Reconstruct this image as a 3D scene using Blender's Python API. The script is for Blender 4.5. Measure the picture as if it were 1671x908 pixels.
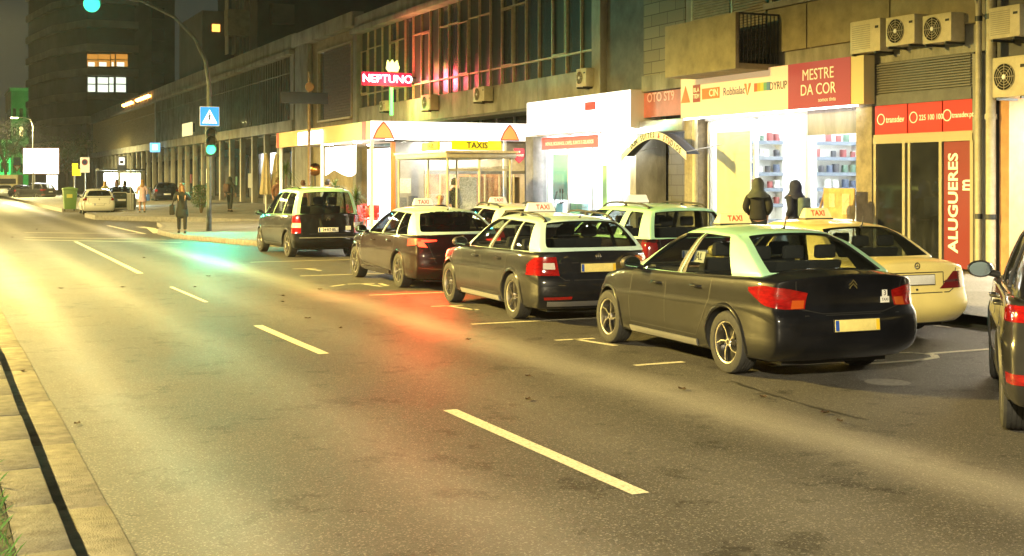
import bpy, bmesh, math, random
from mathutils import Vector, Matrix
from mathutils.bvhtree import BVHTree
R = math.radians
random.seed(7)
S = bpy.context.scene
for o in list(bpy.data.objects): bpy.data.objects.remove(o)
C = S.collection

# ------------------------------------------------------------------ camera
# the street runs along +Y, the shop fronts face -X, the camera stands on the median at the origin
F_PX, W_PX, H_PX, CX, YH, EYE = 2100.0, 1671.0, 908.0, 835.5, 294.0, 1.95
YAW = math.atan(950.0 / F_PX); CA, SA = math.cos(YAW), math.sin(YAW)
cam_d = bpy.data.cameras.new('camera'); cam = bpy.data.objects.new('camera', cam_d); C.objects.link(cam)
cam.location = (0, 0, EYE); cam.rotation_euler = (R(90), 0, -YAW)
cam_d.sensor_width = 36; cam_d.lens = 36 * F_PX / W_PX
cam_d.shift_y = -(H_PX / 2 - YH) / W_PX
cam_d.clip_start = .1; cam_d.clip_end = 2000
S.camera = cam

# ------------------------------------------------------------------ night sky, exposure
w = bpy.data.worlds.new('World'); S.world = w; w.use_nodes = True
nt = w.node_tree; bg = nt.nodes['Background']
sky = nt.nodes.new('ShaderNodeTexSky'); sky.sky_type = 'NISHITA'; sky.sun_disc = False
sky.sun_elevation = R(-4); sky.sun_rotation = R(200); sky.air_density = 2; sky.dust_density = 4
tint = nt.nodes.new('ShaderNodeMix'); tint.data_type = 'RGBA'; tint.blend_type = 'MIX'
tint.inputs[0].default_value = .85
nt.links.new(sky.outputs[0], tint.inputs[6]); tint.inputs[7].default_value = (.15, .17, .13, 1)
nt.links.new(tint.outputs[2], bg.inputs[0]); bg.inputs[1].default_value = .062
S.view_settings.view_transform = 'Standard'; S.view_settings.look = 'None'
S.view_settings.exposure = 2.15; S.view_settings.gamma = 1
S.render.engine = 'CYCLES'
S.cycles.use_denoising = True
S.cycles.max_bounces = 6; S.cycles.diffuse_bounces = 3; S.cycles.glossy_bounces = 3
S.cycles.transmission_bounces = 5; S.cycles.transparent_max_bounces = 8
S.cycles.sample_clamp_indirect = 6; S.cycles.caustics_reflective = False; S.cycles.caustics_refractive = False
S.cycles.use_light_tree = True

# ------------------------------------------------------------------ photo geometry: where a plane of the place meets a line of sight
def G(x, y, z=0.0):
    Z = (EYE - z) * F_PX / (y - YH); X = (x - CX) / F_PX * Z
    return Vector((X * CA + Z * SA, -X * SA + Z * CA, z))
def onX(x, X):
    u = (x - CX) / F_PX; Z = X / (u * CA + SA); return (-u * Z * SA + Z * CA, Z)
def onY(x, Y):
    u = (x - CX) / F_PX; Z = Y / (CA - u * SA); return (u * Z * CA + Z * SA, Z)
def zat(y, Z): return EYE + (YH - y) * Z / F_PX
FX = 18.5                                   # the facade plane
def fy(x, X=FX): return onX(x, X)[0]
def fz(x, y, X=FX): return zat(y, onX(x, X)[1])

# ------------------------------------------------------------------ materials
MATS = {}
def _new(name):
    m = bpy.data.materials.new(name); m.use_nodes = True; MATS[name] = m
    return m, m.node_tree, m.node_tree.nodes['Principled BSDF']
def mat(name, col, rough=.6, metal=0., noise=.0, scale=6., bump=.0, bscale=None, coat=0., spec=.5, trans=0., detail=6., coord='Object', stretch=None, col2=None):
    if name in MATS: return MATS[name]
    m, t, b = _new(name)
    b.inputs['Base Color'].default_value = (*col, 1); b.inputs['Roughness'].default_value = rough
    b.inputs['Metallic'].default_value = metal; b.inputs['Coat Weight'].default_value = coat
    b.inputs['Specular IOR Level'].default_value = spec; b.inputs['Transmission Weight'].default_value = trans
    if noise or bump:
        tc = t.nodes.new('ShaderNodeTexCoord'); mp = t.nodes.new('ShaderNodeMapping')
        if stretch: mp.inputs['Scale'].default_value = stretch
        t.links.new(tc.outputs[coord], mp.inputs[0])
        n = t.nodes.new('ShaderNodeTexNoise'); n.inputs['Scale'].default_value = scale; n.inputs['Detail'].default_value = detail
        n.inputs['Roughness'].default_value = .65
        t.links.new(mp.outputs[0], n.inputs['Vector'])
        if noise:
            r = t.nodes.new('ShaderNodeValToRGB'); c = r.color_ramp
            c.elements[0].position = .3; c.elements[1].position = .7
            lo = col2 if col2 else tuple(max(0, k * (1 - noise)) for k in col)
            hi = col if col2 else tuple(min(1, k * (1 + noise)) for k in col)
            c.elements[0].color = (*lo, 1); c.elements[1].color = (*hi, 1)
            t.links.new(n.outputs['Fac'], r.inputs[0]); t.links.new(r.outputs[0], b.inputs['Base Color'])
        if bump:
            n2 = n
            if bscale:
                n2 = t.nodes.new('ShaderNodeTexNoise'); n2.inputs['Scale'].default_value = bscale; n2.inputs['Detail'].default_value = 5
                t.links.new(mp.outputs[0], n2.inputs['Vector'])
            bp = t.nodes.new('ShaderNodeBump'); bp.inputs['Strength'].default_value = min(1, bump); bp.inputs['Distance'].default_value = .02
            t.links.new(n2.outputs['Fac'], bp.inputs['Height']); t.links.new(bp.outputs[0], b.inputs['Normal'])
    return m
def emit(name, col, strength, base=(.05, .05, .05)):
    if name in MATS: return MATS[name]
    m, t, b = _new(name)
    b.inputs['Base Color'].default_value = (*base, 1); b.inputs['Emission Color'].default_value = (*col, 1)
    b.inputs['Emission Strength'].default_value = strength; b.inputs['Roughness'].default_value = .5
    return m
def glass(name, col=(.5, .55, .55), rough=.02, fac=.25):
    # thin tinted pane: part mirror, part see-through
    if name in MATS: return MATS[name]
    m, t, b = _new(name)
    t.nodes.remove(b); out = t.nodes['Material Output']
    tr = t.nodes.new('ShaderNodeBsdfTransparent'); tr.inputs[0].default_value = (*col, 1)
    gl = t.nodes.new('ShaderNodeBsdfGlossy'); gl.inputs['Roughness'].default_value = rough
    lw = t.nodes.new('ShaderNodeLayerWeight'); pw = t.nodes.new('ShaderNodeMath'); pw.operation = 'POWER'; pw.inputs[1].default_value = 4.5
    t.links.new(lw.outputs['Facing'], pw.inputs[0]); lw.inputs[0].default_value = .5
    ma = t.nodes.new('ShaderNodeMath'); ma.operation = 'MULTIPLY_ADD'; ma.inputs[1].default_value = .7; ma.inputs[2].default_value = .04 + fac * .15
    mx = t.nodes.new('ShaderNodeMixShader')
    t.links.new(pw.outputs[0], ma.inputs[0]); t.links.new(ma.outputs[0], mx.inputs[0])
    t.links.new(tr.outputs[0], mx.inputs[1]); t.links.new(gl.outputs[0], mx.inputs[2]); t.links.new(mx.outputs[0], out.inputs[0])
    return m

# ------------------------------------------------------------------ mesh builder
class MB:
    def __init__(s): s.v = []; s.f = []; s.mi = []; s.cur = 0
    def add(s, vs, fs):
        k = len(s.v); s.v += [tuple(p) for p in vs]
        for f in fs: s.f.append(tuple(i + k for i in f)); s.mi.append(s.cur)
        return s
    def box(s, a, b):
        x0, y0, z0 = a; x1, y1, z1 = b
        x0, x1 = min(x0, x1), max(x0, x1); y0, y1 = min(y0, y1), max(y0, y1); z0, z1 = min(z0, z1), max(z0, z1)
        return s.add([(x0,y0,z0),(x1,y0,z0),(x1,y1,z0),(x0,y1,z0),(x0,y0,z1),(x1,y0,z1),(x1,y1,z1),(x0,y1,z1)],
                     [(0,3,2,1),(4,5,6,7),(0,1,5,4),(1,2,6,5),(2,3,7,6),(3,0,4,7)])
    def prism(s, poly, z0, z1, axis='z'):
        n = len(poly)
        def P(a, b, c): return {'z': (a, b, c), 'y': (a, c, b), 'x': (c, a, b)}[axis]
        vs = [P(a, b, z0) for a, b in poly] + [P(a, b, z1) for a, b in poly]
        fs = [tuple(range(n))[::-1], tuple(range(n, 2 * n))] + [(i, (i + 1) % n, n + (i + 1) % n, n + i) for i in range(n)]
        return s.add(vs, fs)
    def tube(s, pts, r, n=10, caps=True):
        pts = [Vector(p) for p in pts]; rs = r if isinstance(r, (list, tuple)) else [r] * len(pts)
        k = len(s.v); prev = None
        for i, p in enumerate(pts):
            d = (pts[min(i + 1, len(pts) - 1)] - pts[max(i - 1, 0)]).normalized()
            if prev is None:
                a = d.orthogonal().normalized()
            else:
                a = (prev - d * prev.dot(d)); a = a.normalized() if a.length > 1e-6 else d.orthogonal().normalized()
            prev = a; b = d.cross(a)
            for j in range(n):
                t = 2 * math.pi * j / n
                s.v.append(tuple(p + (a * math.cos(t) + b * math.sin(t)) * rs[i]))
        for i in range(len(pts) - 1):
            for j in range(n):
                s.f.append((k + i*n + j, k + i*n + (j+1) % n, k + (i+1)*n + (j+1) % n, k + (i+1)*n + j)); s.mi.append(s.cur)
        if caps:
            s.f.append(tuple(range(k, k + n))[::-1]); s.mi.append(s.cur)
            e = k + (len(pts) - 1) * n; s.f.append(tuple(range(e, e + n))); s.mi.append(s.cur)
        return s
    def lathe(s, prof, n=24, axis='z', c=(0, 0, 0), closed=False):
        k = len(s.v); c = Vector(c)
        for r, h in prof:
            for j in range(n):
                t = 2 * math.pi * j / n; a, b = r * math.cos(t), r * math.sin(t)
                p = {'z': (a, b, h), 'x': (h, a, b), 'y': (b, h, a)}[axis]
                s.v.append(tuple(Vector(p) + c))
        m = len(prof); rng = m if closed else m - 1
        for i in range(rng):
            i2 = (i + 1) % m
            for j in range(n):
                s.f.append((k + i*n + j, k + i*n + (j+1) % n, k + i2*n + (j+1) % n, k + i2*n + j)); s.mi.append(s.cur)
        return s
    def grid(s, P, nu, nv, flip=False):
        k = len(s.v)
        for j in range(nv + 1):
            for i in range(nu + 1): s.v.append(tuple(P(i / nu, j / nv)))
        for j in range(nv):
            for i in range(nu):
                a = k + j * (nu + 1) + i; q = (a, a + 1, a + nu + 2, a + nu + 1)
                s.f.append(q[::-1] if flip else q); s.mi.append(s.cur)
        return s
    def build(s, name, m, parent=None, smooth=None, bevel=0., loc=None, rot=None, seg=2, sub=0):
        me = bpy.data.meshes.new(name); me.from_pydata(s.v, [], s.f)
        ms = m if isinstance(m, (list, tuple)) else [m]
        for q in ms: me.materials.append(q)
        for p, i in zip(me.polygons, s.mi): p.material_index = min(i, len(ms) - 1)
        bm = bmesh.new(); bm.from_mesh(me)
        bmesh.ops.recalc_face_normals(bm, faces=bm.faces) if bm.faces else None
        if bevel:
            es = [e for e in bm.edges if len(e.link_faces) == 2 and e.calc_face_angle(0) > .6]
            bmesh.ops.bevel(bm, geom=es, offset=bevel, segments=seg, affect='EDGES', profile=.5, clamp_overlap=True)
        bm.to_mesh(me); bm.free(); me.update()
        if smooth or bevel:
            me.shade_smooth(); me.set_sharp_from_angle(angle=R(smooth if smooth else 35))
        return link(name, me, parent, loc, rot, sub)
def link(name, data, parent=None, loc=None, rot=None, sub=0):
    o = bpy.data.objects.new(name, data); C.objects.link(o)
    if parent is not None: o.parent = parent
    if loc is not None: o.location = loc
    if rot is not None: o.rotation_euler = rot
    if sub:
        q = o.modifiers.new('s', 'SUBSURF'); q.levels = sub; q.render_levels = sub
    return o
def tag(o, label, cat, group=None, kind=None):
    o['label'] = label; o['category'] = cat
    if group: o['group'] = group
    if kind: o['kind'] = kind
    return o
def struct(o): o['kind'] = 'structure'; return o
def thing(name, label, cat, loc=(0, 0, 0), rz=0., group=None):
    o = bpy.data.objects.new(name, None); C.objects.link(o); o.location = loc; o.rotation_euler = (0, 0, rz)
    o.empty_display_size = .2
    return tag(o, label, cat, group)
def apply_mods(o):
    dg = bpy.context.evaluated_depsgraph_get(); dg.update()
    me = bpy.data.meshes.new_from_object(o.evaluated_get(dg)); o.modifiers.clear(); o.data = me
    return o
def text(name, s, m, parent, loc, rot, size, ext=.004, align='CENTER', sx=1., bold=0.):
    cu = bpy.data.curves.new(name, 'FONT'); cu.body = s; cu.size = size; cu.extrude = ext; cu.align_x = align; cu.align_y = 'CENTER'
    cu.offset = bold; cu.resolution_u = 3; cu.materials.append(m)
    o = link(name + '_src', cu); apply_src = bpy.context.evaluated_depsgraph_get(); apply_src.update()
    me = bpy.data.meshes.new_from_object(o.evaluated_get(apply_src)); me.name = name; bpy.data.objects.remove(o)
    o = link(name, me, parent, loc, rot); o.scale = (sx, 1, 1)
    return o
def copy_tree(o, parent=None):
    c = o.copy(); C.objects.link(c)
    if parent is not None: c.parent = parent
    for ch in [k for k in bpy.data.objects if k.parent is o]: copy_tree(ch, c)
    return c
RF = (R(90), 0, R(-90))      # text on a facade: reads from the street (-X side)
RB = (R(90), 0, 0)           # text on a face towards -Y
# ------------------------------------------------------------------ ground materials
def asphalt():
    m, t, b = _new('asphalt'); N = t.nodes.new; L = t.links.new
    tc = N('ShaderNodeTexCoord'); sx = N('ShaderNodeSeparateXYZ'); L(tc.outputs['Object'], sx.inputs[0])
    def noise(sc, det=6, vec=None, rough=.6):
        n = N('ShaderNodeTexNoise'); n.inputs['Scale'].default_value = sc; n.inputs['Detail'].default_value = det; n.inputs['Roughness'].default_value = rough
        L(vec if vec else tc.outputs['Object'], n.inputs['Vector']); return n.outputs['Fac']
    def math_(op, a, b_=None, c=None, clamp=False):
        q = N('ShaderNodeMath'); q.operation = op; q.use_clamp = clamp
        for i, v in enumerate((a, b_, c)):
            if v is None: continue
            if isinstance(v, (int, float)): q.inputs[i].default_value = v
            else: L(v, q.inputs[i])
        return q.outputs[0]
    mp = N('ShaderNodeMapping'); mp.inputs['Scale'].default_value = (1, .07, 1); L(tc.outputs['Object'], mp.inputs[0])
    streak = noise(1.6, 4, mp.outputs[0]); wob = noise(.25, 3)
    xw = math_('ADD', sx.outputs['X'], math_('MULTIPLY', math_('SUBTRACT', wob, .5), .5))
    bands = None
    for c0, wd, a in ((6.15, .40, .95), (1.5, .30, .55), (2.95, .35, .35), (4.7, .45, .25), (-3.2, .35, .6), (-5, .35, .5)):
        d = math_('DIVIDE', math_('SUBTRACT', xw, c0), wd); g = math_('POWER', 2.718, math_('MULTIPLY', math_('MULTIPLY', d, d), -1.)); g = math_('MULTIPLY', g, a)
        bands = g if bands is None else math_('ADD', bands, g)
    worn = math_('MULTIPLY', bands, math_('ADD', math_('MULTIPLY', streak, 1.1), .35), clamp=True)
    fine = noise(160, 3, rough=.8); mid = noise(9, 5); big = noise(.45, 4)
    grit = noise(48, 4, rough=.75); v = math_('ADD', math_('MULTIPLY', fine, .09), math_('MULTIPLY', mid, .04)); v = math_('ADD', v, math_('MULTIPLY', grit, .17)); v = math_('ADD', v, math_('MULTIPLY', big, .06))
    v = math_('SUBTRACT', v, .118); v = math_('ADD', v, math_('MULTIPLY', worn, .17), clamp=True)
    stain = math_('MULTIPLY', math_('GREATER_THAN', noise(1.7, 7, rough=.7), .585), .030); v = math_('SUBTRACT', v, stain, clamp=True)
    oil = math_('MULTIPLY', math_('GREATER_THAN', noise(5.5, 3), .70), .03); v = math_('SUBTRACT', v, oil, clamp=True); v = math_('MAXIMUM', v, .016)
    vor = N('ShaderNodeTexVoronoi'); vor.inputs['Scale'].default_value = 110; L(tc.outputs['Object'], vor.inputs['Vector'])
    sep = N('ShaderNodeSeparateXYZ'); L(vor.outputs['Color'], sep.inputs[0])
    chips = math_('MULTIPLY', math_('GREATER_THAN', sep.outputs[0], .92), .13); v = math_('ADD', v, chips)
    cmb = N('ShaderNodeCombineColor'); L(math_('MULTIPLY', v, 1.06), cmb.inputs[0]); L(v, cmb.inputs[1]); L(math_('MULTIPLY', v, .9), cmb.inputs[2])
    L(cmb.outputs[0], b.inputs['Base Color']); b.inputs['Specular IOR Level'].default_value = .42
    rg = math_('SUBTRACT', .56, math_('MULTIPLY', worn, .16)); rg = math_('ADD', rg, math_('MULTIPLY', math_('SUBTRACT', big, .5), .22)); L(rg, b.inputs['Roughness'])
    bp = N('ShaderNodeBump'); bp.inputs['Strength'].default_value = .55; bp.inputs['Distance'].default_value = .008; L(fine, bp.inputs['Height']); L(bp.outputs[0], b.inputs['Normal'])
    return m
def paving(name, col, scale, dark=.5):
    m, t, b = _new(name); N = t.nodes.new; L = t.links.new
    tc = N('ShaderNodeTexCoord'); v = N('ShaderNodeTexVoronoi'); v.feature = 'DISTANCE_TO_EDGE'; v.inputs['Scale'].default_value = scale; v.inputs['Randomness'].default_value = .6
    L(tc.outputs['Object'], v.inputs['Vector'])
    r = N('ShaderNodeValToRGB'); r.color_ramp.elements[0].position = .0; r.color_ramp.elements[1].position = .12
    r.color_ramp.elements[0].color = (*[k * dark for k in col], 1); r.color_ramp.elements[1].color = (*col, 1); L(v.outputs['Distance'], r.inputs[0])
    n = N('ShaderNodeTexNoise'); n.inputs['Scale'].default_value = .8; n.inputs['Detail'].default_value = 8; L(tc.outputs['Object'], n.inputs['Vector'])
    mx = N('ShaderNodeMix'); mx.data_type = 'RGBA'; mx.blend_type = 'MULTIPLY'; mx.inputs[0].default_value = .7
    r2 = N('ShaderNodeValToRGB'); r2.color_ramp.elements[0].position = .3; r2.color_ramp.elements[0].color = (.45, .45, .42, 1); r2.color_ramp.elements[1].position = .75; L(n.outputs['Fac'], r2.inputs[0])
    L(r.outputs[0], mx.inputs[6]); L(r2.outputs[0], mx.inputs[7]); L(mx.outputs[2], b.inputs['Base Color']); b.inputs['Roughness'].default_value = .7
    bp = N('ShaderNodeBump'); bp.inputs['Strength'].default_value = .5; bp.inputs['Distance'].default_value = .02; L(v.outputs['Distance'], bp.inputs['Height']); L(bp.outputs[0], b.inputs['Normal'])
    return m
M_ASPH = asphalt()
M_PAVE = paving('limestone_setts', (.30, .29, .26), 9)
M_KERB = mat('kerb_granite', (.20, .19, .175), .75, noise=.3, scale=7, bump=.4, bscale=60)
M_GUTTER = mat('gutter_concrete', (.145, .135, .10), .8, noise=.5, scale=6, bump=.6, bscale=90)
M_LINE = mat('road_paint', (.78, .74, .54), .6, noise=.16, scale=38, bump=.3, bscale=90, col2=(.36, .33, .25))
M_EARTH = mat('dark_earth', (.035, .04, .02), .95, noise=.4, scale=8)

# ------------------------------------------------------------------ the ground and the road
m = MB(); m.add([(-120, -55, -.03), (160, -55, -.03), (160, 420, -.03), (-120, 420, -.03)], [(0, 1, 2, 3)]); struct(m.build('ground', M_EARTH))
m = MB(); m.add([(-.15, -30, 0), (12.6, -30, 0), (12.6, 400, 0), (-.15, 400, 0)], [(0, 1, 2, 3)]); struct(m.build('road', M_ASPH))
m = MB(); m.add([(-14, -30, 0), (-5.2, -30, 0), (-5.2, 400, 0), (-14, 400, 0)], [(0, 1, 2, 3)]); struct(m.build('far_carriageway', M_ASPH))
m = MB(); y = -4.0
while y < 240:
    m.box((.64, y, .0), (.975 + random.uniform(-.008, .008), y + 1.99, .010)); y += 2.0
struct(m.build('gutter', M_GUTTER, bevel=.002))
m = MB(); y = -4.3
while y < 240: m.box((.38, y, -.02), (.648 + random.uniform(-.006, .006), y + .994, .125 + random.uniform(-.004, .004))); y += 1.0
struct(m.build('median_kerb', mat('kerb_concrete', (.085, .082, .072), .8, noise=.5, scale=9, bump=.4, bscale=70), bevel=.012))
m = MB(); m.add([(-5.2, -30, .13), (.38, -30, .13), (.38, 400, .13), (-5.2, 400, .13)], [(0, 1, 2, 3)]); struct(m.build('median', M_EARTH))
gm = MB()
for i in range(7000):
    y = 2.5 + 22 * random.random() ** 1.6; x = .39 - abs(random.gauss(0, .35)) - .03; a = random.uniform(0, 6.28); h = random.uniform(.04, .10); wv = .0035
    dx, dy = math.cos(a), math.sin(a); lx, ly = random.uniform(-.04, .05), random.uniform(-.04, .04)
    gm.add([(x - dx*wv, y - dy*wv, .125), (x + dx*wv, y + dy*wv, .125), (x + lx + dx*wv*.6, y + ly, .125 + h*.7), (x + lx*1.8, y + ly*1.8, .125 + h)], [(0, 1, 2), (0, 2, 3)])
tag(gm.build('grass', mat('grass_blades', (.05, .13, .02), .7, noise=.4, scale=20)), 'short green grass along the median edge beside the kerb', 'grass', kind='stuff')
# pavements
def slab(name, poly, z, m_, kerb=True, zb=-.02):
    mb = MB(); n = len(poly); ins = []
    cx = sum(p[0] for p in poly) / n; cy = sum(p[1] for p in poly) / n
    mb.add([(a, b, z) for a, b in poly], [tuple(range(n))])
    o = struct(mb.build(name, m_))
    if kerb:
        k = MB(); step = 1.0
        for i in range(n):
            if kerb is not True and i not in kerb: continue
            a = Vector(poly[i]); b = Vector(poly[(i + 1) % n]); L_ = (b - a).length; d = (b - a).normalized(); nn = Vector((d.y, -d.x)); c = max(1, round(L_ / step))
            for j in range(c):
                p = a + d * (L_ * j / c + .004); q = a + d * (L_ * (j + 1) / c - .004)
                V = [p + nn * .13, q + nn * .13, q - nn * .05, p - nn * .05]
                k.add([(v.x, v.y, zb) for v in V] + [(v.x, v.y, z + .006) for v in V], [(0,3,2,1),(4,5,6,7),(0,1,5,4),(1,2,6,5),(2,3,7,6),(3,0,4,7)])
        struct(k.build('kerb', M_KERB, bevel=.01))
    return o
slab('pavement', [(12.65, -20), (12.65, 36.9), (9.1, 37.3), (8.6, 38.6), (7.55, 43.6), (7.6, 47.5), (8.4, 51.5), (8.9, 55.9), (34, 55.9), (34, -20)][::-1], .15, M_PAVE, kerb=[k for k in range(10) if k not in (8, 9, 0)])
edge = [(55.9, 13.6), (57.0, 12.7), (65.8, 7.5), (70.5, 7.5), (71.5, 9.9), (80.5, 9.9), (82, 7.4), (125, 7.4), (240, 7.4)]
def zpl(X, Y): return .15 + .32 * min(1, max(0, (X - 9) / 9.5)) * min(1, max(0, (Y - 55.9) / 14))
def xe(Y): 
    for (a, va), (b, vb) in zip(edge, edge[1:]):
        if Y <= b: return va + (vb - va) * (Y - a) / (b - a)
    return edge[-1][1]
ys = sorted({e[0] for e in edge} | {56 + i * 3. for i in range(60)}); m = MB()
V = []
for Y in ys:
    x0 = xe(Y)
    for i in range(9): X = x0 + (36 - x0) * i / 8; V.append((X, Y, zpl(X, Y) + (.06 if Y < 69 else .06)))
Fs = [(j*9 + i, j*9 + i + 1, j*9 + i + 10, j*9 + i + 9) for j in range(len(ys) - 1) for i in range(8)]
m.add(V, Fs); struct(m.build('plaza', M_PAVE))
k = MB()
for (a, xa), (b, xb) in zip(edge[:-1], edge[1:]):
    A = Vector((xa, a)); B = Vector((xb, b)); L_ = (B - A).length; d = (B - A).normalized(); nn = Vector((-d.y, d.x)); c = max(1, round(L_ / 1.2))
    for j in range(c):
        p = A + d * (L_ * j / c); q = A + d * (L_ * (j + 1) / c - .01)
        V = [p + nn * .13, q + nn * .13, q - nn * .06, p - nn * .06]; zt = [zpl(v.x, v.y) + .068 for v in (V[0], V[1], V[1], V[0])]
        k.add([(v.x, v.y, -.02) for v in V] + [(v.x, v.y, z) for v, z in zip(V, zt)], [(0,3,2,1),(4,5,6,7),(0,1,5,4),(1,2,6,5),(2,3,7,6),(3,0,4,7)])
struct(k.build('kerb', M_KERB))

# ------------------------------------------------------------------ painted markings
def lines(name, segs, wd=.12, z=.004):
    mb = MB()
    for s in segs:
        w_ = wd
        if len(s) == 3: w_ = s[2]
        a, b = Vector(s[0][:2]), Vector(s[1][:2]); d = (b - a).normalized(); nn = Vector((-d.y, d.x)) * w_ / 2
        n = max(1, int((b - a).length / .5)); P = []
        for i in range(n + 1):
            p = a.lerp(b, i / n); j = random.uniform(-.004, .004); P += [(p.x + nn.x + j, p.y + nn.y, z), (p.x - nn.x + j, p.y - nn.y, z)]
        mb.add(P, [(2*i, 2*i+1, 2*i+3, 2*i+2) for i in range(n)])
    return struct(mb.build(name, M_LINE))
lines('lane_marking', [((4.02, 6.95), (4.01, 10.15)), ((4.02, 14.0), (4.0, 17.1)), ((4.0, 27.6), (4.2, 42.8)), ((4.0, -.5), (4.0, 3.0)), ((4.02, 20.7), (4.0, 23.9), .07)], .125)
T = [G(906, 556), G(703, 500.7), G(567, 464.3), G(477.5, 439.4)]
seg = []
for t in T:
    seg += [((t.x, t.y), (t.x + .52, t.y - .03)), ((t.x + .27, t.y), (t.x + .42, t.y - .75))]
for (ex, ey) in ((6.74, 11.78), (6.66, 16.05), (6.77, 20.8), (6.84, 25.55), (6.9, 30.3)):
    seg += [((ex, ey), (ex + (.62 if ey < 12 else 3.0), ey + (.02)))]
seg += [((8.0, 11.15), (9.3, 11.05), .09)]
for ey in (11.22, 16.3, 21.2, 26):
    seg += [((10.2, ey), (12.45, ey + .05)), ((8.6, ey + .15), (9.55, ey + .35))]
    pts = [(9.0, ey - .35), (9.7, ey - .37), (10.05, ey - .28), (10.2, ey - .08), (10.1, ey + .12), (9.8, ey + .28), (9.2, ey + .42)]
    seg += list(zip(pts, pts[1:]))
seg += [(G(1525, 532), G(1552, 535)), (G(540, 468), G(562, 465)), (G(620, 463), G(632, 467)), (G(772, 505), G(780, 506.5))]
lines('parking_marking', seg, .09)
lines('crossing_marking', [(G(40, 380), G(234, 381.7)), (G(40, 387.7), G(271, 391)), (G(40, 391.6), G(296, 396.6)), (G(176, 368.5), G(236, 382))], .16)
lines('corner_marking', [(G(228, 370.5), G(247, 373)), (G(247, 373), G(258, 381))], .35)
# tar seams and a repaired patch on the asphalt
def tarline(pts):
    mb = MB(); P = []
    for i in range(len(pts) - 1):
        for j in range(8):
            a = Vector(pts[i]).lerp(Vector(pts[i+1]), j / 8); P.append(a + Vector((random.uniform(-.02, .02), random.uniform(-.02, .02))))
    V = []
    for i, p in enumerate(P):
        wv = random.uniform(.006, .022); V += [(p.x - wv, p.y, .003), (p.x + wv, p.y, .003)]
    mb.add(V, [(2*i, 2*i+1, 2*i+3, 2*i+2) for i in range(len(P) - 1)]); struct(mb.build('tar_seam', mat('tar', (.012, .012, .012), .5)))
tarline([tuple(G(1190, 622)[:2]), tuple(G(1290, 655)[:2]), tuple(G(1430, 690)[:2])])
tarline([tuple(G(655, 487)[:2]), tuple(G(735, 510)[:2])])
m = MB(); m.lathe([(.001, .0035), (.22, .0035)], 20, 'z', (8.4, 9.8, 0)); struct(m.build('drain_cover', mat('cast_iron', (.16, .15, .13), .7, noise=.3, scale=20)))

# dead leaves and crumbs scattered on the road
lf = MB()
for a in range(0, 360, 45): lf.v.append((.045 * math.cos(R(a)) * (1 + .3 * (a % 90 == 0)), .03 * math.sin(R(a)), .012 + .012 * (a % 90 == 0)))
lf.v.append((0, 0, .006)); lf.f = [(i, (i + 1) % 8, 8) for i in range(8)]; lf.mi = [0] * 8
lm = mat('dead_leaf', (.05, .025, .012), .8)
pts = [(126, 694), (55, 829), (38, 608), (502, 521), (556, 537), (461, 494), (522, 473.5), (462, 484), (764, 556), (862, 654), (862, 616), (1113, 637), (1370, 690), (1345, 676), (1246, 650), (318, 470), (340, 452), (235, 421.5), (200, 470), (99, 472), (20, 388), (60, 375)]
first = None
for i, (x, y) in enumerate(pts):
    g = G(x, y)
    if first is None: first = o = lf.build('dead_leaf', lm)
    else: o = first.copy(); C.objects.link(o)
    tag(o, 'dark dead leaf or crumb lying on the asphalt', 'leaf', 'dead leaves scattered over the road')
    o.location = (g.x, g.y, .004); s = random.uniform(.5, .85) * (1 + g.y / 40); o.scale = (s, s, 1); o.rotation_euler = (0, 0, random.uniform(0, 6))

# ------------------------------------------------------------------ street lamps (real lamps, most of them outside the frame)
M_STEEL = mat('galvanised_steel', (.30, .30, .29), .45, .6, noise=.2, scale=8)
M_DARKSTEEL = mat('dark_steel', (.05, .055, .055), .5, .5, noise=.2, scale=8)
M_LAMPGLOW = emit('lamp_glow', (1., .78, .36), 60)
def street_lamp(x, y, h, arm, power, label, color=(1., .72, .30), zbase=.13, group='street lamps along the avenue', glow=None):
    t = thing('street_lamp', label, 'street lamp', (x, y, zbase), 0, group)
    m = MB(); m.tube([(0, 0, 0), (0, 0, .8), (0, 0, h - .8), (arm * .15, 0, h - .2), (arm * .5, 0, h), (arm, 0, h + .05)], [.11, .10, .06, .055, .05, .045], 10); m.build('pole', M_STEEL, t, smooth=50)
    s = math.copysign(1, arm)
    hd = MB(); hd.prism([(arm - s*.1, h - .04), (arm + s*.75, h - .02), (arm + s*.6, h + .12), (arm, h + .14)], -.14, .14, 'y'); ho = hd.build('lamp_head', M_STEEL, t, bevel=.02)
    g = MB(); g.box((arm, -.1, h - .055), (arm + s*.6, .1, h - .035)); g.build('lamp_glass', glow or M_LAMPGLOW, ho)
    ld = bpy.data.lights.new('lamp_light', 'SPOT'); ld.energy = power; ld.color = color; ld.spot_size = R(174); ld.spot_blend = .24; ld.shadow_soft_size = .3
    lo = link('lamp_light', ld, ho, (arm + s * .3, 0, h - .12)); return t
YEL = (1., .75, .25)
street_lamp(-9.5, 58, 8.5, 2.0, 6500, 'street lamp across the avenue left of the frame, lighting the crossing', YEL)
street_lamp(-9.5, 27, 8.5, 2.0, 25000, 'street lamp across the avenue opposite the taxi rank', (1., .71, .17))
street_lamp(-9.5, -6, 8.5, 2.0, 13000, 'street lamp across the avenue behind the camera', (1., .84, .52))
street_lamp(9.2, 134, 7.9, -1.4, 5000, 'lit street lamp far down the street above the dark parked cars', (1, .85, .35), glow=emit('lamp_glow_far', (1., .85, .3), 400))
street_lamp(-9.5, 92, 8.5, 2.0, 26000, 'street lamp across the avenue far down the street', YEL)
street_lamp(-.8, 52, 8.5, 2.2, 2000, 'street lamp on the median just outside the left of the frame', (1, .82, .32))

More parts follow.
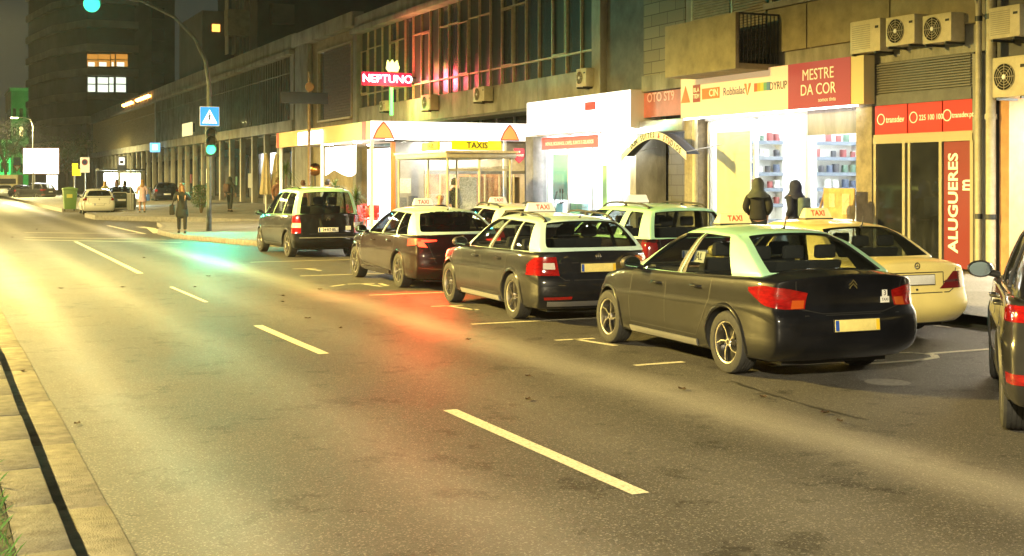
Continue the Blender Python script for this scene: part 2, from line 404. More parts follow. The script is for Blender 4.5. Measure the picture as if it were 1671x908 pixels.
# ------------------------------------------------------------------ facade materials
M_CONC = mat('dirty_concrete', (.30, .285, .235), .85, noise=.38, scale=1.3, bump=.5, bscale=30, stretch=(1, 1, .5))
M_CONC2 = mat('stained_concrete', (.25, .24, .20), .85, noise=.45, scale=1.8, bump=.5, bscale=25, stretch=(1, 1, .35))
M_GREYWALL = mat('grey_wall', (.13, .13, .125), .8, noise=.3, scale=2)
M_OCHRE = mat('ochre_panel', (.25, .215, .125), .8, noise=.28, scale=2.2, bump=.4, bscale=80)
M_BEIGE = mat('beige_plaster', (.34, .28, .17), .85, noise=.3, scale=1.5, bump=.3, bscale=20)
M_ALU = mat('bronze_alu', (.55, .46, .28), .45, .2, noise=.2, scale=10)
M_WINDOW = mat('dusky_window', (.035, .05, .048), .26, 0., noise=.35, scale=1.5, spec=.8, coat=.5, stretch=(1, 1.4, .2))
M_WINDOW2 = mat('curtained_window', (.045, .06, .052), .32, 0., noise=.4, scale=3, spec=.6, coat=.15, stretch=(1, 2.5, .12))
M_DARKGLASS = mat('dark_shop_glass', (.02, .022, .022), .06, spec=.8)
M_DARK = mat('deep_dark', (.012, .012, .011), .9)
M_WHITEWALL = mat('white_interior', (.85, .85, .84), .7)
M_SHUT = mat('roller_shutter', (.33, .27, .17), .7, noise=.2, scale=4)
M_PIPE = mat('pipe_paint', (.42, .38, .26), .5, noise=.25, scale=4)
def brickish(name, c1, c2, mortar, sc, bw=.6, rh=.25):
    m, t, b = _new(name); N = t.nodes.new; L = t.links.new
    tc = N('ShaderNodeTexCoord'); mp = N('ShaderNodeMapping'); mp.inputs['Rotation'].default_value = (0, R(90), R(90)); 
    sp = N('ShaderNodeSeparateXYZ'); cb = N('ShaderNodeCombineXYZ'); L(tc.outputs['Object'], sp.inputs[0]); L(sp.outputs['Y'], cb.inputs[0]); L(sp.outputs['Z'], cb.inputs[1])
    k = N('ShaderNodeTexBrick'); k.inputs['Scale'].default_value = sc; k.inputs['Brick Width'].default_value = bw; k.inputs['Row Height'].default_value = rh; k.inputs['Mortar Size'].default_value = .012
    k.inputs['Color1'].default_value = (*c1, 1); k.inputs['Color2'].default_value = (*c2, 1); k.inputs['Mortar'].default_value = (*mortar, 1)
    L(cb.outputs[0], k.inputs['Vector']); L(k.outputs['Color'], b.inputs['Base Color']); b.inputs['Roughness'].default_value = .75
    bp = N('ShaderNodeBump'); bp.inputs['Strength'].default_value = .4; bp.inputs['Distance'].default_value = .02; bp.invert = True; L(k.outputs['Fac'], bp.inputs['Height']); L(bp.outputs[0], b.inputs['Normal'])
    return m
M_STONE = brickish('stone_cladding', (.30, .26, .18), (.22, .19, .13), (.10, .085, .06), 1., .85, .33)
M_TILE = brickish('dark_tiles', (.11, .11, .105), (.08, .08, .078), (.05, .05, .05), 1., .6, .3)

def bld(name, label, cat='building'): return thing(name, label, cat, (FX, 0, 0))
def part(name, m_, parent, boxes, bevel=0, smooth=None):
    # boxes in world coordinates, stored relative to the parent's foot
    mb = MB(); off = parent.location if parent is not None and parent.parent is None else (FX, 0, 0)
    for a, b in boxes: mb.box((a[0] - FX, a[1], a[2]), (b[0] - FX, b[1], b[2]))
    return mb.build(name, m_, parent, bevel=bevel, smooth=smooth)

# ---- restaurant building: long upper window band over a concrete parapet
y0, y1 = 34.2, 58.9
A = bld('commercial_building', 'two-storey concrete building with a long band of tall curtained windows above the red neon sign')
part('wall', M_CONC2, A, [((FX + .25, y0, 4.4), (FX + 9, y1, 9.4)), ((FX + 4.5, y0, 0), (FX + 9, y1, 4.4))])
n = 16
part('parapet', M_CONC, A, [((FX, y0 + (y1 - y0) * i / n + .008, 4.4), (FX + .3, y0 + (y1 - y0) * (i + 1) / n - .008, 5.35)) for i in range(n)], bevel=.01)
part('cornice', M_CONC, A, [((FX - .35, y0, 8.85), (FX + .3, y1, 9.1)), ((FX - .1, y0, 9.1), (FX + .25, y1, 9.7))], bevel=.02)
part('soffit', M_GREYWALL, A, [((FX + .02, y0, 4.30), (FX + 4.5, y1, 4.398))])
part('pilaster', M_CONC, A, [((FX - .12, y1 - .45, 4.2), (FX + .25, y1, 8.84))], bevel=.01)
part('pilaster', M_CONC, A, [((FX - .12, y0, 4.41), (FX + .25, y0 + .55, 8.84))], bevel=.01)
nb = 23; ya, yb = y0 + .6, y1 - .5
for i in range(nb):
    a, b = ya + (yb - ya) * i / nb, ya + (yb - ya) * (i + 1) / nb
    wo = part('window', M_WINDOW2 if random.random() < .75 else M_WINDOW, A, [((FX + .16, a, 5.35), (FX + .20, b, 8.85))])
    fr = [((FX + .06, a - .022, 5.36), (FX + .15, a + .022, 8.84)), ((FX + .07, a + .024, 5.93), (FX + .14, b - .024, 5.99))]
    if i % 3 != 1: fr.append(((FX + .07, a + .024, 8.02), (FX + .14, b - .024, 8.07)))
    if i % 4 == 2: fr += [((FX + .04, a + .05, 6.0), (FX + .10, a + .09, 8.0)), ((FX + .04, b - .09, 6.0), (FX + .10, b - .05, 8.0)), ((FX + .04, a + .09, 6.0), (FX + .1, b - .09, 6.04)), ((FX + .04, a + .09, 7.96), (FX + .1, b - .09, 8.0))]
    part('window_frame', M_ALU, wo, fr)
part('transom_window', M_DARKGLASS, A, [((FX + 1.2, 39.9, 3.4), (FX + 1.25, y1, 4.29))])
part('back_wall', M_BEIGE, A, [((FX + 1.3, 39.9, .15), (FX + 1.5, y1, 4.29))])
part('mullion', M_STEEL, A, [((FX + 1.12, 40 + 1.6 * k, 3.4), (FX + 1.19, 40.06 + 1.6 * k, 4.29)) for k in range(12)])

# ---- beige link building
B = bld('plastered_building', 'narrow beige building with a brown shuttered window between the neon sign and the arcade')
y0, y1 = 58.95, 70.2
part('wall', M_BEIGE, B, [((FX + .3, y0, .2), (FX + 9, y1, 9.3))])
part('pilaster', M_CONC, B, [((FX, y0, .2), (FX + .3, y0 + .5, 9.3))], bevel=.015); part('pilaster', M_CONC, B, [((FX, 67.6, .2), (FX + .3, y1, 9.3))], bevel=.015)
part('cornice', M_CONC, B, [((FX - .2, y0, 9.3), (FX + .4, y1, 10.0))], bevel=.02)
wo = part('window', M_WINDOW, B, [((FX + .24, 60.1, 5.1), (FX + .29, 65.9, 8.6))])
part('shutter', mat('brown_shutter', (.13, .09, .05), .7, noise=.3, scale=6), wo, [((FX + .16, 60.1, 5.1 + k * .14), (FX + .235, 65.0, 5.22 + k * .14)) for k in range(25)])
part('window_frame', M_ALU, wo, [((FX + .1, 60.0, 5.0), (FX + .28, 60.09, 8.7)), ((FX + .1, 65.91, 5.0), (FX + .28, 66.0, 8.7)), ((FX + .1, 60.1, 8.61), (FX + .28, 65.9, 8.7)), ((FX + .05, 60.1, 4.95), (FX + .28, 65.9, 5.05))])

# ---- arcade building
Dd = bld('arcade_building', 'long concrete arcade building with slim columns and dusky upper windows down the street')
y0, y1 = 70.3, 169.6
part('wall', M_CONC2, Dd, [((FX + .3, y0, 4.72), (FX + 12, y1, 10.0)), ((FX + 5.2, y0, 0), (FX + 12, y1, 4.72))])
part('fascia', M_CONC, Dd, [((FX - .15, y0 + i * 3.31, 4.7), (FX + .35, y0 + (i + 1) * 3.31 - .02, 5.3)) for i in range(30)], bevel=.01)
part('cornice', M_CONC, Dd, [((FX - .3, y0, 8.95), (FX + .3, y1, 9.2)), ((FX, y0, 9.2), (FX + .3, y1, 10.15))], bevel=.02)
[part('pilaster', M_CONC, Dd, [((FX - .05, yy, 5.3), (FX + .3, yy + .7, 8.94))]) for yy in (y0, 118.3, y1 - .7)]
nb = 40
for i in range(nb):
    a, b = y0 + .7 + (y1 - y0 - 1.4) * i / nb, y0 + .7 + (y1 - y0 - 1.4) * (i + 1) / nb
    wo = part('window', (M_DARKGLASS if i in (1, 2, 13) else M_WINDOW2) if a < 118 else M_WINDOW, Dd, [((FX + .2, a, 5.3), (FX + .25, b, 8.95))])
    part('window_frame', M_ALU if a > 118 else M_CONC, wo, [((FX + .1, a + (b - a) * k / 4 - .02, 5.31), (FX + .19, a + (b - a) * k / 4 + .02, 8.94)) for k in range(4)] + [((FX + .1, a, 8.0), (FX + .185, b, 8.05))])
cols = [Dd]
for i in range(31):
    yy = y0 + .3 + i * 3.31
    part('column', M_CONC, Dd, [((FX, yy, .2), (FX + .32, yy + .36, 4.7))], bevel=.02)
for i in range(30):
    yy = y0 + .5 + i * 3.31
    part('shop_front', M_DARKGLASS if i % 3 else M_TILE, Dd, [((FX + 5.05, yy, .5), (FX + 5.18, yy + 3.1, 4.0))])
part('ceiling', M_CONC2, Dd, [((FX + .36, y0, 4.6), (FX + 5.2, y1, 4.69))])
pm = [mat('poster_pale', (.5, .5, .45), .6), mat('poster_green', (.15, .3, .2), .6), mat('poster_red', (.4, .1, .08), .6)]
for i in range(14):
    yy = y0 + 2 + i * 5.1; mb = MB(); mb.box((-.03, 0, 0), (0, random.uniform(.5, 1.1), random.uniform(.7, 1.2)))
    o = mb.build('poster', pm[i % 3], loc=(FX + 5.04, yy, random.uniform(1.3, 1.9))); tag(o, 'small poster on the shop fronts deep in the arcade', 'poster', 'posters under the arcade')

# ---- grey blank wall and stone clad house front
E_ = bld('stone_clad_building', 'stone-clad house front beside the balcony, over the curved hotel awning')
part('wall', M_STONE, E_, [((FX + .05, 29.7, 4.9), (FX + 9, 31.9, 15))])
part('side_wall', M_GREYWALL, E_, [((FX + .1, 31.9, 4.4), (FX + 9, 34.19, 15)), ((FX + 4.6, 29.3, 0), (FX + 9, 39.8, 4.28))])
part('lintel', M_CONC2, E_, [((FX - .02, 29.7, 4.45), (FX + 9, 31.9, 4.9))], bevel=.01)
part('entrance_wall', M_TILE, E_, [((FX + 1.1, 29.3, .15), (FX + 1.3, 32.4, 4.4))])
part('pier', M_CONC2, E_, [((FX, 32.25, .15), (FX + 1.0, 32.6, 4.4))])
part('pier', mat('sandstone_pier', (.24, .21, .15), .8, noise=.3, scale=6), E_, [((FX - .02, 29.15, .15), (FX + .8, 29.6, 3.55))])
part('shutter_box', mat('satin_steel', (.5, .5, .5), .3, .9, noise=.15, scale=5), E_, [((FX - .1, 29.6, 3.28), (FX + .3, 32.24, 3.62))], bevel=.02)

# ---- apartment building
H_ = bld('apartment_building', 'ochre apartment building with a boxed balcony above the paint shop')
ya, yb = 18.85, 29.65
part('wall', M_CONC2, H_, [((FX + .05, ya, 4.45), (FX + 9, yb, 15))])
part('wall_panel', M_OCHRE, H_, [((FX - .05, fy(1595), 5.0), (FX + .05, fy(1455) - .02, 6.05)), ((FX - .05, fy(1455) + .02, 5.0), (FX + .05, fy(1320), 6.05)), ((FX - .05, fy(1318), 5.0), (FX + .05, fy(1255), 6.05))], bevel=.01)
part('ledge', M_CONC, H_, [((FX - .1, ya, 6.07), (FX + .1, fy(1250), 6.22))], bevel=.01)
bx = 17.2; by0, by1 = fy(1200, bx), fy(1085, bx)
zb0, zb1 = fz(1200, 112, bx), fz(1200, 20, bx)
bo = part('balcony', M_OCHRE, H_, [((bx, by0, zb0), (bx + .1, by1, zb1)), ((bx + .1, by0 + .02, zb0), (FX + .04, by1 - .02, zb0 + .14)), ((bx + .1, by1 - .1, zb0 + .15), (FX + .04, by1, zb1))], bevel=.012)
part('railing', M_DARKSTEEL, bo, [((bx + .12 + .11 * k, by0 + .02, zb0 + .15), (bx + .14 + .11 * k, by0 + .04, zb1)) for k in range(11)] + [((bx + .1, by0 + .0, zb1 - .03), (FX + .03, by0 + .05, zb1 + .01))])
for (xa, xb) in ((1252, 1195), (1193, 1130)):
    wo = part('window', M_WINDOW, H_, [((FX + .02, fy(xa), zb0 + .2), (FX + .046, fy(xb), 7.6))])
    part('shutter', M_SHUT, wo, [((FX - .02, fy(xa) + .05, 4.9 + .07 * k), (FX + .018, fy(xb) - .05, 4.955 + .07 * k)) for k in range(38)])
    part('window_frame', M_ALU, wo, [((FX - .03, fy(xb) - .045, 4.7), (FX + .045, fy(xb) + .03, 7.6))])
wo = part('window', M_WINDOW, H_, [((FX + .02, fy(1500), 6.23), (FX + .046, fy(1262), 7.6))])
part('window_frame', M_ALU, wo, [((FX - .04, yy, 6.23), (FX + .018, yy + .06, 7.6)) for yy in (fy(1500), fy(1380), fy(1262))])
part('pier', mat('warm_stone_pier', (.24, .205, .14), .8, noise=.35, scale=4, bump=.4, bscale=30), H_, [((FX - .04, fy(1425), .15), (FX + .6, fy(1399), 4.4))], bevel=.01)
part('pier', M_CONC2, H_, [((FX - .02, 18.85, .15), (FX + .6, fy(1588), 4.4))])
part('lintel', M_GREYWALL, H_, [((FX + .02, fy(1588), 3.62), (FX + .5, fy(1426), 4.44)), ((FX - .05, fy(1588), fz(1500, 168)), (FX + .018, fy(1426), fz(1500, 150)))])
lo_, hi_ = fz(1500, 147), fz(1500, 96)
part('louvre', mat('louvre_metal', (.16, .15, .13), .5, .5), H_, [((FX - .04 + .0, fy(1586), lo_ + (hi_ - lo_) * k / 12), (FX + .015, fy(1430), lo_ + (hi_ - lo_) * k / 12 + .022)) for k in range(12)])
part('shop_wall', M_DARK, H_, [((FX + .6, 18.85, 0), (FX + .7, 22.3, 4.44)), ((FX + .7, 22.3, 0), (FX + 1, 22.45, 4.44))])
part('fascia', M_CONC2, H_, [((FX + .02, fy(1398), 4.2), (FX + .3, 29.65, 4.44))])

# paint shop room: open front, brightly lit
def room(name, label, ya, yb, depth, zt, strength, wallm=M_WHITEWALL, zb=.15, tint=(1, 1, 1), nl=3, pw=300):
    t = bld(name, label, 'shop interior'); x0, x1 = FX + .35, FX + .35 + depth
    part('side_wall', wallm, t, [((x0, ya - .1, zb), (x1, ya, zt))]); part('side_wall', wallm, t, [((x0, yb, zb), (x1, yb + .1, zt))])
    part('back_wall', wallm, t, [((x1, ya - .1, zb), (x1 + .1, yb + .1, zt))]); part('ceiling', wallm, t, [((x0, ya - .1, zt), (x1 + .1, yb + .1, zt + .08))])
    part('shop_floor', mat('pale_floor', (.5, .5, .48), .4), t, [((x0 - .3, ya, zb + .006), (x1, yb, zb + .03))])
    em = emit('tube_' + name, tint, strength)
    for k in range(nl):
        x = x0 + depth * (k + .3) / nl; part('ceiling_lamp', em, t, [((x, ya + .3, zt - .07), (x + .35, yb - .3, zt - .03))])
    return t
ya, yb = fy(1398) + .02, fy(1140)
P1 = room('paint_shop', 'brightly lit white paint shop room with shelves of tins behind the two hooded people', ya, yb, 5.0, 3.95, 8, tint=(.95, 1, 1))
part('shop_glass', glass('shop_glass', (.93, .95, .95), .02, .1), P1, [((FX + .3, ya, .2), (FX + .31, yb, 3.5))])
part('shop_frame', mat('white_frame', (.6, .6, .6), .4), P1, [((FX + .25, ya + (yb - ya) * f - .03, .16), (FX + .36, ya + (yb - ya) * f + .03, 3.5)) for f in (.02, .33, .66, .98)] + [((FX + .2, ya, 3.5), (FX + .38, yb, 3.62))])
part('blind', mat('grey_blind', (.22, .22, .21), .7, noise=.4, scale=2, stretch=(1, 1, .3)), P1, [((FX + .10, ya, 2.98), (FX + .14, fy(1312), 3.58))])
part('advert_panel', mat('cream_advert', (.85, .83, .6), .6), P1, [((FX + .36, fy(1205), .9), (FX + .39, yb - .3, 3.2))])
# shelves with tins
M_SHELF = mat('grey_blue_shelf', (.13, .155, .20), .5)
tinm = [mat('white_tin', (.6, .6, .6), .4), mat('white_tin', (.6, .6, .6), .4), mat('blue_tin', (.06, .08, .14), .4), mat('red_tin', (.22, .05, .05), .4), mat('green_tin', (.08, .14, .10), .4), mat('black_tin', (.04, .04, .05), .4), mat('black_tin', (.04, .04, .05), .4)]
tins = []
for q in tinm:
    mb = MB(); mb.lathe([(.001, 0), (.09, 0), (.09, .2), (.085, .21), (.001, .21)], 12); mb.cur = 1
    o = mb.build('paint_tin', q, smooth=40); tins.append(o.data); bpy.data.objects.remove(o)
cnt = 0
for (cx_, cy_, L_, rz_, lab) in ((20.25, 28.42, 1.2, 90, 'wall shelf of paint tins between the two hooded figures, left in the shop'), (22.65, 28.42, 1.5, 90, 'wall shelf of paint tins at the right side of the paint shop')):
    t = thing('shelf_unit', lab, 'shelf', (cx_, cy_, .18), R(rz_)); MX = Matrix.Translation((cx_, cy_, .18)) @ Matrix.Rotation(R(rz_), 4, 'Z')
    mb = MB(); mb.box((.0, -L_/2, 0), (.35, -L_/2 + .03, 2.9)); mb.box((.0, L_/2 - .03, 0), (.35, L_/2, 2.9)); mb.box((.33, -L_/2 + .03, 0), (.35, L_/2 - .03, 2.9)); mb.build('frame', M_WHITEWALL, t)
    for k in range(7):
        mb = MB(); mb.box((0, -L_/2 + .031, .25 + k * .42), (.32, L_/2 - .031, .29 + k * .42)); mb.build('shelf', M_WHITEWALL, t)
        mb = MB(); mb.box((-.03, -L_/2 + .031, .20 + k * .42), (-.001, L_/2 - .031, .30 + k * .42)); mb.build('price_rail', M_SHELF, t)
        y = -L_/2 + .15
        while y < L_/2 - .1:
            if random.random() < .8 and cnt < 130 and k > 1:
                o = link('paint_tin', random.choice(tins), None, MX @ Vector((.12, y, .291 + k * .42))); s = random.uniform(.7, 1.2); o.scale = (s, s, s)
                tag(o, 'small paint tin on a shelf of the paint shop', 'paint tin', 'paint tins on the shop shelves'); cnt += 1
            y += random.uniform(.2, .34)
t = thing('shop_counter', 'long grey topped white counter inside the paint shop', 'counter', (20.6, 25.2, .18))
mb = MB(); mb.box((0, -2.2, 0), (.6, 1.2, 1.0)); mb.build('base', M_WHITEWALL, t); mb = MB(); mb.box((-.05, -2.25, 1.001), (.65, 1.25, 1.12)); mb.build('countertop', mat('counter_grey', (.35, .36, .38), .4), t)

# white shop under the bright sign
ya, yb = 32.62, 39.5
P2 = room('corner_shop', 'glaring white lit shop front under the white sign box', ya, yb, 3.2, 3.4, 6)
part('shop_glass', MATS['shop_glass'], P2, [((FX + .3, ya, .2), (FX + .31, yb - .5, 3.3))])
part('pillar', mat('grey_pillar', (.2, .2, .2), .7, noise=.3, scale=3), P2, [((FX - .02, yb - .35, .15), (FX + .5, yb + .25, 3.42))], bevel=.01)
part('window_poster', mat('sky_poster', (.25, .62, .75), .5), P2, [((FX + .32, fy(912), 1.3), (FX + .34, fy(888), 2.8))])
part('window_poster', mat('aqua_poster', (.1, .55, .6), .5), P2, [((FX + .32, fy(945), .3), (FX + .34, fy(915), 1.2))])
part('window_poster', mat('lime_poster', (.45, .75, .35), .5), P2, [((FX + .32, fy(975), .3), (FX + .34, fy(968), 2.4))])
[part('door_frame', mat('white_frame', (.6, .6, .6), .4), P2, [((FX + .25, fy(x) - .03, .16), (FX + .36, fy(x) + .03, 3.3))]) for x in (882, 915, 955, 1000)]

# warm lit shop at the right edge
ya, yb = 12.0, 18.0
I_ = bld('corner_building', 'building with air conditioners over a warmly lit opening at the right edge of the photo')
part('wall', M_GREYWALL, I_, [((FX + .1, 8, 3.62), (FX + 9, 18.6, 15))])
part('pier', mat('orange_pier', (.42, .22, .10), .7, noise=.2, scale=4), I_, [((FX - .05, fy(1650), .15), (FX + .5, fy(1634), 3.6))])
part('pier', M_DARK, I_, [((FX, fy(1633), .15), (FX + .5, fy(1620), 3.6))])
part('back_wall', mat('cream_interior', (.9, .88, .8), .7), I_, [((FX + 3, 10, .15), (FX + 3.1, 18.4, 3.6)), ((FX + .5, 18.05, .15), (FX + 3, 18.15, 3.6))])
part('ceiling_lamp', emit('warm_tube', (1, .92, .75), 30), I_, [((FX + .8, 12, 3.5), (FX + 1.4, 17.6, 3.54))])
# ------------------------------------------------------------------ vehicles
def interp(pts, x):
    if x <= pts[0][0]: return pts[0][1]
    for (a, va), (b, vb) in zip(pts, pts[1:]):
        if x <= b:
            t = (x - a) / (b - a); t2 = t * t * (3 - 2 * t) * .5 + t * .5
            return va + (vb - va) * t2
    return pts[-1][1]
def cubemesh(us, vs, ws, P, keep=None):
    # surface of a subdivided box; P(u, v, w) maps (across, along, up); keep(face, u, v, w) drops faces
    idx = {}; V = []; Fs = []
    nu, nv, nw = len(us) - 1, len(vs) - 1, len(ws) - 1
    def vid(i, j, k):
        if (i, j, k) not in idx:
            idx[(i, j, k)] = len(V); V.append(tuple(P(us[i], vs[j], ws[k])))
        return idx[(i, j, k)]
    def q(side, a, b, c, d):
        if keep:
            m = [sum(t[n] for t in (a, b, c, d)) for n in range(3)]
            uc = sum(us[t[0]] for t in (a, b, c, d)) / 4; vc = sum(vs[t[1]] for t in (a, b, c, d)) / 4; wc = sum(ws[t[2]] for t in (a, b, c, d)) / 4
            if not keep(side, uc, vc, wc): return
        Fs.append((vid(*a), vid(*b), vid(*c), vid(*d)))
    for j in range(nv):
        for i in range(nu):
            q('bottom', (i, j, 0), (i, j+1, 0), (i+1, j+1, 0), (i+1, j, 0)); q('top', (i, j, nw), (i+1, j, nw), (i+1, j+1, nw), (i, j+1, nw))
        for k in range(nw):
            q('left', (0, j, k), (0, j, k+1), (0, j+1, k+1), (0, j+1, k)); q('right', (nu, j, k), (nu, j+1, k), (nu, j+1, k+1), (nu, j, k+1))
    for i in range(nu):
        for k in range(nw):
            q('rear', (i, 0, k), (i+1, 0, k), (i+1, 0, k+1), (i, 0, k+1)); q('front', (i, nv, k), (i, nv, k+1), (i+1, nv, k+1), (i+1, nv, k))
    return V, Fs
def mesh_obj(name, V, Fs, ms, parent, angle=40):
    me = bpy.data.meshes.new(name); me.from_pydata(V, [], Fs)
    for q in ms: me.materials.append(q)
    me.shade_smooth(); me.set_sharp_from_angle(angle=R(angle)); me.update()
    return link(name, me, parent)
def bvh_of(o):
    me = o.data
    return BVHTree.FromPolygons([v.co.copy() for v in me.vertices], [tuple(p.vertices) for p in me.polygons])
def skin_patch(bvh, rows, cast, name, m, parent, off=.006, nv=6, depth=.012, cols=10):
    # rows: bottom and top polylines of (a, b) pairs; cast(a, b) -> (origin, direction); laid on the hull with real thickness
    def samp(pl, t):
        n = len(pl) - 1; k = min(int(t * n), n - 1); f = t * n - k
        return (pl[k][0] + (pl[k+1][0] - pl[k][0]) * f, pl[k][1] + (pl[k+1][1] - pl[k][1]) * f)
    nu = cols; out, inn = [], []
    for j in range(nv + 1):
        for i in range(nu + 1):
            a = samp(rows[0], i / nu); b = samp(rows[1], i / nu); s = j / nv
            o, d = cast(a[0] + (b[0] - a[0]) * s, a[1] + (b[1] - a[1]) * s); d = d.normalized()
            h = bvh.ray_cast(o, d)
            p = h[0] if h[0] is not None else o + d * .5
            nrm = h[1] if h[1] is not None else -d
            if nrm.dot(d) > 0: nrm = -nrm
            sgn = d if getattr(cast, 'outward', False) else -d
            out.append(p + sgn * off); inn.append(p + sgn * (off - depth))
    V = out + inn; K = (nu + 1) * (nv + 1); Fs = []
    for j in range(nv):
        for i in range(nu):
            a = j * (nu + 1) + i; Fs.append((a, a + 1, a + nu + 2, a + nu + 1)); Fs.append((K + a, K + a + nu + 1, K + a + nu + 2, K + a + 1))
    rim = [i for i in range(nu + 1)] + [(j + 1) * (nu + 1) - 1 for j in range(1, nv + 1)] + [nv * (nu + 1) + i for i in range(nu - 1, -1, -1)] + [j * (nu + 1) for j in range(nv - 1, 0, -1)]
    for a, b in zip(rim, rim[1:] + rim[:1]): Fs.append((a, b, K + b, K + a))
    mb = MB(); mb.add(V, Fs)
    return mb.build(name, m, parent, smooth=40)
def cast_side(sx):
    def f(y, z): return Vector((sx * 3, y, z)), Vector((-sx, 0, 0))
    return f
def cast_rear(x, z): return Vector((x, -5, z)), Vector((0, 1, 0))
def cast_round(sx, x0, y0):
    # a = degrees from straight back towards the side sx
    def f(a, z): return Vector((sx * x0, y0, z)), Vector((sx * math.sin(R(a)), -math.cos(R(a)), 0))
    f.outward = True
    return f
def strip(bvh, pts, cast, wdt, name, m, parent, off=.0015, n=6):
    # thin line laid along the hull through pts
    fine = []
    for (a, b), (c, d) in zip(pts, pts[1:]):
        fine += [(a + (c - a) * i / n, b + (d - b) * i / n) for i in range(n)]
    fine.append(pts[-1]); P = []; N = []
    for a, b in fine:
        o, d = cast(a, b); h = bvh.ray_cast(o, d)
        if h[0] is None: continue
        nn = h[1] if h[1].dot(d) < 0 else -h[1]; P.append(h[0]); N.append(nn)
    if len(P) < 2: return None
    V = []
    for i, p in enumerate(P):
        t = (P[min(i + 1, len(P) - 1)] - P[max(i - 1, 0)]).normalized(); sdir = t.cross(N[i]).normalized() * wdt / 2
        V += [p + N[i] * off - sdir, p + N[i] * off + sdir, p - N[i] * .004 + sdir, p - N[i] * .004 - sdir]
    Fs = []
    for i in range(len(P) - 1):
        a = 4 * i
        for q in range(4): Fs.append((a + q, a + (q + 1) % 4, a + 4 + (q + 1) % 4, a + 4 + q))
    mb = MB(); mb.add(V, Fs); return mb.build(name, m, parent)

M_BLACKPAINT = mat('black_car_paint', (.0055, .006, .0085), .4, 0., noise=.4, scale=3, coat=.7, spec=.12)
M_GREYDUST = M_BLACKPAINT
M_GREEN = mat('taxi_green_paint', (.38, .68, .44), .35, coat=.6, noise=.06, scale=4)
M_WHITEGREEN = mat('taxi_pale_green_paint', (.58, .78, .68), .35, coat=.6, noise=.05, scale=4)
M_CREAM = mat('cream_yellow_paint', (.82, .68, .24), .35, coat=.6, noise=.06, scale=3)
M_WHITE = mat('white_car_paint', (.75, .75, .7), .3, coat=.6)
M_DARKRED = mat('dark_red_paint', (.012, .005, .007), .4, coat=1., spec=.12)
M_BLACKPL = mat('black_plastic', (.02, .02, .02), .55, noise=.3, scale=30)
M_TYRE = mat('tyre_rubber', (.025, .025, .024), .8, noise=.3, scale=20, bump=.3)
M_RIM = mat('alloy', (.55, .53, .5), .3, 1.)
M_RIMDARK = mat('dark_alloy', (.05, .05, .05), .35, .8)
M_CHROME = mat('chrome', (.7, .7, .7), .12, 1.)
M_GLASS = glass('tinted_car_glass', (.58, .62, .60), .02, .5)
M_GLASSD = glass('dark_car_glass', (.25, .26, .26), .02, .5)
M_SEAT = mat('seat_fabric', (.045, .045, .05), .9)
M_RED = mat('red_tail_lens', (.25, .006, .005), .10, coat=1., noise=.45, scale=10, stretch=(1, 1, 3))
M_REDDK = mat('dark_red_tail_lens', (.16, .01, .012), .12, coat=1.)
M_CLEAR = mat('clear_lens', (.6, .55, .5), .12, coat=1.)
M_AMBER = mat('amber_lens', (.7, .14, .02), .15, coat=1.)
M_AMBERDK = mat('amber_segment', (.40, .07, .01), .12, coat=1.)
M_BRAKE = emit('lit_brake_light', (1., .03, .004), 1.3)
M_TAIL = emit('lit_tail_light', (1., .008, .002), .45, (.2, .004, .004))
M_PLATE_Y = mat('yellowed_plate', (.72, .62, .22), .4, noise=.12, scale=9)
M_PLATE_W = mat('white_plate', (.72, .72, .68), .4, noise=.08, scale=9)
M_BLUE = mat('plate_blue', (.02, .08, .4), .4)
M_INK = mat('black_ink', (.01, .01, .01), .6)
M_SIGNLIT = emit('lit_roof_sign', (1., .70, .22), .16, (.5, .42, .16))
M_SIGNLITW = emit('lit_pale_roof_sign', (1., .82, .5), .18, (.5, .45, .3))
M_SIGNRED = mat('sign_red', (.7, .08, .02), .5)
M_MIRR = mat('mirror_glass', (.3, .38, .5), .05, 1.)

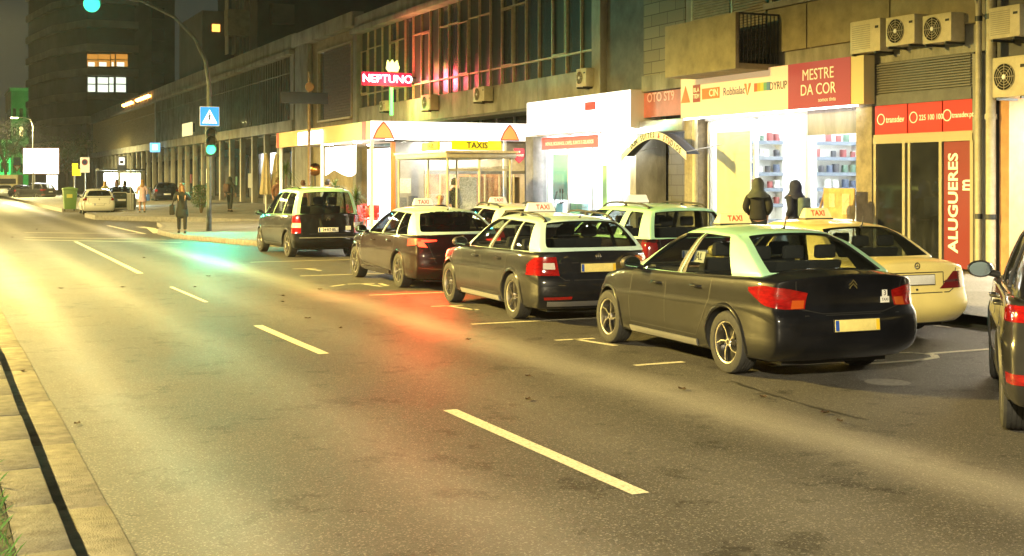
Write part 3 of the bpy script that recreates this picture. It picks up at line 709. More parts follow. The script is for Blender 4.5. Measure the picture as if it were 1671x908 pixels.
WHEELS = {}
def wheel(kind, r, wd, parent, x, y):
    key = (kind, round(r, 3), wd)
    sx = 1 if x > 0 else -1
    if key not in WHEELS:
        rr = r * .66
        t = MB()
        prof = [(rr, -wd*.42), (rr + .012, -wd*.5), (r*.86, -wd*.52), (r*.96, -wd*.47), (r, -wd*.36), (r, -wd*.20), (r-.007, -wd*.19), (r-.007, -wd*.16), (r, -wd*.15),
                (r, -wd*.02), (r-.007, -wd*.01), (r-.007, wd*.02), (r, wd*.03), (r, wd*.16), (r-.007, wd*.17), (r-.007, wd*.20), (r, wd*.21), (r, wd*.36), (r*.96, wd*.47), (r*.86, wd*.52), (rr + .012, wd*.5), (rr, wd*.42)]
        t.lathe(prof, 40, 'x', closed=True)
        q = MB()
        # barrel and lip, outer face towards +x
        q.cur = 0; q.lathe([(rr, -wd*.42), (rr*.96, -wd*.40), (rr*.94, wd*.1), (rr*.93, wd*.34), (rr*.96, wd*.44), (rr + .006, wd*.46), (rr+.004, wd*.42)], 40, 'x')
        q.cur = 1; q.lathe([(.001, wd*.02), (rr*.93, wd*.02)], 32, 'x')
        q.cur = 0; q.lathe([(.001, wd*.36), (rr*.17, wd*.36), (rr*.22, wd*.30), (rr*.24, wd*.05)], 20, 'x')
        n, tw = {'twist': (5, .45), 'five': (5, 0), 'twin': (10, 0), 'cover': (8, .12)}[kind]
        for i in range(n):
            a0 = 2 * math.pi * i / n + (.0 if kind != 'twin' else (.09 if i % 2 else -.09) + 0)
            if kind == 'twin': a0 = 2 * math.pi * (i // 2) / 5 + (.13 if i % 2 else -.13)
            w0, w1 = {'twist': (.30, .16), 'five': (.30, .20), 'twin': (.11, .10), 'cover': (.22, .20)}[kind]
            for lay, (da, dw, dx, mi) in enumerate([(0, 1., 0, 0)] + ([(.16, .7, -.012, 1)] if kind == 'twist' else [])):
                q.cur = mi
                P = []
                for (f, ww) in ((.15, w0), (.55, (w0 + w1) * .5), (.97, w1 * 1.0)):
                    for sgn in (-1, 1):
                        a = a0 + da + tw * (f - .15) * 1.2 + sgn * ww * dw * .5 * (.3 / max(f, .3) if kind != 'cover' else 1)
                        xo = wd * (.36 + .05 * f) + dx
                        P.append((xo, f * rr * math.cos(a), f * rr * math.sin(a))); P.append((xo - .035, f * rr * math.cos(a), f * rr * math.sin(a)))
                q.add(P, [(0,2,6,4),(4,6,10,8),(1,5,7,3),(5,9,11,7),(0,4,5,1),(4,8,9,5),(2,3,7,6),(6,7,11,10),(0,1,3,2),(8,10,11,9)])
        q.cur = 1
        q.lathe([(.001, wd*.375), (rr*.10, wd*.375), (rr*.11, wd*.35)], 12, 'x')
        to = t.build('wheel', M_TYRE, None, smooth=30); ro = q.build('rim', [M_RIM, M_RIMDARK], None, smooth=30)
        WHEELS[key] = (to.data, ro.data); bpy.data.objects.remove(to); bpy.data.objects.remove(ro)
    a, b = WHEELS[key]
    wo = link('wheel', a, parent, (x, y, r), (random.uniform(0, 6), 0, 0 if sx > 0 else math.pi))
    link('rim', b, wo)
    return wo

def car(name, label, cat, loc, yaw, c, group=None):
    root = thing(name, label, cat, (loc[0], loc[1], loc[2] if len(loc) > 2 else 0), -R(yaw), group)
    W, H, wb, ro, fo, r = c['W'] / 2, c['H'], c['wb'], c['ro'], c['fo'], c['r']
    yr, yf = -ro, wb + fo; L = yf - yr
    zb = c.get('zb', .20); belt = c['belt']; shoulder = c['shoulder']; top = c['top']; rp = c['rear']
    fp = c.get('front', [(.2, .12), (.35, .02), (.5, 0), (.65, .05), (.8, .16)])
    plan = c.get('plan', [(0, .94), (.2, .98), (.5, 1.0), (1.3, 1.0), (L - 1.2, 1.0), (L - .6, .96), (L - .2, .88), (L, .78)])
    tumb = c.get('tumb', [(0, .93), (.08, .975), (.28, .998), (.5, 1.0), (.62, 1.0), (.66, .984), (.80, .982), (.94, .962), (.98, .945), (1., .915)])
    us = [-1, -.93, -.8, -.6, -.35, 0, .35, .6, .8, .93, 1]
    ny = c.get('ny', 30); vs = [0, .01, .03] + [.03 + .94 * i / ny for i in range(1, ny)] + [.97, .99, 1]
    ws = [0, .04, .15, .28, .42, .55, .62, .66, .76, .86, .94, .98, 1]
    crv, crf = c.get('crv', .13), c.get('crf', .30)
    def P(u, v, q):
        y0 = yr + L * v; s0 = y0 - yr
        hw = W * interp(plan, s0) * interp(tumb, q)
        zs = interp(shoulder, y0); zt = interp(top, y0)
        z = zb + (zs - zb) * q + (zt - zs) * (1 - abs(u) ** 2.5) * max(0, (q - .85) / .15)
        if v < .1: z += -.0
        wr = max(0, 1 - s0 / .9) ** 1.5; wf = max(0, 1 - (L - s0) / .9) ** 1.5
        au = abs(u)
        y = y0 + wr * (interp(rp, z) + crv * au ** 4) - wf * (interp(fp, z) + crf * au ** 2.6)
        return (u * hw, y, z)
    V, Fs = cubemesh(us, vs, ws, P)
    ms = [c['paint'], M_BLACKPL]
    body = mesh_obj('body', V, Fs, ms, None)
    m = body.modifiers.new('s', 'SUBSURF'); m.levels = 1; m.render_levels = 1
    apply_mods(body)
    whole = bvh_of(body)
    # wheel arches
    cm = MB(); R_ = r + .045
    for yy in (0, wb):
        for sx in (-1, 1):
            cm.lathe([(0.0001, sx * (W - .30)), (R_, sx * (W - .30)), (R_, sx * (W + .2)), (.0001, sx * (W + .2))], 36, 'x', (0, yy, r + .01))
    cut = cm.build('cutter', M_BLACKPL)
    m = body.modifiers.new('b', 'BOOLEAN'); m.object = cut; m.operation = 'DIFFERENCE'; m.solver = 'EXACT'
    apply_mods(body); bpy.data.objects.remove(cut)
    me = body.data
    if len(me.polygons) < 200:      # boolean failed: fall back to the uncut hull
        print('BOOLEAN FAILED', name)
    me.materials.clear()
    for q in ms: me.materials.append(q)
    for p in me.polygons:
        ce = p.center; p.material_index = 0
        for yy in (0, wb):
            d = math.hypot(ce.y - yy, ce.z - r - .01)
            if d < R_ + .003 and abs(ce.x) > W - .34 and (abs(p.normal.x) < .55 or abs(ce.x) < W - .25): p.material_index = 1
        if ce.z < zb + .012: p.material_index = 1
    me.shade_smooth(); me.set_sharp_from_angle(angle=R(34))
    body.parent = root
    bv = whole
    # wheels
    for yy in (0, wb):
        for sx in (-1, 1): wheel(c.get('wheel', 'five'), r, .205, root, sx * (W - .125), yy)
    # arch lips
    for yy in (0, wb):
        for sx in (-1, 1):
            V = []; n = 20
            for i in range(n + 1):
                a = R(-12) + R(204) * i / n
                for rad, out in ((R_ - .012, .004), (R_ + .004, .014), (R_ + .028, .006), (R_ + .034, -.006)):
                    o, d = Vector((sx * 3, yy + rad * math.cos(a), max(zb + .012, r + .01 + rad * math.sin(a)))), Vector((-sx, 0, 0))
                    h = bv.ray_cast(o, d); x = h[0].x if h[0] is not None else sx * W * .97
                    V.append((x + sx * out, o.y, o.z))
            Fs = [(4*i+k, 4*i+k+1, 4*i+k+5, 4*i+k+4) for i in range(n) for k in range(3)]
            mb = MB(); mb.add(V, Fs); mb.build('wheel_arch', c.get('arch', c['paint']), root, smooth=50)
    # ---------------- cabin
    k = c['cab']; cb = belt
    yF, yR = k['yF'], k['yR']            # (base, top)
    bl = k.get('lines')                  # window grid: rear end, pillars..., front end in v
    uw = k.get('uw', .90)
    zro = k['roof']                      # [(y, z)]
    wbm, wtp = k['wb'], k['wt']
    def PC(u, v, q, ins=0.):
        yb = yR[0] + (yF[0] - yR[0]) * v; yt = yR[1] + (yF[1] - yR[1]) * v
        qq = q; y = yb + (yt - yb) * (qq ** 1.0)
        z0 = interp(belt, y) - .012 if q < .05 else interp(belt, yb + (yt - yb) * .0)
        zt = interp(zro, yt)
        z = z0 + (zt - z0) * q
        hw = wbm + (wtp - wbm) * (max(q, 0.) ** 1.35)
        hw *= interp(k.get('plan', [(0, .955), (.12, .99), (.3, 1), (.75, 1), (1, .93)]), v)
        au = abs(u)
        z -= k.get('crown', .055) * au ** 3 * max(0, (q - .7) / .3)
        q = max(q, 0.)
        y += (k.get('crR', .10) * au ** 2.2) * max(0, 1 - v / .12) - (k.get('crF', .16) * au ** 2.2) * max(0, 1 - (1 - v) / .12)
        if q > .999: hw *= .985
        p = Vector((u * hw, y, z))
        if ins:
            p.x -= math.copysign(ins, u) * (1 if au > .99 else 0)
            if v < .001: p.y += ins
            if v > .999: p.y -= ins * 2
        return p
    lines = k['lines']; e = .012
    vset = {0, 1, .012, .988}
    for a, b in lines: vset |= {a, a + e, b - e, b}
    vv = sorted(vset); fill = []
    for a, b in zip(vv, vv[1:]):
        fill.append(a); n = int((b - a) / .07)
        fill += [a + (b - a) * (i + 1) / (n + 1) for i in range(n)]
    vv = fill + [1]
    q0, q1 = k.get('q', (.06, .90)); rq0, rq1 = k.get('rq', (.06, .93)); fq1 = .93
    wv = sorted({0, q0, q0 + .05, .3, .5, .7, q1 - .06, q1, rq0, rq1, 1, .97})
    uu = [-1, -uw, -uw + .07, -.5, 0, .5, uw - .07, uw, 1]
    def keep(side, u, v, q):
        if side == 'bottom': return False
        if side in ('left', 'right'): return not (q0 < q < q1 and any(a < v < b for a, b in lines))
        if side == 'rear': return not (rq0 < q < rq1 and abs(u) < uw)
        if side == 'front': return not (q0 < q < fq1 and abs(u) < uw)
        return True
    V, Fs = cubemesh(uu, vv, wv, PC, keep)
    cab = mesh_obj('cabin_roof', V, Fs, [c['roofpaint']], None, 30)
    cab.data.materials.append(M_BLACKPL)
    m = cab.modifiers.new('s', 'SUBSURF'); m.levels = 2; m.render_levels = 2
    m = cab.modifiers.new('t', 'SOLIDIFY'); m.thickness = .03; m.offset = -1; m.material_offset = 1; m.material_offset_rim = 1
    apply_mods(cab); cab.data.shade_smooth(); cab.data.set_sharp_from_angle(angle=R(32)); cab.parent = root
    Vc, Fc = cubemesh([-1, -.9, -.5, 0, .5, .9, 1], [0] + [i / 20 for i in range(1, 20)] + [1], [0, .25, .5, .75, 1], PC)
    cbv = BVHTree.FromPolygons([Vector(p) for p in Vc], Fc)
    gmat = c.get('glass', M_GLASS); gr = c.get('rearglass', gmat)
    def pane(nm, side, v0, v1, w0, w1, m_, ins=.014):
        mb = MB()
        if side in ('left', 'right'):
            sgn = -1 if side == 'left' else 1
            mb.grid(lambda a, b: PC(sgn, v0 + (v1 - v0) * a, w0 + (w1 - w0) * b, ins), 8, 5)
        elif side == 'rear': mb.grid(lambda a, b: PC(-uw * 1.03 + 2.06 * uw * a, 0, w0 + (w1 - w0) * b, ins), 10, 5)
        else: mb.grid(lambda a, b: PC(-uw * 1.03 + 2.06 * uw * a, 1, w0 + (w1 - w0) * b, ins), 10, 5)
        return mb.build(nm, m_, root, smooth=60)
    for side in ('left', 'right'):
        for a, b in lines: pane('side_window', side, a - .008, b + .008, q0 - .02, q1 + .02, gmat)
        for (a, b) in k.get('pillars', []):
            sgn = -1 if side == 'left' else 1
            mb = MB(); mb.grid(lambda s, t: PC(sgn, a + (b - a) * s, q0 - .02 + (q1 - q0 + .03) * t, -.005), 2, 5)
            o = mb.build('window_pillar', k.get('pillarmat', M_BLACKPL), root)
            m = o.modifiers.new('t', 'SOLIDIFY'); m.thickness = .008
    pane('rear_window', 'rear', 0, 0, rq0 - .01, rq1 + .02, gr); pane('windscreen', 'front', 0, 0, q0 - .02, fq1 + .02, gmat)
    # ---------------- cabin inside
    yc = yF[0] - .75; zc = interp(belt, wb * .5)
    mb = MB(); mb.box((-W * .82, yR[0] + .12, zc - .02), (W * .82, yF[0] - .25, zc + .012)); mb.build('cabin_floor', M_SEAT, root)
    mb = MB(); mb.box((-W * .8, yF[0] - .55, zc - .02), (W * .8, yF[0] - .2, zc + .04)); mb.build('dashboard', M_BLACKPL, root, bevel=.03)
    ht = H - zc
    for (yy, xs) in ((yF[0] - 1.35, (-.36, .36)), (k.get('bench', 0.25), (-.40, 0, .40))):
        for x in xs:
            s = MB(); s.prism([(yy - .02, zc - .05), (yy + .12, zc - .05), (yy + .02, zc + ht * .30), (yy - .10, zc + ht * .30)], x - .22, x + .22, 'x')
            so = s.build('seat', M_SEAT, root, bevel=.03)
            hd = MB(); hd.prism([(yy - .12, zc + ht * .34), (yy - .03, zc + ht * .34), (yy - .04, zc + ht * .62), (yy - .12, zc + ht * .62)], x - .12, x + .12, 'x')
            hd.build('headrest', M_SEAT, so, bevel=.03)
    # ---------------- trim on the body
    hb = c.get('doors', [wb - .62, wb * .5 + .05, .42]); zlo = zb + .13
    for sx in (-1, 1):
        cs = cast_side(sx)
        def bz(y): return interp(shoulder, y) - .02
        strip(bv, [(hb[0], zlo), (hb[0] + .03, .55), (hb[0] - .02, bz(hb[0]))], cs, .012, 'door_seam', M_INK, root)
        strip(bv, [(hb[1], zlo), (hb[1], bz(hb[1]))], cs, .012, 'door_seam', M_INK, root)
        strip(bv, [(hb[2] - .02 + .12, zlo), (hb[2] - .02, .48), (hb[2] - .16, .72), (hb[2] - .20, bz(hb[2]))], cs, .012, 'door_seam', M_INK, root)
        strip(bv, [(hb[0], zlo), (hb[2] + .10, zlo)], cs, .012, 'door_seam', M_INK, root)
        skin_patch(bv, [[(hb[2] + .10, zb + .015), (hb[0] + .02, zb + .015)], [(hb[2] + .08, zb + .085), (hb[0] + .02, zb + .085)]], cs, 'side_sill', c.get('sill', c['paint']), root, off=.02, depth=.05, nv=3)
        for yy in (hb[1] + .12 + .0, hb[2] + .02):
            zh = interp(shoulder, yy) - .13; o, d = cs(yy, zh); h = bv.ray_cast(o, d)
            if h[0] is not None:
                x = h[0].x
                mb = MB(); mb.tube([(x - sx * .01, yy - .02, zh), (x + sx * .035, yy, zh), (x + sx * .038, yy + .14, zh + .005), (x - sx * .01, yy + .165, zh + .005)], .014, 8)
                mb.build('door_handle', c.get('handle', c['paint']), root, smooth=60)
        # belt moulding
        strip(bv, [(yR[0] + (.25 if c.get('sedan') else .3), interp(belt, yR[0]) - .03), (0.5, interp(shoulder, .5) - .015), (1.2, interp(shoulder, 1.2) - .015), (yF[0] - .1, interp(shoulder, yF[0] - .1) - .015)], cs, .014, 'belt_trim', c.get('belttrim', M_BLACKPL), root, off=.006)
        # mirror
        ym, zm = yF[0] - .42, interp(shoulder, yF[0] - .4) + .075
        mb = MB(); mb.lathe([(.001, -.075), (.055, -.07), (.088, -.03), (.095, .03), (.085, .06), (.001, .062)], 16, 'y')
        for i, p in enumerate(mb.v): mb.v[i] = (p[0] * 1.25, -p[1], p[2] * .85)
        mo = mb.build('wing_mirror', c.get('mirror', M_BLACKPL), root, smooth=50, loc=(sx * (W + .085), ym, zm))
        g = MB(); g.lathe([(.001, -.0635), (.078, -.0635)], 16, 'y')
        for i, p in enumerate(g.v): g.v[i] = (p[0] * 1.25, p[1], p[2] * .85)
        g.build('mirror_glass', M_MIRR, mo)
        a = MB(); a.tube([(-sx * .07, 0, -.03), (-sx * .17, .03, -.06)], [.035, .03], 8); a.build('mirror_arm', M_BLACKPL, mo, smooth=50)
        # headlights
        skin_patch(bv, [[(sx * W * .45, .60), (sx * W * .86, .62)], [(sx * W * .5, .70), (sx * W * .84, .76)]], lambda x, z: (Vector((x, yf + 2, z)), Vector((0, -1, 0))), 'headlight', M_CLEAR, root, nv=4)
    # rear: tail lights
    for sx in (-1, 1):
        for it, t in enumerate(c['tails']):
            f = cast_round(sx, t.get('x0', W - .35), t.get('y0', yr + .45))
            o = skin_patch(bv, [t['lo'], t['hi']], f, 'tail_light', t['m'], root, off=.008 + .003 * it, depth=.03, nv=5, cols=14)
    for t in c.get('rearpatches', []):
        skin_patch(bv, [t['lo'], t['hi']], cast_rear, t['n'], t['m'], root, off=t.get('off', .006), depth=t.get('d', .014), nv=3, cols=12)
    for s in c.get('rearlines', []): strip(bv, s, cast_rear, .012, 'tailgate_seam', M_INK, root)
    # number plate
    if 'plate' in c:
        p = c['plate']; h = bv.ray_cast(*cast_rear(0, p['z'])); yy = h[0].y; tl = p.get('tilt', 0)
        mb = MB(); mb.box((-.26, -.006, -.056), (.26, .006, .056))
        po = mb.build('number_plate', p['m'], root, bevel=.003, loc=(p.get('x', 0), yy - .02, p['z']), rot=(R(-tl), 0, 0))
        b = MB(); b.box((-.255, -.0085, -.05), (-.215, -.005, .05)); b.build('blue_band', M_BLUE, po)
        if p.get('m') is M_PLATE_Y:
            b = MB(); b.box((.218, -.0085, -.05), (.255, -.005, .05)); b.build('yellow_band', mat('plate_yellow', (.75, .5, .03), .4), po)
        if p.get('t'): text('plate_number', p['t'], M_INK, po, (.015, -.008, 0), RB, .105, .001, sx=.88, bold=.001)
        fr = MB(); fr.box((-.27, .0, -.064), (.27, .012, .064)); fr.build('plate_frame', M_BLACKPL, po)
    # badge
    if 'badge' in c:
        kind, z = c['badge']; x = 0
        h = bv.ray_cast(*cast_rear(0, z)); cc = cbv.ray_cast(*cast_rear(0, z)) if z > 1.1 else (None,)
        yy = h[0].y if h[0] is not None else (cc[0].y if cc[0] is not None else yr)
        mb = MB()
        if kind == 'chevrons':
            for dz in (0, .032):
                mb.prism([(-.045, -.035 + dz), (0, .008 + dz), (.045, -.035 + dz), (.045, -.015 + dz), (0, .028 + dz), (-.045, -.015 + dz)], -.012, 0, 'y')
        else:
            mb.lathe([(.030, -.008), (.038, -.012), (.042, -.006), (.040, 0)], 24, 'y')
            if kind == 'star':
                for a in (90, 210, 330):
                    ca, sa = math.cos(R(a)), math.sin(R(a))
                    mb.prism([(-.006 * sa, .006 * ca), (.034 * ca, .034 * sa), (.006 * sa, -.006 * ca)], -.012, 0, 'y')
            else:
                mb.lathe([(.001, -.008), (.022, -.008), (.022, 0)], 12, 'y'); mb.prism([(-.004, -.03), (.012, .0), (-.004, .03)], -.014, -.006, 'y')
        mb.build('badge', M_CHROME, root, loc=(0, yy - .012, z))
    # taxi roof sign
    if 'sign' in c:
        s = c['sign']; ys = s.get('y', 1.0); zz = interp(zro, ys) - .01
        mb = MB(); a, b, hh, dd = .25 * s.get('w', 1), .20 * s.get('w', 1), .135 * s.get('h', 1), .07
        mb.add([(-a,-dd,0),(a,-dd,0),(a,dd,0),(-a,dd,0),(-b,-dd*.45,hh),(b,-dd*.45,hh),(b,dd*.45,hh),(-b,dd*.45,hh)], [(0,3,2,1),(4,5,6,7),(0,1,5,4),(1,2,6,5),(2,3,7,6),(3,0,4,7)])
        so = mb.build('roof_sign', s['m'], root, bevel=.012, loc=(s.get('x', 0), ys, zz + .02), rot=(0, 0, R(s.get('rot', 0))))
        ft = MB(); ft.box((-a, -dd - .02, -.02), (a, dd + .02, 0.002)); ft.build('sign_foot', M_BLACKPL, so)
        if s.get('t'): text('lettering', s['t'], M_SIGNRED, so, (s.get('tx', 0), -dd * .76, hh * .48), (R(90 - 13), 0, 0), hh * .78, .002, sx=.95, bold=.002)
    if c.get('rails'):
        for sx in (-1, 1):
            xr = wtp * .86; y0, y1 = c['rails']; zz = lambda y: (cbv.ray_cast(Vector((sx * xr, y, 3)), Vector((0, 0, -1)))[0] or Vector((0, 0, H))).z
            mb = MB(); n = 12; pts = []
            for i in range(n + 1):
                y = y0 + (y1 - y0) * i / n; e_ = min(1, min(i, n - i) / 2); pts.append((sx * xr, y, zz(y) + .012 + .045 * math.sin(e_ * math.pi / 2)))
            mb.tube(pts, .016, 8)
            for i in (0, n // 2, n): mb.tube([(sx * xr, pts[i][1], zz(pts[i][1]) - .01), pts[i]], [.035, .02], 8)
            mb.build('roof_rail', c.get('railmat', M_BLACKPL), root, smooth=60)
    if c.get('antenna'):
        y0, ln, x0 = c['antenna']; z0 = interp(zro, y0) - .01
        mb = MB(); mb.tube([(x0, y0, z0), (x0, y0 - .03, z0 + .03), (x0, y0 - ln * .45, z0 + ln)], [.022, .008, .003], 8); mb.build('antenna', M_BLACKPL, root, smooth=60)
    # exhaust underside
    mb = MB(); mb.box((-W * .7, yr + .35, zb - .05), (W * .7, yf - .5, zb + .02)); mb.build('underbody', M_BLACKPL, root)
    return root, bv, cbv

FL = lambda z: z
SEDAN = dict(sedan=True, W=1.76, H=1.47, wb=2.65, ro=.98, fo=.80, r=.315, wheel='twist', paint=M_BLACKPAINT, roofpaint=M_GREEN,
    belt=[(-.98, 1.04), (0, .985), (1.2, .955), (2.2, .95), (3.4, .80)],
    shoulder=[(-.98, .98), (-.5, 1.00), (0, .985), (1.2, .95), (2.2, .93), (2.9, .83), (3.45, .66)],
    top=[(-.98, 1.04), (-.6, 1.085), (-.4, 1.07), (0, 1.0), (1.2, .96), (2.15, 1.0), (2.7, .94), (3.2, .83), (3.45, .70)],
    rear=[(.2, .22), (.26, .10), (.32, .02), (.42, .0), (.62, .0), (.67, .02), (.69, .07), (.80, .09), (.95, .07), (1.03, .03), (1.09, .06)], crv=.11,
    cab=dict(yF=(2.28, 1.30), yR=(-.62, .10), roof=[(-.1, 1.405), (.3, 1.445), (.8, 1.47), (1.2, 1.455), (1.5, 1.41)], wb=.795, wt=.575,
        lines=[(.205, .555), (.565, .91)], pillars=[(.53, .59)], uw=.88, q=(.015, .90), rq=(.05, .95), bench=.15),
    tails=[dict(lo=[(100, .87), (66, .745), (36, .715), (10, .72)], hi=[(101, .905), (66, .935), (36, .915), (5, .87)], m=M_RED, x0=.46, y0=-.50), dict(lo=[(30, .72), (12, .725)], hi=[(28, .80), (10, .80)], m=M_AMBERDK, x0=.46, y0=-.503)],
    plate=dict(z=.555, m=M_PLATE_Y, tilt=4), badge=('chevrons', .93), doors=[2.03, 1.22, .47],
    rearlines=[[(-.80, .655), (.80, .655)], [(-.62, .985), (-.58, .72), (-.35, .67), (.35, .67), (.58, .72), (.62, .985)]],
    sign=dict(y=1.15, m=M_SIGNLIT, t='TAXI', w=.85, h=.85, x=-.05), antenna=(.25, .16, 0.), sill=mat('sill_chrome', (.45, .45, .45), .3, .8))
def variant(base, **kw):
    d = dict(base); cabk = kw.pop('cab', None); d.update(kw)
    if cabk: q = dict(base['cab']); q.update(cabk); d['cab'] = q
    return d
OCTAVIA = variant(SEDAN, W=1.81, H=1.475, wb=2.68, ro=1.02, fo=.90, r=.32, wheel='twin', sedan=False, paint=mat('charcoal_car_paint', (.0095, .0105, .014), .4, coat=1., noise=.4, scale=3, spec=.12), roofpaint=M_WHITEGREEN,
    belt=[(-1.02, .99), (0, .97), (1.2, .955), (2.2, .95), (3.4, .80)],
    shoulder=[(-1.02, .96), (0, .965), (1.2, .95), (2.2, .93), (2.95, .85), (3.58, .70)],
    top=[(-1.02, .99), (0, .985), (1.2, .96), (2.15, 1.0), (2.7, .95), (3.3, .85), (3.58, .74)],
    rear=[(.2, .16), (.28, .07), (.36, .01), (.5, .0), (.62, .015), (.66, .07), (.85, .075), (.99, .09)], crv=.15,
    plan=[(0, .93), (.25, .98), (.6, 1.), (1.3, 1.0), (3.4, 1.0), (4.0, .96), (4.4, .88), (4.6, .78)],
    cab=dict(yF=(2.28, 1.30), yR=(-.93, -.50), roof=[(-.6, 1.40), (0, 1.45), (.8, 1.475), (1.2, 1.46), (1.5, 1.42)], wb=.82, wt=.60,
        lines=[(.145, .33), (.345, .605), (.615, .91)], pillars=[(.32, .355), (.58, .635)], uw=.90, q=(.015, .88), rq=(.10, .95), bench=.25, crR=.14),
    tails=[dict(lo=[(88, .66), (55, .66), (30, .66), (6, .66)], hi=[(88, .80), (60, .90), (30, .91), (12, .91)], m=M_RED, x0=.52, y0=-.52), dict(lo=[(38, .745), (14, .745)], hi=[(38, .83), (16, .83)], m=M_CLEAR, x0=.52, y0=-.524),
           dict(lo=[(40, .33), (-5, .34)], hi=[(40, .37), (-5, .38)], m=M_RED, x0=.45, y0=-.5)],
    plate=dict(z=.76, m=M_PLATE_Y, tilt=3), badge=('ring', .92), doors=[2.06, 1.22, .40],
    rearlines=[[(-.64, .92), (-.58, .66), (-.5, .60), (.5, .60), (.58, .66), (.64, .92)], [(-.55, .83), (.55, .83)]],
    rearpatches=[dict(n='bumper_trim', lo=[(-.7, .24), (.7, .24)], hi=[(-.72, .31), (.72, .31)], m=mat('bumper_alloy', (.4, .4, .42), .35, .7), off=.008, d=.03)],
    sign=dict(y=1.05, m=M_SIGNLITW, t='TAXI', w=.95, tx=.03), rails=(-.35, 1.35), antenna=(-.35, .06, 0.), sill=mat('sill_grey', (.22, .22, .22), .4), belttrim=M_CHROME)
COROLLA = variant(OCTAVIA, W=1.79, H=1.46, wb=2.70, ro=1.06, fo=.89, r=.315, wheel='cover', paint=M_DARKRED, roofpaint=M_WHITEGREEN,
    rear=[(.2, .18), (.30, .07), (.42, .0), (.6, .0), (.72, .03), (.76, .06), (.9, .09), (1.0, .13)],
    cab=dict(yF=(2.35, 1.25), yR=(-.90, -.30), roof=[(-.5, 1.375), (0, 1.43), (.8, 1.46), (1.2, 1.45), (1.5, 1.40)], lines=[(.17, .345), (.36, .605), (.62, .92)], pillars=[(.585, .63)], wb=.81, wt=.585, uw=.91),
    tails=[dict(lo=[(92, .78), (55, .80), (30, .85), (0, .865)], hi=[(92, .91), (60, .92), (30, .915), (-4, .90)], m=M_TAIL, x0=.50, y0=-.55),
           dict(lo=[(34, .86), (10, .865), (-4, .875)], hi=[(38, .90), (10, .892), (-4, .892)], m=M_BRAKE, x0=.50, y0=-.555),
           dict(lo=[(42, .78), (20, .765)], hi=[(46, .87), (32, .87)], m=M_BRAKE, x0=.50, y0=-.558)],
    plate=dict(z=.66, m=M_PLATE_Y, tilt=3), badge=('ring', .945), rearpatches=[], rails=None, antenna=(-.25, .06, 0.), glass=M_GLASSD,
    rearlines=[[(-.64, .95), (-.6, .72), (-.52, .50), (.52, .50), (.6, .72), (.64, .95)]], sign=dict(y=1.10, m=M_SIGNLITW, t='TAXI', w=.8, rot=0), sill=M_DARKRED, belttrim=M_CHROME)
BERLINGO = variant(OCTAVIA, W=1.81, H=1.78, wb=2.73, ro=.72, fo=.93, r=.325, wheel='cover', paint=M_BLACKPAINT, roofpaint=M_GREEN, zb=.24,
    belt=[(-.72, 1.10), (0, 1.09), (1.2, 1.07), (2.6, 1.03), (3.5, .9)],
    shoulder=[(-.72, 1.09), (0, 1.08), (1.2, 1.06), (2.6, 1.0), (3.1, .94), (3.66, .78)],
    top=[(-.72, 1.11), (0, 1.09), (1.2, 1.07), (2.6, 1.07), (3.1, 1.0), (3.4, .93), (3.66, .80)],
    rear=[(.24, .10), (.32, .02), (.45, .0), (.56, .01), (.60, .05), (.9, .06), (1.1, .07)], crv=.10,
    plan=[(0, .97), (.25, .99), (.6, 1.), (1.3, 1.0), (3.1, 1.0), (3.7, .96), (4.1, .88), (4.38, .78)],
    cab=dict(yF=(2.75, 1.55), yR=(-.645, -.52), roof=[(-.6, 1.73), (0, 1.77), (.8, 1.785), (1.4, 1.76), (1.7, 1.70)], wb=.84, wt=.67,
        lines=[(.09, .34), (.36, .62), (.635, .93)], pillars=[(.33, .37), (.60, .65)], uw=.88, q=(.015, .84), rq=(.02, .88), bench=.35, crR=.09, crown=.07),
    tails=[dict(lo=[(78, .62), (20, .62)], hi=[(78, .76), (20, .76)], m=M_RED, x0=.62, y0=-.42), dict(lo=[(78, .762), (20, .762)], hi=[(78, .875), (20, .875)], m=M_CLEAR, x0=.62, y0=-.42),
           dict(lo=[(78, .877), (20, .877)], hi=[(78, 1.06), (30, 1.06)], m=M_RED, x0=.62, y0=-.42)],
    plate=dict(z=.70, m=M_PLATE_W, tilt=2, t='24·RT·85', x=.0), badge=('chevrons', .97), doors=[2.15, 1.15, .42],
    rearlines=[[(-.70, 1.06), (-.68, .60), (.68, .60), (.70, 1.06)]],
    rearpatches=[dict(n='sticker', lo=[(.46, .69), (.60, .69)], hi=[(.46, .79), (.60, .79)], m=M_PLATE_W, off=.004, d=.006), dict(n='bumper_strip', lo=[(-.74, .50), (.74, .50)], hi=[(-.74, .515), (.74, .515)], m=mat('sill_grey', (.22,)*3, .4), off=.012)],
    rails=(-.1, 1.3), antenna=None, sill=M_BLACKPL)
BERLINGO.pop('sign'); BERLINGO['handle'] = M_BLACKPL
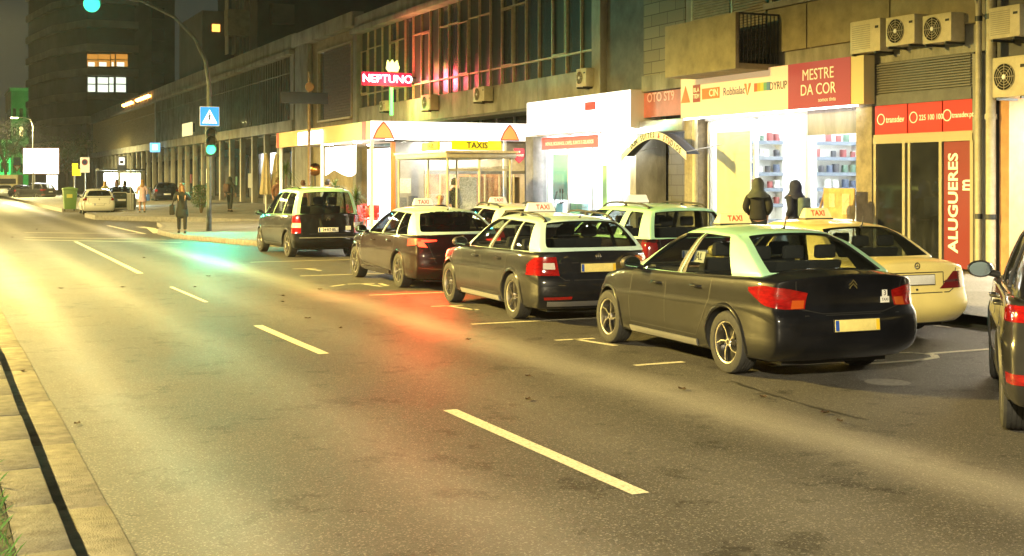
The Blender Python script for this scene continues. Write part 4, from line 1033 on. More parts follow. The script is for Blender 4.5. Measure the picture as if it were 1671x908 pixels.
DACIA = variant(OCTAVIA, W=1.72, H=1.56, wb=2.63, ro=.78, fo=.80, r=.315, wheel='five', paint=M_DARKRED, roofpaint=M_GREEN,
    belt=[(-.8, 1.03), (0, 1.02), (1.2, 1.0), (2.4, .98), (3.4, .85)],
    shoulder=[(-.8, 1.01), (0, 1.01), (1.2, .99), (2.4, .96), (2.9, .9), (3.43, .74)],
    top=[(-.8, 1.03), (0, 1.02), (1.2, 1.0), (2.4, 1.02), (2.9, .95), (3.43, .78)],
    rear=[(.2, .12), (.28, .04), (.4, .0), (.6, .0), (.66, .04), (.9, .05), (1.03, .08)], plan=[(0, .96), (.25, .99), (.6, 1.), (1.3, 1.0), (3.0, 1.0), (3.6, .96), (4.0, .88), (4.21, .78)],
    cab=dict(yF=(2.45, 1.50), yR=(-.70, -.47), roof=[(-.6, 1.50), (0, 1.54), (.8, 1.56), (1.4, 1.545), (1.7, 1.5)], wb=.79, wt=.62, lines=[(.13, .31), (.385, .62), (.66, .92)], pillars=[], uw=.90, q=(.05, .86), rq=(.04, .90), crR=.09),
    tails=[dict(lo=[(80, .72), (15, .72)], hi=[(80, 1.0), (25, 1.02)], m=M_REDDK, x0=.55, y0=-.4)], plate=dict(z=.78, m=M_PLATE_W), badge=('ring', .92), rails=(-.2, 1.35),
    rearlines=[[(-.6, 1.0), (-.58, .6), (.58, .6), (.6, 1.0)]], rearpatches=[], sign=dict(y=1.15, m=M_SIGNLITW, t='', w=.85), antenna=None, sill=M_DARKRED)
HATCH = variant(COROLLA, W=1.76, H=1.46, wb=2.55, ro=.78, fo=.82, r=.31, paint=M_WHITE, roofpaint=M_WHITE, wheel='five',
    belt=[(-.8, 1.0), (0, .98), (1.2, .95), (2.2, .94), (3.3, .80)], shoulder=[(-.8, .97), (0, .97), (1.2, .94), (2.2, .92), (2.85, .84), (3.37, .68)], top=[(-.8, 1.0), (0, .99), (1.2, .96), (2.1, .99), (2.7, .93), (3.37, .72)],
    plan=[(0, .93), (.25, .98), (.6, 1.), (1.3, 1.0), (2.9, 1.0), (3.5, .96), (3.9, .88), (4.15, .78)],
    cab=dict(yF=(2.2, 1.2), yR=(-.72, -.40), roof=[(-.5, 1.38), (0, 1.43), (.7, 1.46), (1.2, 1.44), (1.4, 1.4)], lines=[(.16, .52), (.53, .92)], pillars=[(.5, .55)], wb=.80, wt=.60, uw=.86, rq=(.12, .92)),
    tails=[dict(lo=[(80, .76), (22, .80)], hi=[(80, .90), (30, .95)], m=M_RED, x0=.5, y0=-.3)], plate=dict(z=.58, m=M_PLATE_W), badge=('ring', .86), sill=M_WHITE, arch=M_WHITE, belttrim=M_BLACKPL,
    rearlines=[[(-.6, .95), (-.55, .62), (.55, .62), (.6, .95)]], antenna=(-.2, .08, 0))
HATCH.pop('sign')
M_SMOKE = mat('smoked_lens', (.10, .03, .03), .12, coat=1.)
MERC = variant(SEDAN, W=1.80, H=1.43, wb=2.83, ro=1.10, fo=.84, r=.32, wheel='five', paint=M_CREAM, roofpaint=M_CREAM,
    belt=[(-1.1, 1.0), (0, .96), (1.2, .93), (2.3, .92), (3.5, .78)],
    shoulder=[(-1.1, .90), (-.6, .95), (0, .95), (1.2, .92), (2.3, .90), (3.1, .80), (3.67, .62)],
    top=[(-1.1, .955), (-.95, .985), (-.5, 1.0), (0, .97), (1.2, .95), (2.35, .97), (2.9, .9), (3.4, .78), (3.67, .66)],
    rear=[(.2, .18), (.28, .08), (.34, .01), (.48, .0), (.53, .015), (.56, .06), (.8, .075), (.92, .07), (.98, .11)], crv=.12,
    plan=[(0, .95), (.2, .985), (.5, 1.0), (1.3, 1.0), (3.6, 1.0), (4.2, .96), (4.6, .88), (4.77, .78)],
    cab=dict(yF=(2.30, 1.40), yR=(-.55, .08), roof=[(-.1, 1.36), (.3, 1.40), (.8, 1.43), (1.3, 1.42), (1.6, 1.37)], wb=.80, wt=.585, lines=[(.2, .55), (.565, .92)], pillars=[(.53, .59)], uw=.90, q=(.015, .90), rq=(.05, .95), bench=.1),
    tails=[dict(lo=[(75, .64), (40, .63), (-8, .63)], hi=[(75, .81), (45, .835), (22, .835)], m=M_REDDK, x0=.42, y0=-.55), dict(lo=[(76, .715), (-2, .705)], hi=[(76, .745), (6, .735)], m=M_SMOKE, x0=.42, y0=-.553)],
    plate=dict(z=.745, m=M_PLATE_W, tilt=3), badge=('star', .915), doors=[2.15, 1.25, .45], arch=M_CREAM, mirror=M_CREAM, sill=M_CREAM, handle=M_CREAM,
    rearlines=[[(-.66, .91), (-.58, .62), (-.5, .585), (.5, .585), (.58, .62), (.66, .91)], [(-.38, .83), (.42, .83)], [(-.38, .83), (-.38, .66)], [(.42, .83), (.42, .66)]],
    rearpatches=[dict(n='key_lock', lo=[(-.015, .615), (.015, .615)], hi=[(-.015, .64), (.015, .64)], m=M_INK)],
    sign=dict(y=.95, m=M_SIGNLIT, t='TAXI', w=.9, tx=0), antenna=(-.05, .13, -.05))
SUV = variant(DACIA, W=1.84, H=1.66, wb=2.70, ro=.95, fo=.88, r=.36, zb=.28, paint=mat('bronze_black_paint', (.02, .02, .02), .3, spec=.3, coat=1., noise=.3, scale=2), roofpaint=M_BLACKPAINT, wheel='five',
    belt=[(-.95, 1.10), (0, 1.09), (1.2, 1.07), (2.4, 1.06), (3.4, .95)],
    shoulder=[(-.95, 1.05), (0, 1.08), (1.2, 1.06), (2.4, 1.04), (3.0, .98), (3.58, .85)], top=[(-.95, 1.10), (0, 1.09), (1.2, 1.08), (2.4, 1.1), (3.0, 1.05), (3.58, .9)],
    rear=[(.28, .14), (.4, .04), (.52, .0), (.68, .0), (.76, .04), (.95, .06), (1.1, .12)], plan=[(0, .93), (.25, .98), (.6, 1.), (1.3, 1.0), (3.3, 1.0), (3.9, .96), (4.3, .88), (4.53, .78)],
    cab=dict(yF=(2.45, 1.35), yR=(-.85, -.45), roof=[(-.6, 1.56), (0, 1.63), (.8, 1.66), (1.3, 1.64), (1.6, 1.58)], wb=.84, wt=.64, lines=[(.15, .33), (.36, .62), (.65, .92)], pillars=[(.60, .66)], uw=.88, q=(.02, .86), rq=(.1, .92), crR=.16),
    tails=[dict(lo=[(88, .90), (10, .92)], hi=[(88, 1.02), (10, 1.04)], m=M_RED, x0=.5, y0=-.45), dict(lo=[(62, .46), (20, .46)], hi=[(62, .54), (20, .54)], m=M_RED, x0=.5, y0=-.45)],
    plate=dict(z=.8, m=M_PLATE_W), badge=('ring', .98), glass=M_GLASS, rails=None, arch=M_BLACKPL, sill=M_BLACKPL, belttrim=M_CHROME)
SUV.pop('sign'); DACIA['glass'] = M_GLASS; SUV['mirror'] = M_BLACKPAINT

elys = car('taxi_sedan', 'black taxi saloon with a light green roof, nearest the camera in the rank', 'taxi', (8.16, 10.9), 2.0, SEDAN)
r0 = elys[0]
h = elys[1].ray_cast(*cast_rear(.66, .84))[0]
st = MB(); st.box((-.055, -.002, -.05), (.055, .002, .01)); st.box((-.032, -.002, .01), (.032, .002, .075))
so = st.build('sticker', M_PLATE_W, r0[0] if isinstance(r0, tuple) else r0, loc=(.40, elys[1].ray_cast(*cast_rear(.40, .80))[0].y - .014, .80), rot=(R(-2), 0, R(4)))
text('sticker_number', '3', M_INK, so, (0, -.004, .042), RB, .07, .001)
text('sticker_text', 'TAXI', M_INK, so, (0, -.004, -.02), RB, .038, .001)
sl = elys[2].ray_cast(Vector((-3, .55, 1.15)), Vector((1, 0, 0)))[0]
q = MB(); q.box((-.002, -.13, -.06), (.002, .13, .06)); qo = q.build('window_plate', M_PLATE_W, r0, loc=(sl.x + .03, .78, 1.13), rot=(0, R(14), 0))
b = MB(); b.box((-.004, .08, -.055), (-.0025, .125, .055)); b.build('blue_band', M_BLUE, qo)
text('plate_letters', 'AL', M_INK, qo, (-.004, -.02, 0), RF, .12, .001)
car('taxi_estate', 'charcoal taxi estate with pale green roof and roof rails behind the nearest taxi', 'taxi', (8.32, 16.42), 2.2, OCTAVIA)
BRAKE_CAR = car('taxi_estate', 'dark red taxi estate with its tail lights glowing', 'taxi', (8.60, 22.1), 0.6, COROLLA)[0]
bl = car('taxi_van', 'black high-roofed taxi van with pale green roof at the head of the rank', 'taxi', (9.1, 32.0), -1.0, BERLINGO)
car('taxi_saloon', 'cream yellow old taxi saloon parked against the kerb', 'taxi', (10.85, 13.15), 0.8, MERC)
car('taxi_estate', 'dark taxi estate with green roof, green pillars and grey roof rails by the kerb', 'taxi', (11.08, 18.15), 0.5, DACIA)
car('taxi_hatchback', 'pale roofed dark taxi hatchback by the kerb in front of the kiosk canopy', 'taxi', (11.15, 24.2), 0, variant(HATCH, paint=M_DARKRED, roofpaint=mat('taxi_white_roof', (.7, .78, .7), .35, coat=.6), sign=dict(y=1.2, m=M_SIGNLITW, t='TAXI', w=.85), rails=(-.1, 1.1)))
car('parked_suv', 'dark SUV turned towards the kerb at the right edge of the photo', 'car', (8.33, 7.02), 43, SUV)
car('parked_hatchback', 'small white hatchback stopped by the far plaza kerb', 'car', (8.72, 76.3), 2, HATCH)
DARKC = variant(HATCH, paint=M_BLACKPAINT, roofpaint=M_BLACKPAINT, arch=M_BLACKPAINT, sill=M_BLACKPL)
DARKS = variant(SUV, plan=SUV['plan'])
car('parked_suv', 'black SUV in the far row below the lit billboard', 'car', (10.2, 134), -38, DARKS)
car('parked_hatchback', 'dark hatchback half hidden behind the black SUV below the billboard', 'car', (8.6, 141), -8, DARKC)
car('parked_hatchback', 'silver grey hatchback at the far left of the row below the billboard', 'car', (7.4, 150), -5, variant(HATCH, paint=mat('silver_paint', (.4, .4, .38), .3, .4), roofpaint=mat('silver_paint', (.4, .4, .38))))
g = G(268, 331, .30)
car('parked_hatchback', 'dark car parked under the arcade behind the woman in the black coat', 'car', (g.x + .3, g.y + 1, .33), 4, DARKC)
g = G(205, 342, .2)
car('parked_hatchback', 'dark car behind the metal rail beside the white hatchback', 'car', (g.x, g.y + 2, .16), 6, variant(DARKC, paint=mat('green_black', (.02, .03, .025), .35, coat=.5)))
# ------------------------------------------------------------------ signs and things on the facades
M_SIGNRED2 = emit('sign_crimson', (1., .10, .14), .03, (.28, .035, .05)); M_CREAMS = emit('sign_cream', (1, .62, .34), .10, (.72, .52, .34))
M_WHITEP = mat('white_paint', (.8, .8, .78), .5); M_REDP = mat('red_sign', (.55, .02, .015), .4); M_ORANGE = mat('orange_sign', (.75, .18, .03), .5)
M_WHITELET = mat('white_lettering', (.85, .85, .8), .5); M_NAVY = mat('navy', (.02, .03, .12), .5)
def fpanel(name, m_, parent, xa, xb, ya_, yb_, X, d=.02, dx=0):
    # panel on a plane X=const seen between photo columns xa..xb and rows ya_..yb_ (taken at xa)
    Ya, Yb = fy(xa, X), fy(xb, X); zt, zb_ = fz(xa, ya_, X), fz(xa, yb_, X)
    mb = MB(); px, py = (parent.location.x, parent.location.y) if parent is not None else (0, 0)
    mb.box((X - d - px, min(Ya, Yb) - py, zb_), (X - px, max(Ya, Yb) - py, zt)); return mb.build(name, m_, parent)
def ftext(name, s, m_, parent, x, y, X, size, **kw):
    px, py = (parent.location.x, parent.location.y)
    return text(name, s, m_, parent, (X - px, fy(x, X) - py, fz(x, y, X)), RF, size, .003, **kw)
X = 18.15
t = thing('shop_sign', 'long cream and crimson paint shop sign box with white lettering', 'sign', (X, 25, 0))
Ya, Yc, Yb = fy(1388, X), fy(1286, X), fy(1111, X); zt, zb_ = 4.62, 3.58
def bx(name, m_, a, b, parent=t, **kw):
    mb = MB(); mb.box((a[0] - parent.location.x, a[1] - parent.location.y, a[2]), (b[0] - parent.location.x, b[1] - parent.location.y, b[2])); return mb.build(name, m_, parent, **kw)
bx('cream_panel', M_CREAMS, (X, Yc, zb_), (X + .3, Yb, zt)); bx('crimson_panel', M_SIGNRED2, (X - .003, Ya, zb_), (X + .3, Yc - .002, zt)); bx('end_panel', mat('pale_yellow', (.6, .5, .25), .5), (X + .01, Ya - .42, zb_), (X + .3, Ya - .002, zt))
bx('light_strip', emit('sign_strip', (1, .95, .85), 5), (X + .1, Ya, zb_ - .03), (X + .2, Yb, zb_ - .002))
sl = -.004
text('lettering', 'MESTRE', M_WHITELET, t, (-.012, fy(1335, X) - 25, 4.32), RF, .36, .003, bold=.0, sx=.92)
text('lettering', 'DA COR', M_WHITELET, t, (-.012, fy(1335, X) - 25, 3.98), RF, .36, .003, bold=.0, sx=.92)
text('lettering', 'somos tinta', M_WHITELET, t, (-.012, fy(1350, X) - 25, 3.74), RF, .13, .003)
mb = MB(); Y = fy(1119, X) - 25; mb.prism([(Y - .22, 3.98), (Y + .22, 3.98), (Y, 4.42)], -.012, -.001, 'x'); mb.build('orange_triangle', M_ORANGE, t)
Y = fy(1137, X); bx('emblem', mat('maroon', (.3, .05, .04), .5), (X - .012, Y - .17, 3.97), (X - .001, Y + .17, 4.42)); text('lettering', 'BLA\nTEM', M_WHITELET, t, (-.015, Y - 25, 4.2), RF, .16, .002, bold=.003)
Y = fy(1160, X); bx('emblem', M_ORANGE, (X - .012, Y - .40, 4.02), (X - .001, Y + .40, 4.30)); text('lettering', 'CIN', M_WHITELET, t, (-.015, Y - 25 - .15, 4.16), RF, .25, .002, bold=.004)
text('lettering', 'Robbialac', M_NAVY, t, (-.006, fy(1198, X) - 25, 4.15), RF, .29, .002, sx=.85)
mb = MB(); Y = fy(1221, X) - 25; mb.prism([(Y + .02, 4.02), (Y - .12, 4.3), (Y - .03, 4.3)], -.012, -.001, 'x'); mb.prism([(Y + .04, 4.02), (Y + .16, 4.3), (Y + .08, 4.3)], -.012, -.001, 'x'); mb.build('leaf_mark', M_ORANGE, t)
for i, c in enumerate(((.6, .12, .03), (.7, .35, .03), (.55, .5, .05), (.15, .35, .2), (.1, .2, .4))):
    Y = fy(1231 + i * 5.2, X); Y2 = fy(1231 + (i + 1) * 5.2, X); bx('colour_bar', mat('bar%d' % i, c, .5), (X - .012, Y2 + .002, 4.08), (X - .001, Y, 4.28))
text('lettering', 'DYRUP', M_INK, t, (-.006, fy(1270, X) - 25, 4.16), RF, .27, .002, sx=.8)

# rental shop: red header panels, doors, vertical sign
X = FX - .02
t = bld('rental_shop_front', 'dark glazed shop front with red header panels and ALUGUERES in vertical letters'); t.location = (X, 20.5, 0)
def bb(name, m_, xa, xb, z0, z1, x0=0, x1=.05, **kw): return bx(name, m_, (X + x0, fy(xb, X), z0), (X + x1, fy(xa, X), z1), parent=t, **kw)
for xa, xb in ((1428, 1480), (1482, 1537), (1539, 1586)): bb('header_panel', M_REDP, xa, xb, 2.92, 3.55)
def ring(Y, z, r, nm='emblem'):
    mb = MB(); mb.lathe([(r, -.012), (r, -.004), (r * .82, -.004), (r * .82, -.012)], 20, 'x', (0, Y - 20.5, z), closed=True); return mb.build(nm, M_WHITELET, t)
for xe_ in (1438, 1491, 1546): ring(fy(xe_, X), 3.24, .12)
tw = [(1446, 3.22, 'transdev', .19), (1500, 3.22, '225 100 100', .16), (1554, 3.23, 'transdev.pt', .15)]
for x_, z_, s_, sz in tw: text('lettering', s_, M_WHITELET, t, (-.008, fy(x_, X) - 20.5, z_), RF, sz, .002, bold=.002, sx=.85, align='LEFT')
fr = mat('brass_frame', (.40, .36, .24), .4, .5)
bb('door_head', fr, 1426, 1588, 2.72, 2.86, -.03, .06); bb('transom', fr, 1426, 1588, 2.86, 2.915, -.01, .03)
for x_ in (1429, 1476, 1536, 1587): bx('door_post', fr, (X - .03, fy(x_, X) - .04, .15), (X + .06, fy(x_, X) + .04, 2.72), parent=t)
bx('door_post', fr, (X - .02, fy(1484, X) - .04, .15), (X + .06, fy(1484, X) + .03, 2.72), parent=t)
for xa, xb in ((1432, 1474), (1486, 1534)): bb('glass_door', mat('reflective_dark_glass', (.02, .022, .022), .05, spec=.9, noise=.5, scale=1.2), xa, xb, .2, 2.71, .0, .02)
bb('vertical_sign', mat('dark_crimson', (.20, .02, .02), .4), 1541, 1584, .2, 2.71, -.01, .02)
text('lettering', 'ALUGUERES', M_WHITELET, t, (-.016, fy(1557, X) - 20.5, 1.50), (R(90), R(-90), R(-90)), .36, .003, bold=.008, sx=1.02)
text('lettering', 'm', M_WHITELET, t, (-.016, fy(1577, X) - 20.5, 1.85), (R(90), R(-90), R(-90)), .5, .003, bold=.01, sx=.6)

# white lit sign box of the corner shop, red banner under it
X = 18.1
t = thing('lit_sign_box', 'blown-out white lit sign box over the corner shop', 'sign', (X, 36, 0))
za, zb2 = 4.50, 3.44
bx('sign_face', emit('white_sign_face', (1, 1, 1), .8, (.8, .8, .8)), (X, fy(1028, X), zb2), (X + .02, fy(860, X), za), parent=t)
bx('sign_case', M_WHITEP, (X + .021, fy(1028, X), zb2 - .02), (FX + .6, fy(860, X), za + .02), parent=t)
bx('emblem', mat('pink_red', (.7, .08, .12), .5), (X - .015, fy(972, X), 4.05), (X - .002, fy(955, X), 4.3), parent=t)
text('lettering', 'padaria · pastelaria', M_INK, t, (-.006, fy(905, X) - 36, 3.72), RF, .16, .002)
bx('flood_lamp', emit('shop_flood', (.95, 1, 1), 12), (X + .02, fy(1026, X), 2.9), (X + .12, fy(985, X), 3.4), parent=t)
t = thing('banner', 'red banner with white lettering below the lit white sign box', 'banner', (FX + .1, 37, 0)); X = FX + .1
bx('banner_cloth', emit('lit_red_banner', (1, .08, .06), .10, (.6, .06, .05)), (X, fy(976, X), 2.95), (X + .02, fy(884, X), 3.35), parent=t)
text('lettering', 'MENUS, BOLINHOS, CAFÉS, SUMOS E GELADOS', M_WHITELET, t, (-.006, fy(928, X) - 37, 3.13), RF, .16, .002, bold=.003)

# curved hotel awning
X = 17.35; ya, yb = fy(1120, X), fy(1014, X)
t = thing('curved_awning', 'arched awning with a white lettered edge over the dark hotel entrance', 'awning', (X, (ya + yb) / 2, 0)); hw = (yb - ya) / 2; zc = 2.62; rise = .58
def arc(f): return (-hw + 2 * hw * f, zc + rise * math.sin(math.pi * f))
mb = MB(); mb.grid(lambda u, v: (v * .4, *arc(u)), 24, 4); o = mb.build('canopy_cloth', mat('blue_canopy', (.02, .028, .05), .7), t, smooth=60); q = o.modifiers.new('t', 'SOLIDIFY'); q.thickness = .02
mb = MB(); mb.grid(lambda u, v: (-.012, arc(u)[0] * (1 + .0 * v), arc(u)[1] + .03 - v * .20), 24, 1); o = mb.build('valance', M_WHITEP, t, smooth=60); q = o.modifiers.new('t', 'SOLIDIFY'); q.thickness = .01
word = [('D', 0), ('O', 0), ('N', 0), (' ', 0), ('S', 0), ('U', 0), ('I', 0), ('T', 0), ('E', 0), ('S', 0), (' ', 0), ('&', 1), (' ', 0), ('S', 1), ('T', 1), ('U', 1), ('D', 0), ('I', 0), ('O', 0), ('S', 0)]
for i, (ch, rd) in enumerate(word):
    if ch == ' ': continue
    f = .82 - .74 * i / (len(word) - 1); y_, z_ = arc(f); sl_ = math.atan2(math.cos(math.pi * f) * math.pi * rise, 2 * hw)
    cu = text('letter', ch, M_REDP if rd else M_INK, t, (-.03, y_, z_ - .07), (R(90), 0, R(-90)), .20, .002, bold=.003, sx=.85)
    cu.rotation_euler = (Matrix.Rotation(sl_, 3, 'X') @ Matrix.Rotation(R(-90), 3, 'Z') @ Matrix.Rotation(R(90), 3, 'X')).to_euler()
for f in (.02, .98): y_, z_ = arc(f); mb = MB(); mb.tube([(0, y_, z_), (1.1, y_, z_ + .2)], .015, 8); mb.build('bracket', M_STEEL, t, smooth=60)
X = FX + .06; t = thing('fascia_sign', 'dim pink and red fascia sign between the white sign box and the cream sign', 'sign', (X, 30.8, 0))
mm = mat('pink_fascia', (.42, .12, .12), .35, noise=.4, scale=1.2, coat=.6)
bx('sign_face', mm, (X, fy(1112, X), 3.72), (X + .03, fy(1032, X), 4.42), parent=t); text('lettering', 'OTO ST9', mat('pink_letter', (.8, .45, .5), .5), t, (-.006, fy(1078, X) - 30.8, 4.26), RF, .36, .002, bold=.006)
X = 19.55; t = thing('wall_box', 'pale letter box on the dark tiled wall of the hotel entrance', 'letter box', (X, fy(1059, X), 1.75)); mb = MB(); mb.box((-.12, -.24, -.33), (.0, .24, .33)); mb.build('case', mat('cream_box', (.55, .5, .35), .5), t, bevel=.02); mb = MB(); mb.box((-.13, -.12, -.06), (-.121, .12, .03)); mb.build('label', M_REDP, t)
X = FX + .02; t = thing('notice_board', 'cardboard coloured notice board beside the paint shop door', 'notice board', (X - .35, fy(1390, X), .15)); mb = MB(); mb.box((-.03, -.55, .95), (.0, .5, 1.62)); mb.build('board', mat('cardboard', (.42, .30, .14), .8, noise=.35, scale=5), t); mb = MB(); mb.box((-.04, -.4, 1.05), (-.031, -.15, 1.5)); mb.box((-.04, .1, 1.2), (-.031, .3, 1.5)); mb.build('notices', mat('old_paper', (.5, .42, .3), .8, noise=.4, scale=15), t)
for s_ in (-.5, .45): mb = MB(); mb.tube([(0, s_, 0), (-.015, s_, .96)], .02, 6); mb.build('leg', mat('wood', (.3, .18, .07), .6), t)
mb = MB(); mb.tube([(.0, .5, 1.5), (.0, .95, .55)], .03, 6); mb.build('strut', MATS['wood'], t)

# air conditioners
def ac(xa, xb, ya_, yb_, label, fan=True, X=18.1, dpt=.36):
    Ya, Yb = fy(xa, X), fy(xb, X); zt, zb_ = fz((xa + xb) / 2, ya_, X), fz((xa + xb) / 2, yb_, X); w_ = abs(Ya - Yb); h_ = zt - zb_
    t = thing('air_conditioner', label, 'air conditioner', (X, (Ya + Yb) / 2, zb_), 0, 'air conditioners on the facades')
    mb = MB(); mb.box((0, -w_/2, 0), (dpt, w_/2, h_)); mb.build('case', mat('ac_cream', (.50, .44, .28), .5, noise=.15, scale=5), t, bevel=.02)
    r_ = min(h_ * .42, w_ * .3); c0 = w_ * .14
    if fan:
        mb = MB(); mb.lathe([(.001, -.004), (r_, -.004)], 24, 'x', (0, c0, h_ / 2)); f = mb.build('fan_opening', M_DARK, t)
        mb = MB()
        for k in range(5): rr = r_ * (k + 1) / 5; mb.lathe([(rr - .006, -.02), (rr, -.02), (rr, -.012), (rr - .006, -.012)], 24, 'x', (0, c0, h_ / 2), closed=True)
        for k in range(4): a = math.pi * k / 4; mb.tube([(-.016, c0 - r_ * math.cos(a), h_/2 - r_ * math.sin(a)), (-.016, c0 + r_ * math.cos(a), h_/2 + r_ * math.sin(a))], .005, 6)
        mb.build('grille', MATS['ac_cream'], f); mb = MB(); mb.lathe([(.001, -.03), (.04, -.03), (.045, -.02)], 12, 'x', (0, c0, h_ / 2)); mb.build('hub', M_WHITEP, f)
    else:
        mb = MB()
        for k in range(12): mb.box((-.012, -w_ * .18, h_ * (.12 + .065 * k)), (-.001, w_ * .42, h_ * (.12 + .065 * k) + .012))
        mb.build('grille', mat('ac_grey', (.30, .27, .2), .6), t)
    mb = MB(); mb.box((-.03, -w_/2 + .1, -.05), (.5, -w_/2 + .14, -.005)); mb.build('bracket', M_DARKSTEEL, t); mb = MB(); mb.box((-.03, w_/2 - .14, -.05), (.5, w_/2 - .1, -.005)); mb.build('bracket', M_DARKSTEEL, t)
    mb = MB(); mb.box((-.003, -w_/2 + .05, h_ * .7), (-.001, -w_/2 + .16, h_ * .78)); mb.build('badge', M_INK, t)
ac(1387, 1436, 33, 86, 'grilled air conditioner, leftmost of the three in a row above the louvre', False)
ac(1445, 1492, 26, 74, 'air conditioner with a pink label, middle of the three above the louvre')
ac(1505, 1552, 23, 70, 'air conditioner with a round black fan, rightmost of the three above the louvre')
ac(1613, 1664, 10, 62, 'upper air conditioner right of the drainpipes', False)
ac(1619, 1676, 92, 158, 'large lower air conditioner right of the drainpipes')
ac(940, 956, 112, 142, 'air conditioner on the parapet nearest the stone clad wall')
ac(772, 790, 142, 166, 'air conditioner on the parapet above the middle of the kiosk canopy')
ac(687, 702, 155, 180, 'air conditioner on the parapet right of the neon sign')
ac(619, 628, 165, 182, 'small air conditioner on the parapet left of the green neon bar')
def pipe(name, label, x, r_, X, z0=.15, z1=14):
    t = thing(name, label, 'drainpipe', (X, fy(x, X), 0)); mb = MB(); mb.tube([(0, 0, z0), (0, 0, z1)], r_, 14); mb.build('pipe', M_PIPE, t, smooth=60)
    for k in range(5): mb = MB(); mb.tube([(0, 0, 1.2 + 1.9 * k), (0, 0, 1.3 + 1.9 * k)], r_ * 1.2, 14); mb.build('collar', M_PIPE if k % 2 else M_DARKSTEEL, t, smooth=30)
pipe('drainpipe', 'thinner cream drainpipe left of the thick one by the red shop front', 1597, .06, 18.38); pipe('drainpipe', 'thick cream drainpipe at the corner by the red shop front', 1617, .095, 18.34)
pipe('drainpipe', 'white pipe on the left edge of the paint shop opening', 1134, .07, 18.3, .15, 3.55)
mb = MB(); yy = fy(1568, 18.1); mb.tube([(18.2, yy + .1, 5.55), (18.15, yy, 5.75), (18.15, yy - .15, 5.75), (18.25, yy - .2, 5.5), (18.4, yy - .15, 5.2), (18.55, yy - .15, 5.1)], .02, 8)
tag(mb.build('cable', M_PIPE, smooth=60), 'looped insulated hose hanging from the rightmost air conditioner of the row', 'hose')
mb = MB(); mb.tube([(18.35, fy(1576, 18.35), 6.35), (18.36, fy(1590, 18.35), 6.3), (18.36, fy(1600, 18.35), 6.5)], .012, 6); tag(mb.build('cable', M_INK, smooth=60), 'thin dark cable running to the drainpipes above the louvre', 'cable')

# ------------------------------------------------------------------ neon sign
Yn = 51.0; t = thing('neon_sign', 'red neon sign reading NEPTUNO with a green bar below and a glowing trident crown above', 'neon sign', (17.4, Yn, 6.15))
mb = MB(); mb.box((-1.12, 0, -.28), (1.05, .12, .28)); mb.build('sign_box', emit('neon_red_box', (1., .015, .06), .28, (.3, .01, .02)), t, bevel=.02)
text('lettering', 'NEPTUNO', emit('neon_letters', (1, .62, .75), 2.6), t, (-.02, -.02, 0), RB, .46, .012, bold=.0, sx=1.02)
mb = MB(); mb.box((.10, -.02, -1.5), (.22, .08, -.33)); mb.build('green_bar', emit('neon_green', (.06, 1, .12), .8), t)
mb = MB(); mb.prism([(.02, .32), (.42, .32), (.50, .50), (.45, .62), (.40, .80), (.28, .68), (.18, .82), (.08, .66), (-.02, .80), (-.06, .56), (-.08, .45)], -.03, .05, 'y'); mb.build('crown', emit('neon_crown', (1., .95, .2), .9), t)
mb = MB(); mb.tube([(1.05, .06, .1), (1.6, .06, .1)], .03, 8); mb.tube([(1.05, .06, -.15), (1.6, .06, -.15)], .03, 8); mb.build('bracket', M_DARKSTEEL, t)
for col, pw_, dz in (((1, .05, .08), 130, 0), ((.3, 1, .2), 60, -1.2)):
    ld = bpy.data.lights.new('neon_light', 'POINT'); ld.energy = pw_; ld.color = col; ld.shadow_soft_size = .5; link('neon_light', ld, t, (0, -.5, dz))

# ------------------------------------------------------------------ cafe canopy
X0, Y0, Y1 = 13.1, 40.1, 52.7; z0, z1 = 3.28, 3.88
t = thing('cafe_canopy', 'flat café canopy with white and cream fascia and orange triangles on thin white posts', 'canopy', (X0, Y0, 0))
def cb(name, m_, a, b, parent=None, **kw):
    mb = MB(); mb.box(a, b); return mb.build(name, m_, parent or t, **kw)
cb('roof', M_WHITEP, (.05, .05, z1 - .1), (FX + 1.2 - X0, Y1 - Y0 - .05, z1 - .03))
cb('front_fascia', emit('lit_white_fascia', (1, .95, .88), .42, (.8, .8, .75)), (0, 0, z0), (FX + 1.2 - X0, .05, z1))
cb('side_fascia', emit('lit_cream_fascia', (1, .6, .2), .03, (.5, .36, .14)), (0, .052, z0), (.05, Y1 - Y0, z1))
cb('ceiling', mat('canopy_ceiling', (.6, .52, .42), .6), (.051, .052, z0 + .05), (FX + 1.2 - X0, Y1 - Y0 - .05, z0 + .09))
L3 = emit('canopy_spot', (1, .93, .8), 30)
for i in range(3):
    for j in range(3): cb('spot_lamp', L3, (.8 + 1.7 * i, .7 + 3.6 * j, z0 + .02), (1.05 + 1.7 * i, .95 + 3.6 * j, z0 + .048))
for j, (xx, yy, e_) in enumerate(((3.0, 2.0, 170), (2.0, 8.5, 120), (4.0, 6.0, 100))):
    ld = bpy.data.lights.new('canopy_light', 'AREA'); ld.energy = e_ * .7; ld.size = 1.8; ld.color = (1, .92, .78); link('canopy_light', ld, t, (xx, yy, z0 - .02))
M_DRED = mat('stripe_red', (.45, .03, .03), .5); M_TRI = emit('lit_orange_triangle', (1, .42, .12), .18, (.8, .3, .08))
def tri_on(parent, f, zc_, s_, nm, side):
    P_ = [(-.9 * s_, 0), (-.55 * s_, .75 * s_), (-.15 * s_, 1.25 * s_), (0, 1.38 * s_), (.15 * s_, 1.25 * s_), (.55 * s_, .75 * s_), (.9 * s_, 0)]
    mb = MB(); mb.prism([(f + a, zc_ + b) for a, b in P_], -.03, -.003, side); o = mb.build(nm, M_DRED, parent)
    mb = MB(); mb.prism([(f + a * .84 + .0, zc_ + .04 + b * .82) for a, b in P_], -.036, -.031, side); mb.build('triangle_face', M_TRI, o)
